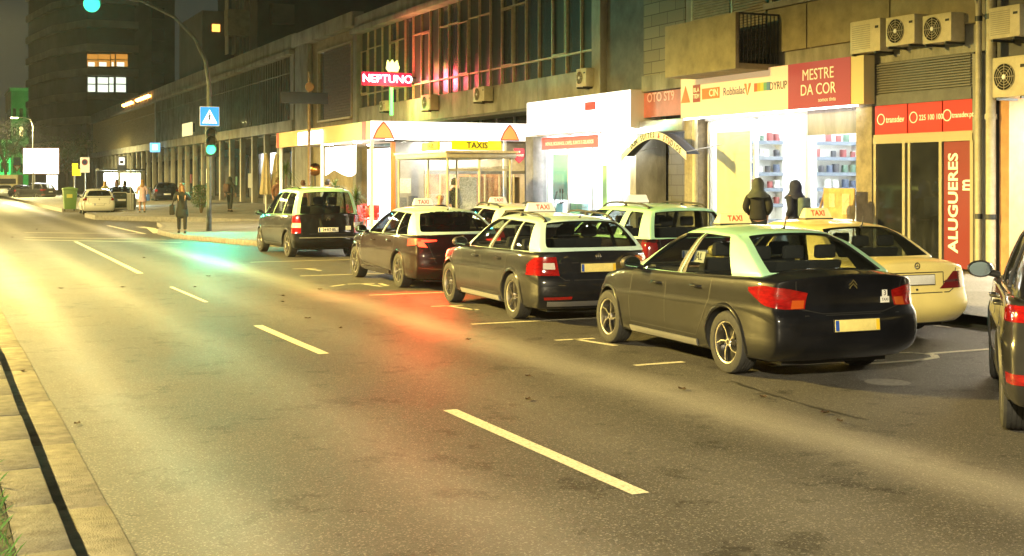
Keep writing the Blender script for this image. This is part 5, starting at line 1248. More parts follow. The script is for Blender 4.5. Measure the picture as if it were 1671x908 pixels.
tri_on(t, .42, z0 + .01, .42, 'triangle_emblem', 'y'); tri_on(t, 4.95, z0 + .01, .40, 'triangle_emblem', 'y')
for yy, w_ in ((.55, .42), (Y1 - Y0 - .45, .35)): cb('red_stripe', M_DRED, (-.012, yy, z0), (-.002, yy + w_, z1))
o = cb('name_board', emit('lit_name_board', (1, .95, .85), 1.6, (.8, .8, .7)), (-.05, fy(527, X0) - Y0, z0 + .02), (-.013, fy(488, X0) - Y0, z1 - .1)); text('lettering', 'NEPTUNO', M_ORANGE, t, (-.055, fy(507, X0) - Y0, z0 + .16), RF, .22, .002)
for (px, py) in ((.12, .3), (.12, 6.2), (.12, Y1 - Y0 - .3), (4.9, .3)):
    mb = MB(); mb.box((px - .05, py - .05, .15), (px + .05, py + .05, z0 + .05)); mb.build('post', M_WHITEP, t)
# hanging white awning cloth
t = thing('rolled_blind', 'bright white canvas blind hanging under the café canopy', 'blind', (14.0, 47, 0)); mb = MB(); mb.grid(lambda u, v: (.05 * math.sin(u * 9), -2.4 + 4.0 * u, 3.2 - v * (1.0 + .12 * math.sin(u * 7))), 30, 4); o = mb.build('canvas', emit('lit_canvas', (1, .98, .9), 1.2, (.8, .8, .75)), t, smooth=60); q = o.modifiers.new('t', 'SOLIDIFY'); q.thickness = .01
# kiosk booth
t = thing('cafe_kiosk', 'glazed café kiosk glowing under the canopy with a white side door', 'kiosk', (14.4, 41.7, .15))
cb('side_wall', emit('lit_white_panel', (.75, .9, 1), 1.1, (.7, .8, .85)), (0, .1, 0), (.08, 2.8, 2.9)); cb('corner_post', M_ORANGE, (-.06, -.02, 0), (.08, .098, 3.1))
cb('door_seam', mat('pale_blue', (.3, .5, .6), .5), (-.006, 1.3, .1), (-.001, 1.33, 2.3)); cb('wall_panel', mat('grey_booth', (.25, .25, .24), .5, noise=.2, scale=3), (.085, 0, 0), (1.15, .08, 3.1))
cb('head_beam', M_STEEL, (1.16, -.01, 2.0), (5.2, .06, 2.12)); cb('top_panel', mat('booth_top', (.55, .5, .4), .5, noise=.3, scale=4), (1.16, .0, 2.13), (5.2, .05, 3.1))
for k in range(8): cb('glazing_bar', M_ALU, (1.16 + k * .56, -.02, 0), (1.2 + k * .56, .06, 2.0))
cb('glazing', MATS['shop_glass'], (1.2, .02, .1), (5.15, .03, 1.99))
cb('inner_wall', mat('kiosk_warm', (.8, .5, .25), .6, noise=.45, scale=2.2, col2=(.35, .10, .05)), (1.2, 2.2, 0), (5.2, 2.28, 2.9)); cb('kiosk_roof', M_GREYWALL, (.09, .09, 3.0), (5.2, 2.8, 3.08))
cb('inner_lamp', emit('kiosk_tube', (1, .85, .6), 14), (1.5, .6, 2.88), (5, .9, 2.92)); cb('display_case', mat('display', (.6, .5, .3), .4, noise=.4, scale=9), (1.4, 1.5, 0), (3.2, 2.1, 1.3))
cb('poster', mat('pale_notice', (.45, .48, .4), .6, noise=.3, scale=20), (.25, -.012, 1.35), (.65, -.001, 1.85)); cb('poster', mat('dark_notice', (.12, .13, .14), .6, noise=.5, scale=20), (.2, -.012, .7), (.5, -.001, 1.2)); cb('poster', MATS['dark_notice'], (.56, -.012, .72), (.9, -.001, 1.25))
cb('fridge', mat('red_stock', (.5, .10, .08), .5, noise=.5, scale=14, col2=(.7, .6, .5)), (3.3, .5, 0), (4.0, 1.2, 1.9)); cb('wood_panel', mat('wood_panel', (.28, .19, .09), .6), (4.1, .08, 0), (4.8, .12, 1.9))
# taxi shelter
Xs, Ys = 13.1, 33.4; t = thing('taxi_shelter', 'glass taxi rank shelter with a yellow TAXIS board on its roof', 'shelter', (Xs, Ys, .15))
sm = mat('shelter_metal', (.40, .36, .27), .5, .3, noise=.15, scale=6)
cb('roof', sm, (0, 0, 2.42), (2.15, 4.3, 2.56), bevel=.02); cb('roof_edge', M_ALU, (-.04, -.04, 2.56), (2.19, 4.34, 2.62))
for a in (.08, 1.05, 2.0):
    for b in (.1, 4.2): mb = MB(); mb.tube([(a, b, 0), (a, b, 2.42)], .035, 10); mb.build('post', sm, t, smooth=60)
cb('glass_wall', MATS['shop_glass'], (2.02, .15, .2), (2.03, 4.15, 2.2)); cb('glass_wall', MATS['shop_glass'], (1.1, 4.2, .2), (1.97, 4.21, 2.2)); cb('rail', sm, (.08, .09, 2.05), (2.0, .13, 2.12)); cb('bench', M_ALU, (1.5, .5, .45), (1.9, 3.8, .5))
yb_ = emit('taxi_board_yellow', (1, .72, .01), .22, (.6, .42, .01))
mb = MB(); mb.box((.15, -.03, 2.64), (1.68, .05, 2.90)); o = mb.build('name_board', yb_, t, bevel=.035); text('lettering', 'TAXIS', M_INK, t, (.92, -.036, 2.765), RB, .24, .003, bold=.004)
mb = MB(); mb.box((-.05, .5, 2.64), (.03, 1.9, 2.88)); mb.build('name_board', yb_, t, bevel=.03); text('lettering', 'TAXIS', M_INK, t, (-.056, 1.1, 2.76), RF, .2, .003)
# brand shield on a post
xs_, Zs_ = onX(847, 16.6); t = thing('shield_sign', 'red shield shaped sign lettered SAGRES on a thin post by the corner shop', 'sign', (16.6, xs_, .15))
zc = zat(254, Zs_) - .15; mb = MB(); mb.prism([(-.17, .22), (.17, .22), (.17, -.05), (.10, -.16), (0, -.24), (-.10, -.16), (-.17, -.05)], -.03, .03, 'y'); o = mb.build('shield', emit('lit_shield', (.8, .03, .06), .08, (.4, .01, .02)), t, loc=(0, 0, zc))
text('lettering', 'SAGRES', M_WHITELET, o, (0, -.035, .0), RB, .085, .002, bold=.002); mb = MB(); mb.lathe([(.001, -.034), (.035, -.034)], 8, 'y', (0, 0, .11)); mb.build('star_mark', M_WHITELET, o); mb = MB(); mb.tube([(.21, 0, 0), (.21, 0, zc + .4)], .02, 8); mb.tube([(.21, 0, zc + .2), (.0, 0, zc + .2)], .012, 6); mb.build('post', M_DARKSTEEL, t)
mb = MB()
for s_ in (0,): mb.box((-.2, -.02, -.6), (.2, .0, .6))
t = thing('menu_board', 'narrow white menu board beside the grey pillar of the corner shop', 'board', (16.3, 39.6, .15)); mb = MB(); mb.box((-.3, -.02, .6), (.3, .02, 1.9)); mb.build('board', mat('menu', (.6, .6, .55), .5, noise=.4, scale=18, col2=(.2, .2, .18)), t)
for a in (-.25, .25): mb = MB(); mb.tube([(a, 0, 0), (a, 0, .62)], .02, 6); mb.build('leg', M_STEEL, t)
# chairs and tables
M_REDCH = mat('red_plastic', (.55, .03, .03), .35)
def chair(x, y, rz, label):
    t = thing('terrace_chair', label, 'chair', (x, y, .15), rz, 'red chairs on the café terrace')
    mb = MB(); mb.box((-.23, -.23, .42), (.23, .23, .46)); mb.build('seat', M_REDCH, t, bevel=.015)
    mb = MB(); mb.grid(lambda u, v: ((u - .5) * .48, .22 + .05 * v - .06 * math.cos((u - .5) * 3), .5 + .42 * v), 8, 4); o = mb.build('backrest', M_REDCH, t, smooth=60); q = o.modifiers.new('t', 'SOLIDIFY'); q.thickness = .025
    for a in (-.2, .2):
        for b in (-.2, .2): mb = MB(); mb.tube([(a, b, .42), (a * 1.2, b * 1.2, 0)], .018, 6); mb.build('leg', M_REDCH, t)
        mb = MB(); mb.tube([(a * 1.15, -.2, .64), (a * 1.15, .22, .66)], .02, 6); mb.tube([(a * 1.15, -.2, .64), (a * 1.1, -.2, .44)], .015, 6); mb.build('armrest', M_REDCH, t)
for i, (x, Y, rz, lb) in enumerate(((590, 43, .4, 'red plastic café chair nearest the white post of the canopy'), (606, 42, -.5, 'red plastic café chair between the canopy post and the white kiosk door'), (577, 45, 1.2, 'red plastic café chair beside the back of the taxi van'), (598, 46, 3.0, 'red plastic café chair farthest back under the canopy'), (617, 43.5, 2.2, 'red plastic café chair right in front of the white kiosk door'))):
    chair(onY(x, Y)[0], Y, rz, lb)
for x, Y, lb in ((592, 44.5, 'round café table among the red chairs'), (560, 48, 'round café table behind the taxi van')):
    t = thing('terrace_table', lb, 'table', (onY(x, Y)[0], Y, .15)); mb = MB(); mb.lathe([(.001, .72), (.38, .72), (.38, .75), (.001, .75)], 24); mb.build('tabletop', M_REDCH, t, smooth=30); mb = MB(); mb.tube([(0, 0, .03), (0, 0, .72)], .03, 8); mb.lathe([(.25, 0), (.25, .03), (.001, .04)], 16); mb.build('pedestal', M_DARKSTEEL, t)
def parasol(x, y, label, z=.5):
    t = thing('closed_parasol', label, 'parasol', (x, y, z), 0, 'closed parasols'); mb = MB(); mb.tube([(0, 0, 0), (0, 0, 2.9)], .03, 8); mb.build('pole', M_WHITEP, t)
    mb = MB(); n = 24
    prof = [(.05, 2.85), (.10, 2.6), (.17, 2.0), (.20, 1.5), (.26, 1.0), (.22, .95)]
    for r_, h_ in prof:
        for j in range(n): a = 2 * math.pi * j / n; rr = r_ * (1 + .22 * math.cos(a * 8)); mb.v.append((rr * math.cos(a), rr * math.sin(a), h_))
    for i in range(len(prof) - 1):
        for j in range(n): mb.f.append((i*n + j, i*n + (j+1) % n, (i+1)*n + (j+1) % n, (i+1)*n + j)); mb.mi.append(0)
    mb.build('folded_canvas', mat('beige_canvas', (.42, .34, .2), .8, noise=.15, scale=5), t, smooth=70); mb = MB(); mb.box((-.25, -.25, 0), (.25, .25, .08)); mb.build('base', M_CONC, t)
for x, lb in ((434, 'closed beige parasol nearer the arcade columns'), (451, 'closed beige parasol next to the spiky plant')): Y = 60; parasol(onY(x, Y)[0], Y, lb, .32)
# spiky plants in pots
def spiky(x, y, z, trunk, n, ln, label, seed):
    rnd = random.Random(seed); t = thing('spiky_plant', label, 'plant', (x, y, z), 0, 'potted dracaenas')
    mb = MB(); mb.lathe([(.001, 0), (.17, 0), (.23, .42), (.21, .42), (.19, .36), (.001, .36)], 16); mb.build('pot', mat('dark_pot', (.08, .06, .05), .7), t, smooth=40)
    mb = MB(); mb.tube([(0, 0, .3), (.03, .02, trunk * .6), (0, 0, trunk)], [.05, .035, .03], 8); mb.build('trunk', mat('bark', (.12, .09, .05), .9, noise=.3, scale=20), t)
    mb = MB()
    for i in range(n):
        a = rnd.uniform(0, 6.28); el = rnd.uniform(-.5, 1.45); L_ = ln * rnd.uniform(.7, 1.1); d = Vector((math.cos(a) * math.cos(el), math.sin(a) * math.cos(el), math.sin(el))); sd = d.cross(Vector((0, 0, 1))).normalized() * .018
        p = Vector((0, 0, trunk + rnd.uniform(-.25, .05))); V = []
        for k in range(6): f = k / 5; c_ = p + d * L_ * f + Vector((0, 0, -.55 * L_ * f * f)); wv = (1 - f * .9); V += [c_ - sd * wv, c_ + sd * wv]
        mb.add(V, [(2*k, 2*k+1, 2*k+3, 2*k+2) for k in range(5)])
    mb.build('leaves', mat('plant_leaf', (.09, .14, .03), .5, noise=.4, scale=6), t)
spiky(onY(466, 53.5)[0], 53.5, .15, 2.3, 110, 1.0, 'tall spiky potted plant beside the left post of the canopy', 1)
spiky(onY(581, 41)[0], 41, .15, 1.25, 120, .95, 'drooping spiky potted plant between the taxi van and the canopy post', 2)
spiky(onY(546, 45)[0], 45, .15, 1.5, 110, .9, 'bushy potted plant behind the roof of the taxi van', 3)
def shrub(x, y, z, h, r_, label, seed, n=900):
    rnd = random.Random(seed); t = thing('shrub', label, 'shrub', (x, y, z)); mb = MB()
    for k in range(7): a = rnd.uniform(0, 6.28); mb.tube([(0, 0, 0), (math.cos(a) * r_ * .4, math.sin(a) * r_ * .4, h * .5), (math.cos(a) * r_ * .6, math.sin(a) * r_ * .6, h * .85)], [.03, .02, .008], 6)
    mb.build('stem', mat('bark', (.12, .09, .05), .9), t); mb = MB()
    for i in range(n):
        a = rnd.uniform(0, 6.28); f = rnd.random() ** .5; zz = h * (.25 + .75 * rnd.random()); k = r_ * f * math.sin(min(1, zz / h) * 2.6); c_ = Vector((math.cos(a) * k, math.sin(a) * k, zz)); s_ = .05
        u_ = Vector((rnd.uniform(-1, 1), rnd.uniform(-1, 1), rnd.uniform(-1, 1))).normalized(); v_ = u_.orthogonal().normalized(); mb.add([c_ - u_ * s_, c_ + v_ * s_ * .5, c_ + u_ * s_, c_ - v_ * s_ * .5], [(0, 1, 2, 3)])
    mb.build('foliage', mat('shrub_leaf', (.05, .11, .03), .6, noise=.4, scale=5), t)
g = G(328, 350, .22); shrub(g.x, g.y, .2, 1.5, .6, 'loose green shrub on the plaza left of the traffic light pole', 5)
# globe heater
Y = 54; t = thing('patio_heater', 'copper globe on a thin post under the café canopy', 'lamp', (onY(514, Y)[0], Y, .15)); mb = MB(); mb.tube([(0, 0, 0), (0, 0, 2.0)], .03, 8); mb.lathe([(.22, 0), (.22, .06), (.001, .08)], 16); mb.build('post', M_DARKSTEEL, t); mb = MB(); mb.lathe([(.001, -.28)] + [(.28 * math.cos(R(a)), .28 * math.sin(R(a))) for a in range(-75, 90, 15)] + [(.001, .28)], 20, 'z', (0, 0, 2.25)); mb.build('globe', mat('copper', (.5, .22, .06), .25, 1.), t, smooth=60)
# big dark direction sign seen from behind
Y = 45.0; xx = onY(505, Y)[0]; t = thing('direction_sign', 'dark blank backed direction sign on a tall pole above the café canopy', 'road sign', (xx, Y, .15)); Zc = onY(505, Y)[1]
mb = MB(); mb.tube([(0, .05, 0), (0, .05, zat(118, Zc) - .15)], .05, 10); mb.build('pole', mat('rusty_pole', (.2, .13, .07), .7, noise=.3, scale=8), t, smooth=60)
mb = MB(); za_, zb_ = zat(151, Zc) - .15, zat(170, Zc) - .15; mb.box((-1.05, -.03, zb_), (.68, .0, za_)); mb.build('panel', mat('slate_panel', (.03, .035, .055), .6, noise=.2, scale=4), t, bevel=.01)
mb = MB(); mb.lathe([(.001, -.02), (.16, -.02), (.16, .02), (.001, .02)], 20, 'y', (0, 0, zat(142, Zc) - .15)); mb.build('round_sign', mat('rusty_disc', (.3, .16, .07), .7), t)
# scooter
def scooter():
    g = Vector((onY(938, 35.5)[0], 35.5)); t = thing('scooter', 'parked scooter with blue fairing and mirrors in front of the lit corner shop', 'scooter', (g.x, g.y, .15), R(70))
    bl_ = mat('blue_fairing', (.1, .25, .45), .3, coat=.6)
    for yy in (-.62, .62): mb = MB(); mb.lathe([(.16, -.05), (.24, -.06), (.26, 0), (.24, .06), (.16, .05)], 24, 'x', (0, yy, .26), closed=True); w_ = mb.build('wheel', M_TYRE, t, smooth=50); mb = MB(); mb.lathe([(.001, -.03), (.16, -.03), (.16, .03), (.001, .03)], 16, 'x', (0, yy, .26)); mb.build('rim', M_RIM, w_, smooth=30)
    mb = MB(); mb.prism([(.55, .35), (.62, .75), (.52, 1.05), (.42, 1.05), (.42, .4), (.15, .28), (-.25, .28), (-.3, .35), (-.75, .55), (-.8, .75), (-.3, .72), (-.2, .38), (.2, .38), (.35, .3)], -.16, .16, 'x'); mb.build('body', bl_, t, bevel=.03)
    mb = MB(); mb.prism([(-.85, .76), (-.2, .74), (-.15, .80), (-.45, .86), (-.85, .88)], -.15, .15, 'x'); mb.build('seat', M_SEAT, t, bevel=.03)
    mb = MB(); mb.prism([(.60, .8), (.66, 1.1), (.56, 1.45), (.55, 1.45), (.64, 1.1), (.58, .8)], -.2, .2, 'x'); mb.build('windshield', MATS['shop_glass'], t)
    mb = MB(); mb.tube([(-.36, .38, 1.12), (-.2, .45, 1.08), (0, .47, 1.06), (.2, .45, 1.08), (.36, .38, 1.12)], .02, 8); mb.build('handlebar', M_BLACKPL, t, smooth=60)
    for s_ in (-1, 1): mb = MB(); mb.tube([(s_ * .28, .42, 1.1), (s_ * .36, .42, 1.40)], .01, 6); mb.lathe([(.001, -.015), (.07, -.012), (.07, .012), (.001, .015)], 14, 'y', (s_ * .37, .42, 1.46)); mb.build('mirror', M_BLACKPL, t, smooth=50)
    mb = MB(); mb.tube([(0, .5, 1.05), (0, .62, .3)], .03, 8); mb.build('fork', M_STEEL, t)
scooter()
# ------------------------------------------------------------------ traffic lights and the crossing
PX, PY = 8.99, 45.87
t = thing('traffic_light', 'traffic light mast showing green, with a blue crossing sign and a long arm', 'traffic light', (PX, PY, .15))
M_TLBOX = mat('signal_housing', (.02, .03, .025), .5); M_GREENL = emit('green_signal', (.03, 1., .42), .6, (.1, .5, .3))
mb = MB(); mb.tube([(0, 0, 0), (0, 0, 1.0), (0, 0, 5.2), (-.12, 0, 6.0), (-.5, 0, 6.8), (-1.2, 0, 7.5), (-2.3, 0, 8.0), (-4.1, 0, 8.2)], [.10, .09, .075, .07, .06, .055, .05, .045], 12); mb.build('mast', mat('mast_paint', (.10, .11, .10), .5, .3, noise=.3, scale=6), t, smooth=60)
mb = MB(); mb.box((-.105, -.11, 1.7), (-.09, -.06, 2.2)); mb.build('sticker', M_PLATE_W, t)
zc = 3.02 - .15
def head(x, z, parent, big=.10, energy=260):
    mb = MB(); mb.box((x - .17, -.33, z - .22), (x + .17, -.09, z + .80)); h = mb.build('signal_head', M_TLBOX, parent, bevel=.03)
    for k, m_ in enumerate((M_GREENL, M_DARK, M_DARK)):
        mb = MB(); mb.lathe([(.001, -.345), (big, -.335), (big, -.32)], 20, 'y', (x, 0, z + .29 * k)); mb.build('lens', m_, h)
        mb = MB(); n = 14; V = []
        for i in range(n + 1): a = R(-15) + R(210) * i / n; V += [(x + (big + .02) * math.cos(a), -.33, z + .29 * k + (big + .02) * math.sin(a)), (x + (big + .02) * math.cos(a), -.52 + .05 * abs(math.cos(a)), z + .29 * k + (big + .02) * math.sin(a))]
        mb.add(V, [(2*i, 2*i+1, 2*i+3, 2*i+2) for i in range(n)]); o = mb.build('visor', M_TLBOX, h); q = o.modifiers.new('t', 'SOLIDIFY'); q.thickness = .006
    ld = bpy.data.lights.new('signal_light', 'SPOT'); ld.energy = energy; ld.color = (.02, 1., .62); ld.spot_size = R(150); ld.spot_blend = .4; ld.shadow_soft_size = .1
    lo = link('signal_light', ld, h, (x, -.56, z)); lo.rotation_euler = (R(-76), 0, 0)
head(.0, zc, t, .17, 360); head(-4.0, 7.9 - .15, t, .27, 150)
mb = MB(); mb.box((-.345, -.12, 3.70), (.345, -.10, 4.39)); o = mb.build('crossing_sign', mat('sign_white', (.75, .75, .75), .4), t, bevel=.004)
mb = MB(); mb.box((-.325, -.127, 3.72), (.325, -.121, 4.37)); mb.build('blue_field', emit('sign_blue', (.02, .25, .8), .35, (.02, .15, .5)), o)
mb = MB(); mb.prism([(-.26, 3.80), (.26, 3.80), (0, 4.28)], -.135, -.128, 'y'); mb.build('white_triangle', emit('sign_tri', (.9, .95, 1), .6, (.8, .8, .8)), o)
mb = MB(); mb.lathe([(.001, -.141), (.028, -.141)], 10, 'y', (.0, 0, 4.14)); mb.prism([(-.02, 4.11), (.03, 4.11), (.02, 3.98), (.07, 3.84), (.04, 3.84), (.0, 3.94), (-.05, 3.84), (-.08, 3.84), (-.03, 3.98)], -.142, -.137, 'y'); mb.prism([(-.02, 4.09), (-.09, 4.02), (-.08, 4.00), (.0, 4.06)], -.142, -.137, 'y'); mb.prism([(.02, 4.09), (.09, 4.03), (.08, 4.01), (.0, 4.06)], -.142, -.137, 'y')
for k in range(4): mb.box((-.2 + k * .11, -.142, 3.81), (-.15 + k * .11, -.137, 3.835))
mb.build('walking_figure', M_INK, o)

# ------------------------------------------------------------------ far street furniture
def post_sign(name, label, cat, x, ybase, z=.2):
    g = G(x, ybase, z); return thing(name, label, cat, (g.x, g.y, z)), onY(x, g.y)[1]
t, Z = post_sign('wheelie_bin', 'green wheeled rubbish bin on the pavement behind the white hatchback', 'bin', 114, 345, .21)
mb = MB(); k = Z / 2100; mb.add([(-.30, -.30, .12), (.30, -.30, .12), (.30, .30, .12), (-.30, .30, .12), (-.38, -.36, 1.2), (.38, -.36, 1.2), (.38, .36, 1.2), (-.38, .36, 1.2)], [(0,3,2,1),(4,5,6,7),(0,1,5,4),(1,2,6,5),(2,3,7,6),(3,0,4,7)]); mb.build('body', mat('bin_green', (.10, .20, .05), .5), t, bevel=.03)
mb = MB(); mb.prism([(-.42, 1.2), (.42, 1.2), (.40, 1.28), (0, 1.36), (-.40, 1.28)], -.41, .41, 'y'); mb.build('lid', mat('bin_lid', (.14, .26, .07), .5), t, bevel=.02)
for a in (-.25, .25): mb = MB(); mb.lathe([(.001, -.03), (.09, -.03), (.09, .03), (.001, .03)], 14, 'x', (a, .28, .09)); mb.build('wheel', M_TYRE, t, smooth=30)
mb = MB(); mb.box((-.2, -.375, .75), (.1, -.345, .95)); mb.build('sticker', mat('bin_sticker', (.5, .5, .1), .5), t)
def flat_sign(x, ybase, xa, xb, ya_, yb_, m_, name, label, z=.2, dark=None):
    t, Z = post_sign(name, label, 'sign', x, ybase, z); k = Z / 2100; w2 = (xb - xa) * k / 2; cx_ = ((xa + xb) / 2 - x) * k; z0_, z1_ = zat(yb_, Z) - z, zat(ya_, Z) - z
    t.rotation_euler = (0, 0, -YAW * .9)
    mb = MB(); mb.tube([(0, .05, 0), (0, .05, z1_)], .04, 8); mb.build('post', M_STEEL, t, smooth=60); mb = MB(); mb.box((cx_ - w2, -.02, z0_), (cx_ + w2, .0, z1_)); o = mb.build('plate', m_, t, bevel=.005); return t, o, cx_, w2, z0_, z1_
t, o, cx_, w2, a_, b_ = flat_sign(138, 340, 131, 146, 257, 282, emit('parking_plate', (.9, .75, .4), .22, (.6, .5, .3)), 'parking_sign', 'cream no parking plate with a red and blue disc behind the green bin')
mb = MB(); mb.lathe([(.001, -.024), (.19, -.024)], 20, 'y', (cx_, 0, a_ + (b_ - a_) * .68)); d = mb.build('red_disc', mat('disc_red', (.5, .03, .03), .4), o); mb = MB(); mb.lathe([(.001, -.027), (.13, -.027)], 20, 'y', (cx_, 0, a_ + (b_ - a_) * .68)); mb.build('blue_disc', mat('disc_blue', (.03, .06, .25), .4), o)
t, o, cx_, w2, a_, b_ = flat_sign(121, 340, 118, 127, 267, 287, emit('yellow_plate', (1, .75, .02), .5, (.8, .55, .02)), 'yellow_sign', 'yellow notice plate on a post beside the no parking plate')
mb = MB(); mb.box((cx_ + w2, -.02, a_), (cx_ + w2 + .18, 0, a_ + .4)); mb.build('side_plate', MATS['yellow_plate'], t)
t, o, cx_, w2, a_, b_ = flat_sign(213, 345, 192, 206, 255, 279, mat('stop_navy', (.03, .05, .12), .4), 'bus_stop_sign', 'dark blue bus stop sign with a white bus picture on a tall grey pole')
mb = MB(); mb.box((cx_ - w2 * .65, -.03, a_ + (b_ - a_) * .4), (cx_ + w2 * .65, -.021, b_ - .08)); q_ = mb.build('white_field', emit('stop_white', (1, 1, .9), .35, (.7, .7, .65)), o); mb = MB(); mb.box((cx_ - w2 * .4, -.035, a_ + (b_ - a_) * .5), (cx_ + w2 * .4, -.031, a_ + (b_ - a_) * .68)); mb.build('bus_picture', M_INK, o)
t, o, cx_, w2, a_, b_ = flat_sign(27, 318, 22, 34, 257, 270, mat('far_navy', (.02, .04, .1), .5), 'priority_sign', 'dark square plate over a red bordered triangle far down the street')
mb = MB(); mb.prism([(cx_ - .42, a_ - .05), (cx_ + .42, a_ - .05), (cx_, a_ - .75)], -.03, -.0, 'y'); q_ = mb.build('triangle', mat('disc_red', (.5, .03, .03), .4), t); mb = MB(); mb.prism([(cx_ - .28, a_ - .12), (cx_ + .28, a_ - .12), (cx_, a_ - .58)], -.036, -.031, 'y'); mb.build('triangle_face', M_WHITEP, q_)
# bus shelter
Yb = 84.0; xa, xb = onY(160, Yb)[0], onY(236, Yb)[0]; Z = onY(200, Yb)[1]; t = thing('bus_shelter', 'bus shelter with glowing advertisement panels beyond the white hatchback', 'bus shelter', (xa, Yb, .24)); L_ = xb - xa
mb = MB(); mb.box((0, -.2, 2.3), (L_, 1.4, 2.42)); mb.build('roof', mat('shelter_dark', (.05, .06, .06), .5), t, bevel=.02)
for f in (.02, .36, .98): mb = MB(); mb.tube([(L_ * f, 1.2, 0), (L_ * f, 1.2, 2.3)], .04, 8); mb.build('post', M_DARKSTEEL, t)
for (a, b, c) in ((170, 192, (1, 1, 1)), (197, 229, (.9, 1, .65))):
    A_ = onY(a, Yb + 1.2)[0] - xa; B_ = onY(b, Yb + 1.2)[0] - xa; mb = MB(); mb.box((A_, 1.15, .5), (B_, 1.25, 2.15)); mb.build('lit_panel', emit('advert_%d' % a, c, 3.2 if a == 170 else 2.2, (.6, .6, .6)), t)
mb = MB(); mb.box((.5, .6, .42), (L_ - 1, 1.0, .47)); mb.build('bench', M_STEEL, t)
ld = bpy.data.lights.new('advert_light', 'AREA'); ld.energy = 130; ld.size = 2; ld.color = (.9, 1, .8); lo = link('advert_light', ld, t, (L_ / 2, .9, 1.5)); lo.rotation_euler = (R(-90), 0, 0)
g = G(196, 343, .2); t = thing('metal_rail', 'bent steel tube rail between the white hatchback and the grey cabinet', 'railing', (g.x, g.y, .2), -YAW); mb = MB(); mb.tube([(-.45, 0, 0), (-.45, 0, .95), (-.38, 0, 1.02), (.38, 0, 1.02), (.45, 0, .95), (.45, 0, 0)], .03, 8); mb.build('tube', M_STEEL, t, smooth=60)
g = G(212, 344, .2); t = thing('street_cabinet', 'narrow grey street cabinet at the foot of the bus stop pole', 'cabinet', (g.x + .05, g.y - .1, .2), -YAW); mb = MB(); mb.box((-.2, -.15, 0), (.2, .15, .95)); mb.build('case', mat('cabinet_grey', (.22, .23, .22), .6, noise=.2, scale=5), t, bevel=.02); mb = MB(); mb.box((-.22, -.17, .951), (.22, .17, 1.0)); mb.build('lid', M_STEEL, t)
# billboard
Y = 146; xa, xb = onY(38.5, Y)[0], onY(95, Y)[0]; Z = onY(66, Y)[1]; t = thing('billboard', 'glowing white billboard over the parked cars at the far left', 'billboard', ((xa + xb) / 2, Y, .2), -YAW * .9); w2 = 28 * Z / 2100; z0_, z1_ = zat(283, Z) - .2, zat(243, Z) - .2
mb = MB(); mb.box((-w2 - .1, .0, z0_ - .12), (w2 + .1, .25, z1_ + .12)); mb.build('frame', mat('board_frame', (.2, .1, .07), .5), t, bevel=.03); mb = MB(); mb.box((-w2, -.02, z0_), (w2, -.001, z1_)); mb.build('lit_panel', emit('billboard_white', (1, 1, 1), 3.0, (.8, .8, .8)), t)
for a in (-.8, .7): mb = MB(); mb.box((a, .05, 0), (a + .15, .2, z0_ - .1)); mb.build('leg', M_STEEL, t)
mb = MB(); mb.box((.6, -.05, .7), (1.75, .0, z0_ - .2)); mb.build('lower_panel', emit('board_low', (1, .95, .8), 1.2, (.7, .7, .6)), t)
# small lorry at the left edge
g = G(14, 322, 0); t = thing('box_lorry', 'pale yellow box lorry cut by the left edge far down the street', 'lorry', (g.x, g.y, 0), -YAW * .4)
ly = mat('lorry_cream', (.6, .5, .25), .5, noise=.15, scale=2)
mb = MB(); mb.box((-1.6, -.1, .75), (1.0, 5, 2.55)); mb.build('cargo_box', ly, t, bevel=.05); mb = MB(); mb.prism([(5.05, .5), (6.9, .5), (6.9, 1.2), (6.3, 2.1), (5.05, 2.2)], -1.4, .8, 'x'); mb.build('cab', ly, t, bevel=.05); mb = MB(); mb.box((-1.4, -.14, 1.5), (.8, -.105, 2.1)); mb.build('window', M_DARKGLASS, t); mb = MB(); mb.box((-1.6, -.15, .5), (1.0, 5, .74)); mb.build('chassis', M_BLACKPL, t)
for s_ in (-1.45, .65):
    mb = MB(); mb.box((s_, -.13, .85), (s_ + .2, -.105, 1.0)); mb.build('tail_light', M_REDDK, t)
    for yy in (1.0, 5.9): mb = MB(); mb.lathe([(.001, 0), (.42, 0), (.42, .25), (.001, .25)], 20, 'x', (s_, yy, .42)); mb.build('wheel', M_TYRE, t, smooth=30)
# lit cross sign and cream sign on the arcade
Yc = fy(253, 17.6); Z = onX(253, 17.6)[1]; t = thing('pharmacy_sign', 'small pale blue lit square sign jutting from the arcade fascia', 'sign', (17.6, Yc, zat(241, Z))); mb = MB(); mb.box((-.42, -.1, -.4), (.42, .1, .4)); mb.build('case', emit('blue_glow', (.10, .5, 1), .4, (.5, .6, .7)), t, bevel=.03); mb = MB(); mb.box((-.25, -.12, -.22), (.2, -.101, .25)); mb.build('lit_face', emit('cyan_white', (.5, 1, 1), .8), t)
mb = MB(); mb.box((.42, -.03, -.03), (.9, .03, .03)); mb.build('bracket', M_DARKSTEEL, t)
t = thing('panel_sign', 'plain cream square sign on the upper windows of the arcade building', 'sign', (FX - .25, fy(305, FX - .25), 0)); Z = onX(305, FX - .25)[1]; mb = MB(); mb.box((0, -2.1, zat(222, Z)), (.06, 2.1, zat(201, Z))); mb.build('panel', emit('cream_panel_glow', (1, .85, .4), .25, (.6, .55, .3)), t)
mb = MB(); mb.box((.06, -1.9, zat(221, Z) + .2), (.26, -1.85, zat(203, Z))); mb.build('bracket', M_DARKSTEEL, t)

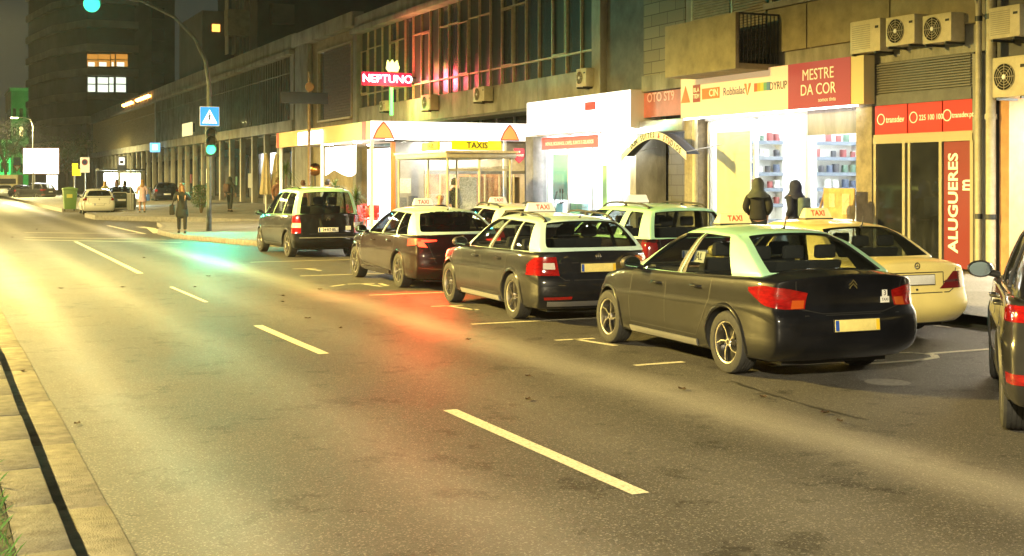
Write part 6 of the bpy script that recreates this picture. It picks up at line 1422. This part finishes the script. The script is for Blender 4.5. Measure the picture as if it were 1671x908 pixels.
# ------------------------------------------------------------------ buildings far down the street
t = thing('office_tower', 'dark office tower with two lit floors and pale slab edges behind the arcade building', 'building', (16, 176, 0))
fp_ = [(2.7, 0), (9.0, 0), (9.0, 22), (-3, 26), (-.6, 9)]
def poly_block(name, m_, poly, za_, zb_, parent, grow=0):
    c_ = Vector((sum(p[0] for p in poly) / len(poly), sum(p[1] for p in poly) / len(poly))); P_ = []
    for a, b in poly: v_ = Vector((a, b)) - c_; v_ = v_ * (1 + grow / v_.length); P_.append((c_.x + v_.x, c_.y + v_.y))
    mb = MB(); mb.prism(P_, za_, zb_); return mb.build(name, m_, parent)
M_FARW = mat('far_wall', (.16, .15, .12), .9, noise=.3, scale=.4); M_FARD = mat('far_dark_wall', (.11, .11, .10), .9, noise=.3, scale=.3); M_FARL = mat('far_slab', (.30, .27, .20), .9, noise=.3, scale=.6)
poly_block('wall', M_FARD, fp_, 0, 42, t, -.5)
for k in range(13): poly_block('floor_slab', M_FARL, fp_, 4.0 + 3.15 * k - .95, 4.0 + 3.15 * k, t, .4)
amb = emit('amber_window', (1, .42, .06), .16); whi = emit('white_window', (.9, 1, .8), .30)
for (a, b, m_, zz) in ((143, 160, amb, 0), (161, 180, amb, 0), (181.5, 188, amb, 0), (190, 209, amb, 0), (144, 156, whi, 1), (160, 177, whi, 1), (179, 186, whi, 1), (190, 206, whi, 1)):
    xa, xb = onY(a, 176)[0] - 16, onY(b, 176)[0] - 16; z0_, z1_ = (16.6, 18.0) if zz == 0 else (12.7, 14.9); Z = onY(a, 176)[1]; z0_, z1_ = (zat(108, Z), zat(88, Z)) if zz == 0 else (zat(150, Z), zat(126, Z))
    mb = MB(); mb.box((xa, -.06, z0_), (xb, .0, z1_)); wo = mb.build('window', m_, t, loc=(0, .45, 0))
    mb = MB(); mb.box((xa - .1, -.1, z1_ * .5 + z0_ * .5), (xb + .1, -.065, z1_ * .5 + z0_ * .5 + .12)); mb.build('window_bar', M_FARD, wo)
    if zz == 0: mb = MB(); mb.box((xa + .1, -.1, z0_), (xa + (xb - xa) * .7, -.065, z0_ + .55)); mb.build('desk_glow', whi, wo)
for (x, y_) in ((85 / 2.27 + 0, 0),): pass
t = thing('slab_block', 'dark narrow high block standing right of the lit office tower', 'building', (onY(215, 178)[0], 178, 0)); mb = MB(); mb.box((.2, 0, 0), (2.6, 20, 45)); mb.build('stair_wall', M_FARW, t); mb = MB(); mb.box((2.61, 2, 0), (6, 20, 45)); mb.build('wall', M_FARD, t)
for k in range(10): mb = MB(); mb.box((2.9, 1.95, 12 + 3 * k), (4.6, 1.99, 13.5 + 3 * k)); mb.build('window', M_DARKGLASS, t)
def block(name, label, x0, y0, x1, y1, h, m_, wins=(6, 3), lit=None, face='y', wz=3.2):
    t = thing(name, label, 'building', (x0, y0, 0)); mb = MB(); mb.box((0, 0, 0), (x1 - x0, y1 - y0, h)); mb.build('wall', m_, t)
    mb = MB(); mb.box((-.2, -.2, h), (x1 - x0 + .2, y1 - y0 + .2, h + .5)); mb.build('cornice', M_FARL, t)
    n, f = wins
    for j in range(f):
        for i in range(n):
            w_ = (x1 - x0) / n; on = lit and (i, j) in lit
            mb = MB(); mb.box((w_ * i + w_ * .25, -.05, 1.2 + wz * j + 2), (w_ * (i + 1) - w_ * .25, -.001, 2.8 + wz * j + 2)); mb.build('window', lit[(i, j)] if on else M_DARKGLASS, t)
            w2_ = (y1 - y0) / n; mb = MB(); mb.box((-.05, w2_ * i + w2_ * .25, 1.2 + wz * j + 2), (-.001, w2_ * (i + 1) - w2_ * .25, 2.8 + wz * j + 2)); mb.build('window', M_DARKGLASS, t)
    return t
dim = emit('dim_yellow_window', (1, .7, .25), .7)
block('corner_house', 'low corner house dimly lit yellow between the tower and the billboard', onY(62, 205)[0], 205, onY(112, 205)[0], 222, 11.5, mat('far_yellow_wall', (.34, .28, .16), .9, noise=.3, scale=.5), (5, 3), {(3, 1): dim, (4, 1): whi})
block('apartment_block', 'mid-rise apartment block behind the street lamp at the far left', onY(18, 240)[0], 240, onY(62, 240)[0], 258, 17.5, M_FARW, (4, 4), {(1, 2): dim})
block('apartment_block', 'tall dark apartment block behind the low corner house', onY(66, 262)[0], 262, onY(100, 262)[0], 280, 26, M_FARD, (4, 7))
t = block('green_lit_building', 'low building floodlit green at the left edge', onY(-30, 232)[0], 232, onY(17, 232)[0], 246, 8.2, mat('pale_render', (.4, .4, .36), .9, noise=.2, scale=.5), (5, 1))
ld = bpy.data.lights.new('flood_light', 'SPOT'); ld.energy = 4000; ld.color = (.02, 1, .15); ld.spot_size = R(120); ld.shadow_soft_size = .3; lo = link('flood_light', ld, t, (6, -7, .6)); lo.rotation_euler = (R(112), 0, 0)
# apartment tower rising above the arcade building
t = thing('apartment_tower', 'dark apartment tower with a pale boxed balcony rising above the arcade building', 'building', (21.5, 92, 0))
mb = MB(); mb.box((0, 0, 9), (14, 14, 36)); mb.build('wall', M_FARD, t)
def tower_panel(nm, xa, xb, ya_, yb_, m_, d=.5):
    A_, B_ = onY(xa, 92)[0] - 21.5, onY(xb, 92)[0] - 21.5; Z = onY(xa, 92)[1]; mb = MB(); mb.box((A_, -d, zat(yb_, Z)), (B_, -.001, zat(ya_, Z))); return mb.build(nm, m_, t)
tower_panel('balcony', 366, 401, 18, 60, M_OCHRE, 1.2); tower_panel('balcony', 440, 476, 8, 40, M_FARW, .8)
for k in (367, 378, 390, 401): tower_panel('balcony_post', k, k + 1.5, -60, 90, M_FARL, 1.0)
t2 = thing('lit_attic', 'dark roof block with one small orange lit window left of the apartment tower', 'building', (onY(330, 100)[0], 100, 0)); mb = MB(); mb.box((0, 0, 9), (2.6, 10, 15)); mb.build('wall', M_FARD, t2); Z = onY(352, 100)[1]; A_ = onY(346, 100)[0] - t2.location.x
mb = MB(); mb.box((A_, -.06, zat(52, Z)), (A_ + .6, -.001, zat(40, Z))); mb.build('window', emit('orange_window', (1, .35, .06), .8), t2)
# string of small orange lamps on the arcade roof
k_ = 0
for i, x in enumerate((203, 207, 211, 215, 225, 229, 233, 238, 243)):
    Yl = fy(x, FX - .2); Z = onX(x, FX - .2)[1]; o = thing('roof_lamp', 'tiny orange lamp in the row along the arcade roof edge', 'lamp', (FX - .25, Yl, 9.62 - .06 * i * 0), 0, 'orange lamps along the arcade roof'); mb = MB(); mb.lathe([(.001, -.18), (.22, -.05), (.22, .1), (.001, .2)], 8); mb.build('bulb', emit('orange_bulb', (1, .4, .08), 4), o); mb = MB(); mb.box((-.02, -.02, -.4), (.02, .02, -.15)); mb.build('stem', M_DARKSTEEL, o)

# bare-ish trees at the far left
def tree(x, y, h, label, seed, n=2600):
    rnd = random.Random(seed); t = thing('street_tree', label, 'tree', (x, y, .1)); mb = MB(); mb.tube([(0, 0, 0), (.1, 0, h * .25), (-.1, .1, h * .5)], [.22, .17, .12], 10); tips = []
    for k in range(9): a = k * 2.4; L_ = h * rnd.uniform(.3, .5); e = (math.cos(a) * L_ * .6, math.sin(a) * L_ * .6, h * .42 + L_); mb.tube([(-.05, .05, h * rnd.uniform(.3, .48)), (e[0] * .5, e[1] * .5, h * .45 + L_ * .4), e], [.09, .06, .02], 6); tips.append(Vector(e)); tips.append(Vector((e[0] * .5, e[1] * .5, h * .45 + L_ * .4)))
    mb.build('trunk', MATS['bark'], t); mb = MB()
    for i in range(n):
        c_ = rnd.choice(tips) + Vector((rnd.gauss(0, .7), rnd.gauss(0, .7), rnd.gauss(0, .55))); u_ = Vector((rnd.uniform(-1, 1), rnd.uniform(-1, 1), rnd.uniform(-1, 1))).normalized(); v_ = u_.orthogonal().normalized(); s_ = .13; mb.add([c_ - u_ * s_, c_ + v_ * s_ * .5, c_ + u_ * s_, c_ - v_ * s_ * .5], [(0, 1, 2, 3)])
    mb.build('crown', mat('tree_leaf', (.05, .09, .03), .6, noise=.4, scale=3), t)
tree(onY(8, 160)[0], 160, 9, 'dark street tree at the far left edge beyond the lorry', 3); tree(onY(108, 152)[0], 152, 7, 'low dark tree between the corner house and the arcade', 4)

# ------------------------------------------------------------------ people
M_SKIN = mat('skin', (.42, .24, .15), .6)
def skinmesh(name, pts, edges, m_, parent, sub=1, smooth=True):
    me = bpy.data.meshes.new(name); me.from_pydata([p[:3] for p in pts], edges, []); o = link(name, me)
    md = o.modifiers.new('k', 'SKIN'); md.use_smooth_shade = True; md.branch_smoothing = .4
    sv = me.skin_vertices[0].data if me.skin_vertices else None
    if sv is None:
        bm = bmesh.new(); bm.from_mesh(me); bm.verts.layers.skin.verify(); bm.to_mesh(me); bm.free(); sv = me.skin_vertices[0].data
    for i, p in enumerate(pts):
        r_ = p[3]; sv[i].radius = (r_, p[4] if len(p) > 4 else r_); sv[i].use_root = (i == 0)
    q = o.modifiers.new('s', 'SUBSURF'); q.levels = sub + 1; q.render_levels = sub + 1
    apply_mods(o); o.data.materials.clear(); o.data.materials.append(m_); o.data.shade_smooth(); o.parent = parent; return o
def person(label, x, y, z, rz, h, top, legs, hair=None, hood=False, coat=.0, bag=None, pack=None, stride=.12, bald=False, skirt=False, arms='down', skin=M_SKIN, shoes=None):
    t = thing('person', label, 'person', (x, y, z), rz); s = h / 1.75; t.scale = (s, s, s)
    # faces local -Y
    st = stride
    el = {'down': (.27, .03, 1.16, .27, -.04, .92), 'pocket': (.255, .07, 1.16, .17, -.10, 1.0), 'phone': (.26, -.05, 1.18, .12, -.24, 1.34)}[arms]
    P_ = [(0, 0, .95, .13, .10), (0, 0, 1.12, .12, .09), (0, 0, 1.32, .15, .10), (0, 0, 1.44, .10, .07), (0, .0, 1.50, .052), (0, -.01, 1.57, .055), (0, -.015, 1.64, .082, .095), (0, -.01, 1.70, .065, .075)]
    E_s = [(0, 1), (1, 2), (2, 3), (3, 4), (4, 5), (5, 6), (6, 7)]
    hands = []
    for sx in (-1, 1):
        b = len(P_); f = st * sx
        P_ += [(sx * .10, 0, .88, .09), (sx * .11, -f * .5 - .02, .50, .058), (sx * .11, f * .2 - f * 1.1, .09, .042), (sx * .115, -f * .9 - .14, .04, .035)]
        E_s += [(0, b), (b, b + 1), (b + 1, b + 2), (b + 2, b + 3)]
        b = len(P_); P_ += [(sx * .19, 0, 1.41, .06), (sx * el[0], el[1] + f * .2, el[2], .045), (sx * el[3], el[4] + f * .5, el[5], .032), (sx * el[3] * 1.0, el[4] + f * .5 - .02, el[5] - .075, .036, .02)]
        E_s += [(3, b), (b, b + 1), (b + 1, b + 2), (b + 2, b + 3)]
        hx, hy, hz = P_[-1][:3]; hb = b + 3
        for k, (dx, ln) in enumerate(((-.028, .065), (-.010, .08), (.010, .075), (.028, .06))):
            q = len(P_); P_ += [(hx + sx * .0, hy + dx, hz - .035, .009), (hx - sx * .012, hy + dx, hz - .035 - ln, .008)]; E_s += [(hb, q), (q, q + 1)]
        q = len(P_); P_ += [(hx - sx * .015, hy - .04, hz - .005, .010), (hx - sx * .025, hy - .055, hz - .045, .009)]; E_s += [(hb, q), (q, q + 1)]
    body = skinmesh('body', P_, E_s, skin, t)
    # face
    mb = MB(); mb.lathe([(.001, -.03), (.012, -.01), (.016, .02), (.001, .03)], 8, 'z', (0, -.105, 1.635)); mb.build('nose', skin, body, smooth=60)
    for sx in (-1, 1): mb = MB(); mb.lathe([(.001, -.008), (.011, -.004), (.001, .004)], 8, 'y', (sx * .032, -.094, 1.665)); mb.build('eye', M_INK, body); mb = MB(); mb.lathe([(.001, -.03), (.02, -.015), (.022, .01), (.001, .03)], 8, 'z', (sx * .088, .0, 1.645)); mb.build('ear', skin, body, smooth=60)
    mb = MB(); mb.box((-.025, -.103, 1.597), (.025, -.09, 1.605)); mb.build('mouth', mat('lip', (.3, .08, .06), .5), body)
    # trousers
    if legs is not None:
        Q = [(0, 0, 1.0, .155, .125)]; Eq = []
        for sx in (-1, 1): f = st * sx; b = len(Q); Q += [(sx * .10, 0, .86, .108), (sx * .11, -f * .5 - .02, .50, .078), (sx * .11, f * .2 - f * 1.1, .10, .066)]; Eq += [(0, b), (b, b + 1), (b + 1, b + 2)]
        skinmesh('trousers', Q, Eq, legs, t)
    # jacket with sleeves
    lo = .95 - coat
    Q = [(0, 0, 1.12, .185, .14), (0, 0, 1.30, .20, .145), (0, 0, 1.42, .15, .11), (0, 0, 1.49, .085, .075), (0, 0, .90, .205, .16)]; Eq = [(0, 1), (1, 2), (2, 3), (0, 4)]
    if coat: Q += [(0, .0, .95 - coat * .5, .23, .19), (0, .0, lo, .27, .22)]; Eq += [(4, 5), (5, 6)]
    for sx in (-1, 1): f = st * sx; b = len(Q); Q += [(sx * .19, 0, 1.39, .095), (sx * el[0], el[1] + f * .2, el[2], .078), (sx * el[3], el[4] + f * .5, el[5] + .02, .048)]; Eq += [(2, b), (b, b + 1), (b + 1, b + 2)]
    skinmesh('coat' if coat else 'jacket', Q, Eq, top, t)
    sh = shoes or M_BLACKPL
    for sx in (-1, 1):
        f = st * sx; yy = f * .2 - f * 1.1
        mb = MB(); mb.prism([(yy + .07, 0), (yy + .07, .10), (yy - .05, .11), (yy - .17, .06), (yy - .19, .0)], sx * .115 - .045, sx * .115 + .045, 'x'); mb.build('shoe', sh, t, bevel=.02)
    if hood:
        mb = MB(); mb.lathe([(.001, 1.775), (.05, 1.77), (.10, 1.735), (.128, 1.67), (.13, 1.61), (.125, 1.56), (.145, 1.51), (.175, 1.465), (.215, 1.42), (.23, 1.38)], 20, 'z', (0, .015, 0))
        for i_, v_ in enumerate(mb.v): a_ = math.atan2(v_[1], v_[0]); k_ = 1 + .05 * math.sin(a_ * 3 + v_[2] * 17) + .03 * math.sin(a_ * 7 - v_[2] * 31); mb.v[i_] = (v_[0] * k_, v_[1] * k_ + (.05 * max(0, v_[1]) if v_[2] > 1.6 else 0), v_[2] + .012 * math.sin(a_ * 5))
        mb.build('hood', top if hood is True else hood, t, smooth=60)
    elif hair:
        long_ = hair[1]; mb = MB(); pr = [(.001, 1.79), (.06, 1.775), (.098, 1.73), (.108, 1.67), (.100, 1.61)] + ([(.11, 1.54), (.12, 1.45), (.10, 1.38)] if long_ else [(.09, 1.57)])
        k0 = 0; n = 18; V = []
        for r_, h_ in pr:
            for j in range(n):
                a = R(-60) + R(300) * j / (n - 1) if h_ < 1.72 else 2 * math.pi * j / (n - 1); V.append((r_ * math.cos(a) * .98, r_ * math.sin(a) + .012, h_))
        mb.add(V, [(i*n + j, i*n + j + 1, (i+1)*n + j + 1, (i+1)*n + j) for i in range(len(pr) - 1) for j in range(n - 1)]); o = mb.build('hair', hair[0], t, smooth=60); q = o.modifiers.new('t', 'SOLIDIFY'); q.thickness = .012; q.offset = 1
    if skirt: mb = MB(); mb.lathe([(.15, 1.0), (.19, .85), (.24, .60), (.235, .60), (.14, 1.0)], 20); mb.build('skirt', skirt, t, smooth=50)
    if bag: 
        bx_, bm_ = bag; b = thing('shoulder_bag', bm_[1], 'bag', Matrix.Translation((x, y, z)) @ Matrix.Rotation(rz, 4, 'Z') @ Vector((bx_ * s, -.02, 0)), rz)
        mb = MB(); mb.prism([(-.22, .62), (.22, .62), (.17, .96), (-.17, .96)], -.08, .08, 'x'); mb.build('pouch', bm_[0], b, bevel=.03); mb = MB(); mb.tube([(0, -.14, .95), (-bx_ * .3, -.05, 1.25), (-bx_ * .36, 0, 1.5), (-bx_ * .3, .07, 1.25), (0, .14, .95)], .012, 6); mb.build('strap', bm_[0], b)
    if pack:
        b = thing('backpack', pack[1], 'backpack', Matrix.Translation((x, y, z)) @ Matrix.Rotation(rz, 4, 'Z') @ Vector((.05, .20 * s, 0)), rz); mb = MB(); mb.box((-.15, -.02, 1.0), (.15, .14, 1.42)); mb.build('pouch', pack[0], b, bevel=.05, seg=3); mb = MB(); mb.box((-.11, .141, 1.04), (.11, .18, 1.22)); mb.build('pocket', pack[0], b, bevel=.03)
    return t
cloth = lambda n, c: mat(n, c, .85, noise=.25, scale=9)
g = G(297, 381, .15); person('woman in a long black coat with long brown hair at the kerb', g.x, g.y, .155, -YAW + .2, 1.66, cloth('black_coat', (.012, .014, .014)), cloth('black_legging', (.012, .012, .012)), hair=(mat('brown_hair', (.12, .06, .025), .6), True), coat=.45, bag=(-.34, (cloth('black_bag', (.012, .012, .012)), 'black shoulder bag carried by the woman in the long black coat')), stride=.16, arms='phone')
g = G(375, 343, .42); person('man in a dark jacket with a rucksack walking away past the arcade columns', g.x, g.y, zpl(g.x, g.y) + .065, -YAW + math.pi - .3, 1.76, cloth('olive_jacket', (.05, .055, .045)), cloth('dark_trousers', (.02, .025, .025)), hood=cloth('olive_jacket', (.05, .055, .045)), pack=(cloth('brown_pack', (.12, .07, .05)), 'brown rucksack on the back of the man by the columns'), stride=.14)
g = G(232, 347, .26); person('woman in a pale pink dress walking across the plaza beside the shelter', g.x, g.y, zpl(g.x, g.y) + .065, -YAW + math.pi + .4, 1.68, cloth('pale_pink', (.65, .45, .48)), None, hair=(mat('sandy_hair', (.35, .2, .08), .6), True), skirt=cloth('pale_pink_skirt', (.62, .42, .50)), bag=(-.3, (cloth('blue_bag', (.05, .14, .5)), 'large blue bag carried by the woman in the pink dress')), stride=.14)
for (x, yb_, hh, topc, hairc, lb, rz) in ((172, 339.5, 1.62, (.5, .45, .15), (.4, .25, .08), 'woman in a yellow top with fair hair waiting left of the lit bus shelter panel', .3), (190, 339, 1.70, (.05, .05, .06), (.15, .06, .03), 'person in a dark jacket with reddish hair standing before the lit shelter panels', -.9), (204, 339, 1.62, (.015, .015, .015), (.02, .015, .01), 'person all in black leaning at the right of the lit bus shelter', 1.2)):
    g = G(x, yb_, .26); person(lb, g.x, g.y, zpl(g.x, g.y) + .065, rz, hh, cloth('top_%d' % x, topc), cloth('dark_trousers', (.02, .025, .025)), hair=(mat('hair_%d' % x, hairc, .6), True), stride=.04)
Z = 27.3; cxp = (1237 - CX) / F_PX * Z; px_, py_ = cxp * CA + Z * SA, -cxp * SA + Z * CA
person('person in black jacket, grey hood up, standing left before the paint shop', px_, py_, .16, math.pi - .75, 1.80, cloth('black_jacket', (.012, .013, .012)), cloth('dark_trousers', (.02, .025, .025)), hood=cloth('grey_hood', (.06, .07, .055)), arms='pocket', stride=.03)
cxp = (1297 - CX) / F_PX * Z; px_, py_ = cxp * CA + Z * SA, -cxp * SA + Z * CA
person('person in a navy padded jacket with hood and small rucksack looking into the paint shop', px_, py_, .16, math.pi + .35, 1.76, cloth('navy_jacket', (.015, .018, .035)), cloth('dark_trousers', (.02, .025, .025)), hood=cloth('navy_hood', (.02, .025, .06)), arms='pocket', pack=(cloth('grey_pack', (.10, .14, .14)), 'small grey green rucksack on the person in the navy jacket'), stride=.03)
Y = 39.6; X = onY(742, Y)[0]; person('man in a black jacket standing between the taxi shelter and the kiosk glass', X, Y, .16, .5, 1.82, cloth('black_jacket', (.012, .013, .012)), cloth('dark_trousers', (.02, .025, .025)), hair=(mat('black_hair', (.01, .01, .01), .5), False), stride=.03)
person('bald man in a dark coat standing between the two lanes of taxis', 9.9, 25.6, 0, .2, 1.68, cloth('dark_coat', (.015, .015, .02)), cloth('dark_trousers', (.02, .025, .025)), stride=.03)
Y = 49.5; X = onY(535, Y)[0]; person('dark haired person standing on the café terrace beside the copper globe', X, Y, .16, .9, 1.78, cloth('black_jacket', (.012, .013, .012)), cloth('dark_trousers', (.02, .025, .025)), hair=(mat('black_hair', (.01, .01, .01), .5), False), stride=.03)
Y = 56.0; X = onY(487, Y)[0]; person('person in a pinkish top on the terrace just above the taxi van roof', X, 55.2, .16, 2.2, 1.74, cloth('salmon_top', (.5, .25, .18)), cloth('dark_trousers', (.02, .025, .025)), hair=(mat('brown_hair', (.12, .06, .025), .6), False), stride=.03)
Y = 58; X = onY(453, Y)[0]; person('person with brown hair by the closed parasols', X, Y, .3, .2, 1.72, cloth('brown_top', (.18, .08, .04)), cloth('dark_trousers', (.02, .025, .025)), hair=(mat('brown_hair', (.12, .06, .025), .6), False), stride=.03)
# red glow of the braking taxi belongs to its lamps
ld = bpy.data.lights.new('brake_light_lamp', 'SPOT'); ld.energy = 100; ld.color = (1, .03, .01); ld.spot_size = R(165); ld.spot_blend = .6; ld.shadow_soft_size = .2
lo = link('brake_light_lamp', ld, BRAKE_CAR, (-.78, -1.20, .86)); lo.rotation_euler = (R(-54), 0, R(-50))
# ------------------------------------------------------------------ thin haze volume added for lens-like lamp halos and a veiled far street
mb = MB(); mb.box((-125, -58, -1.05), (165, 425, 47)); o = mb.build('haze', bpy.data.materials.new('haze')); hm = o.data.materials[0]; hm.use_nodes = True
tt = hm.node_tree; tt.nodes.remove(tt.nodes['Principled BSDF']); vv_ = tt.nodes.new('ShaderNodeVolumePrincipled')
vv_.inputs['Density'].default_value = .00032; vv_.inputs['Anisotropy'].default_value = .7; vv_.inputs['Color'].default_value = (.9, .9, .9, 1)
tt.links.new(vv_.outputs[0], tt.nodes['Material Output'].inputs['Volume']); o['kind'] = 'stuff'; o['label'] = 'thin night haze glowing around the street lamps'; o['category'] = 'haze'
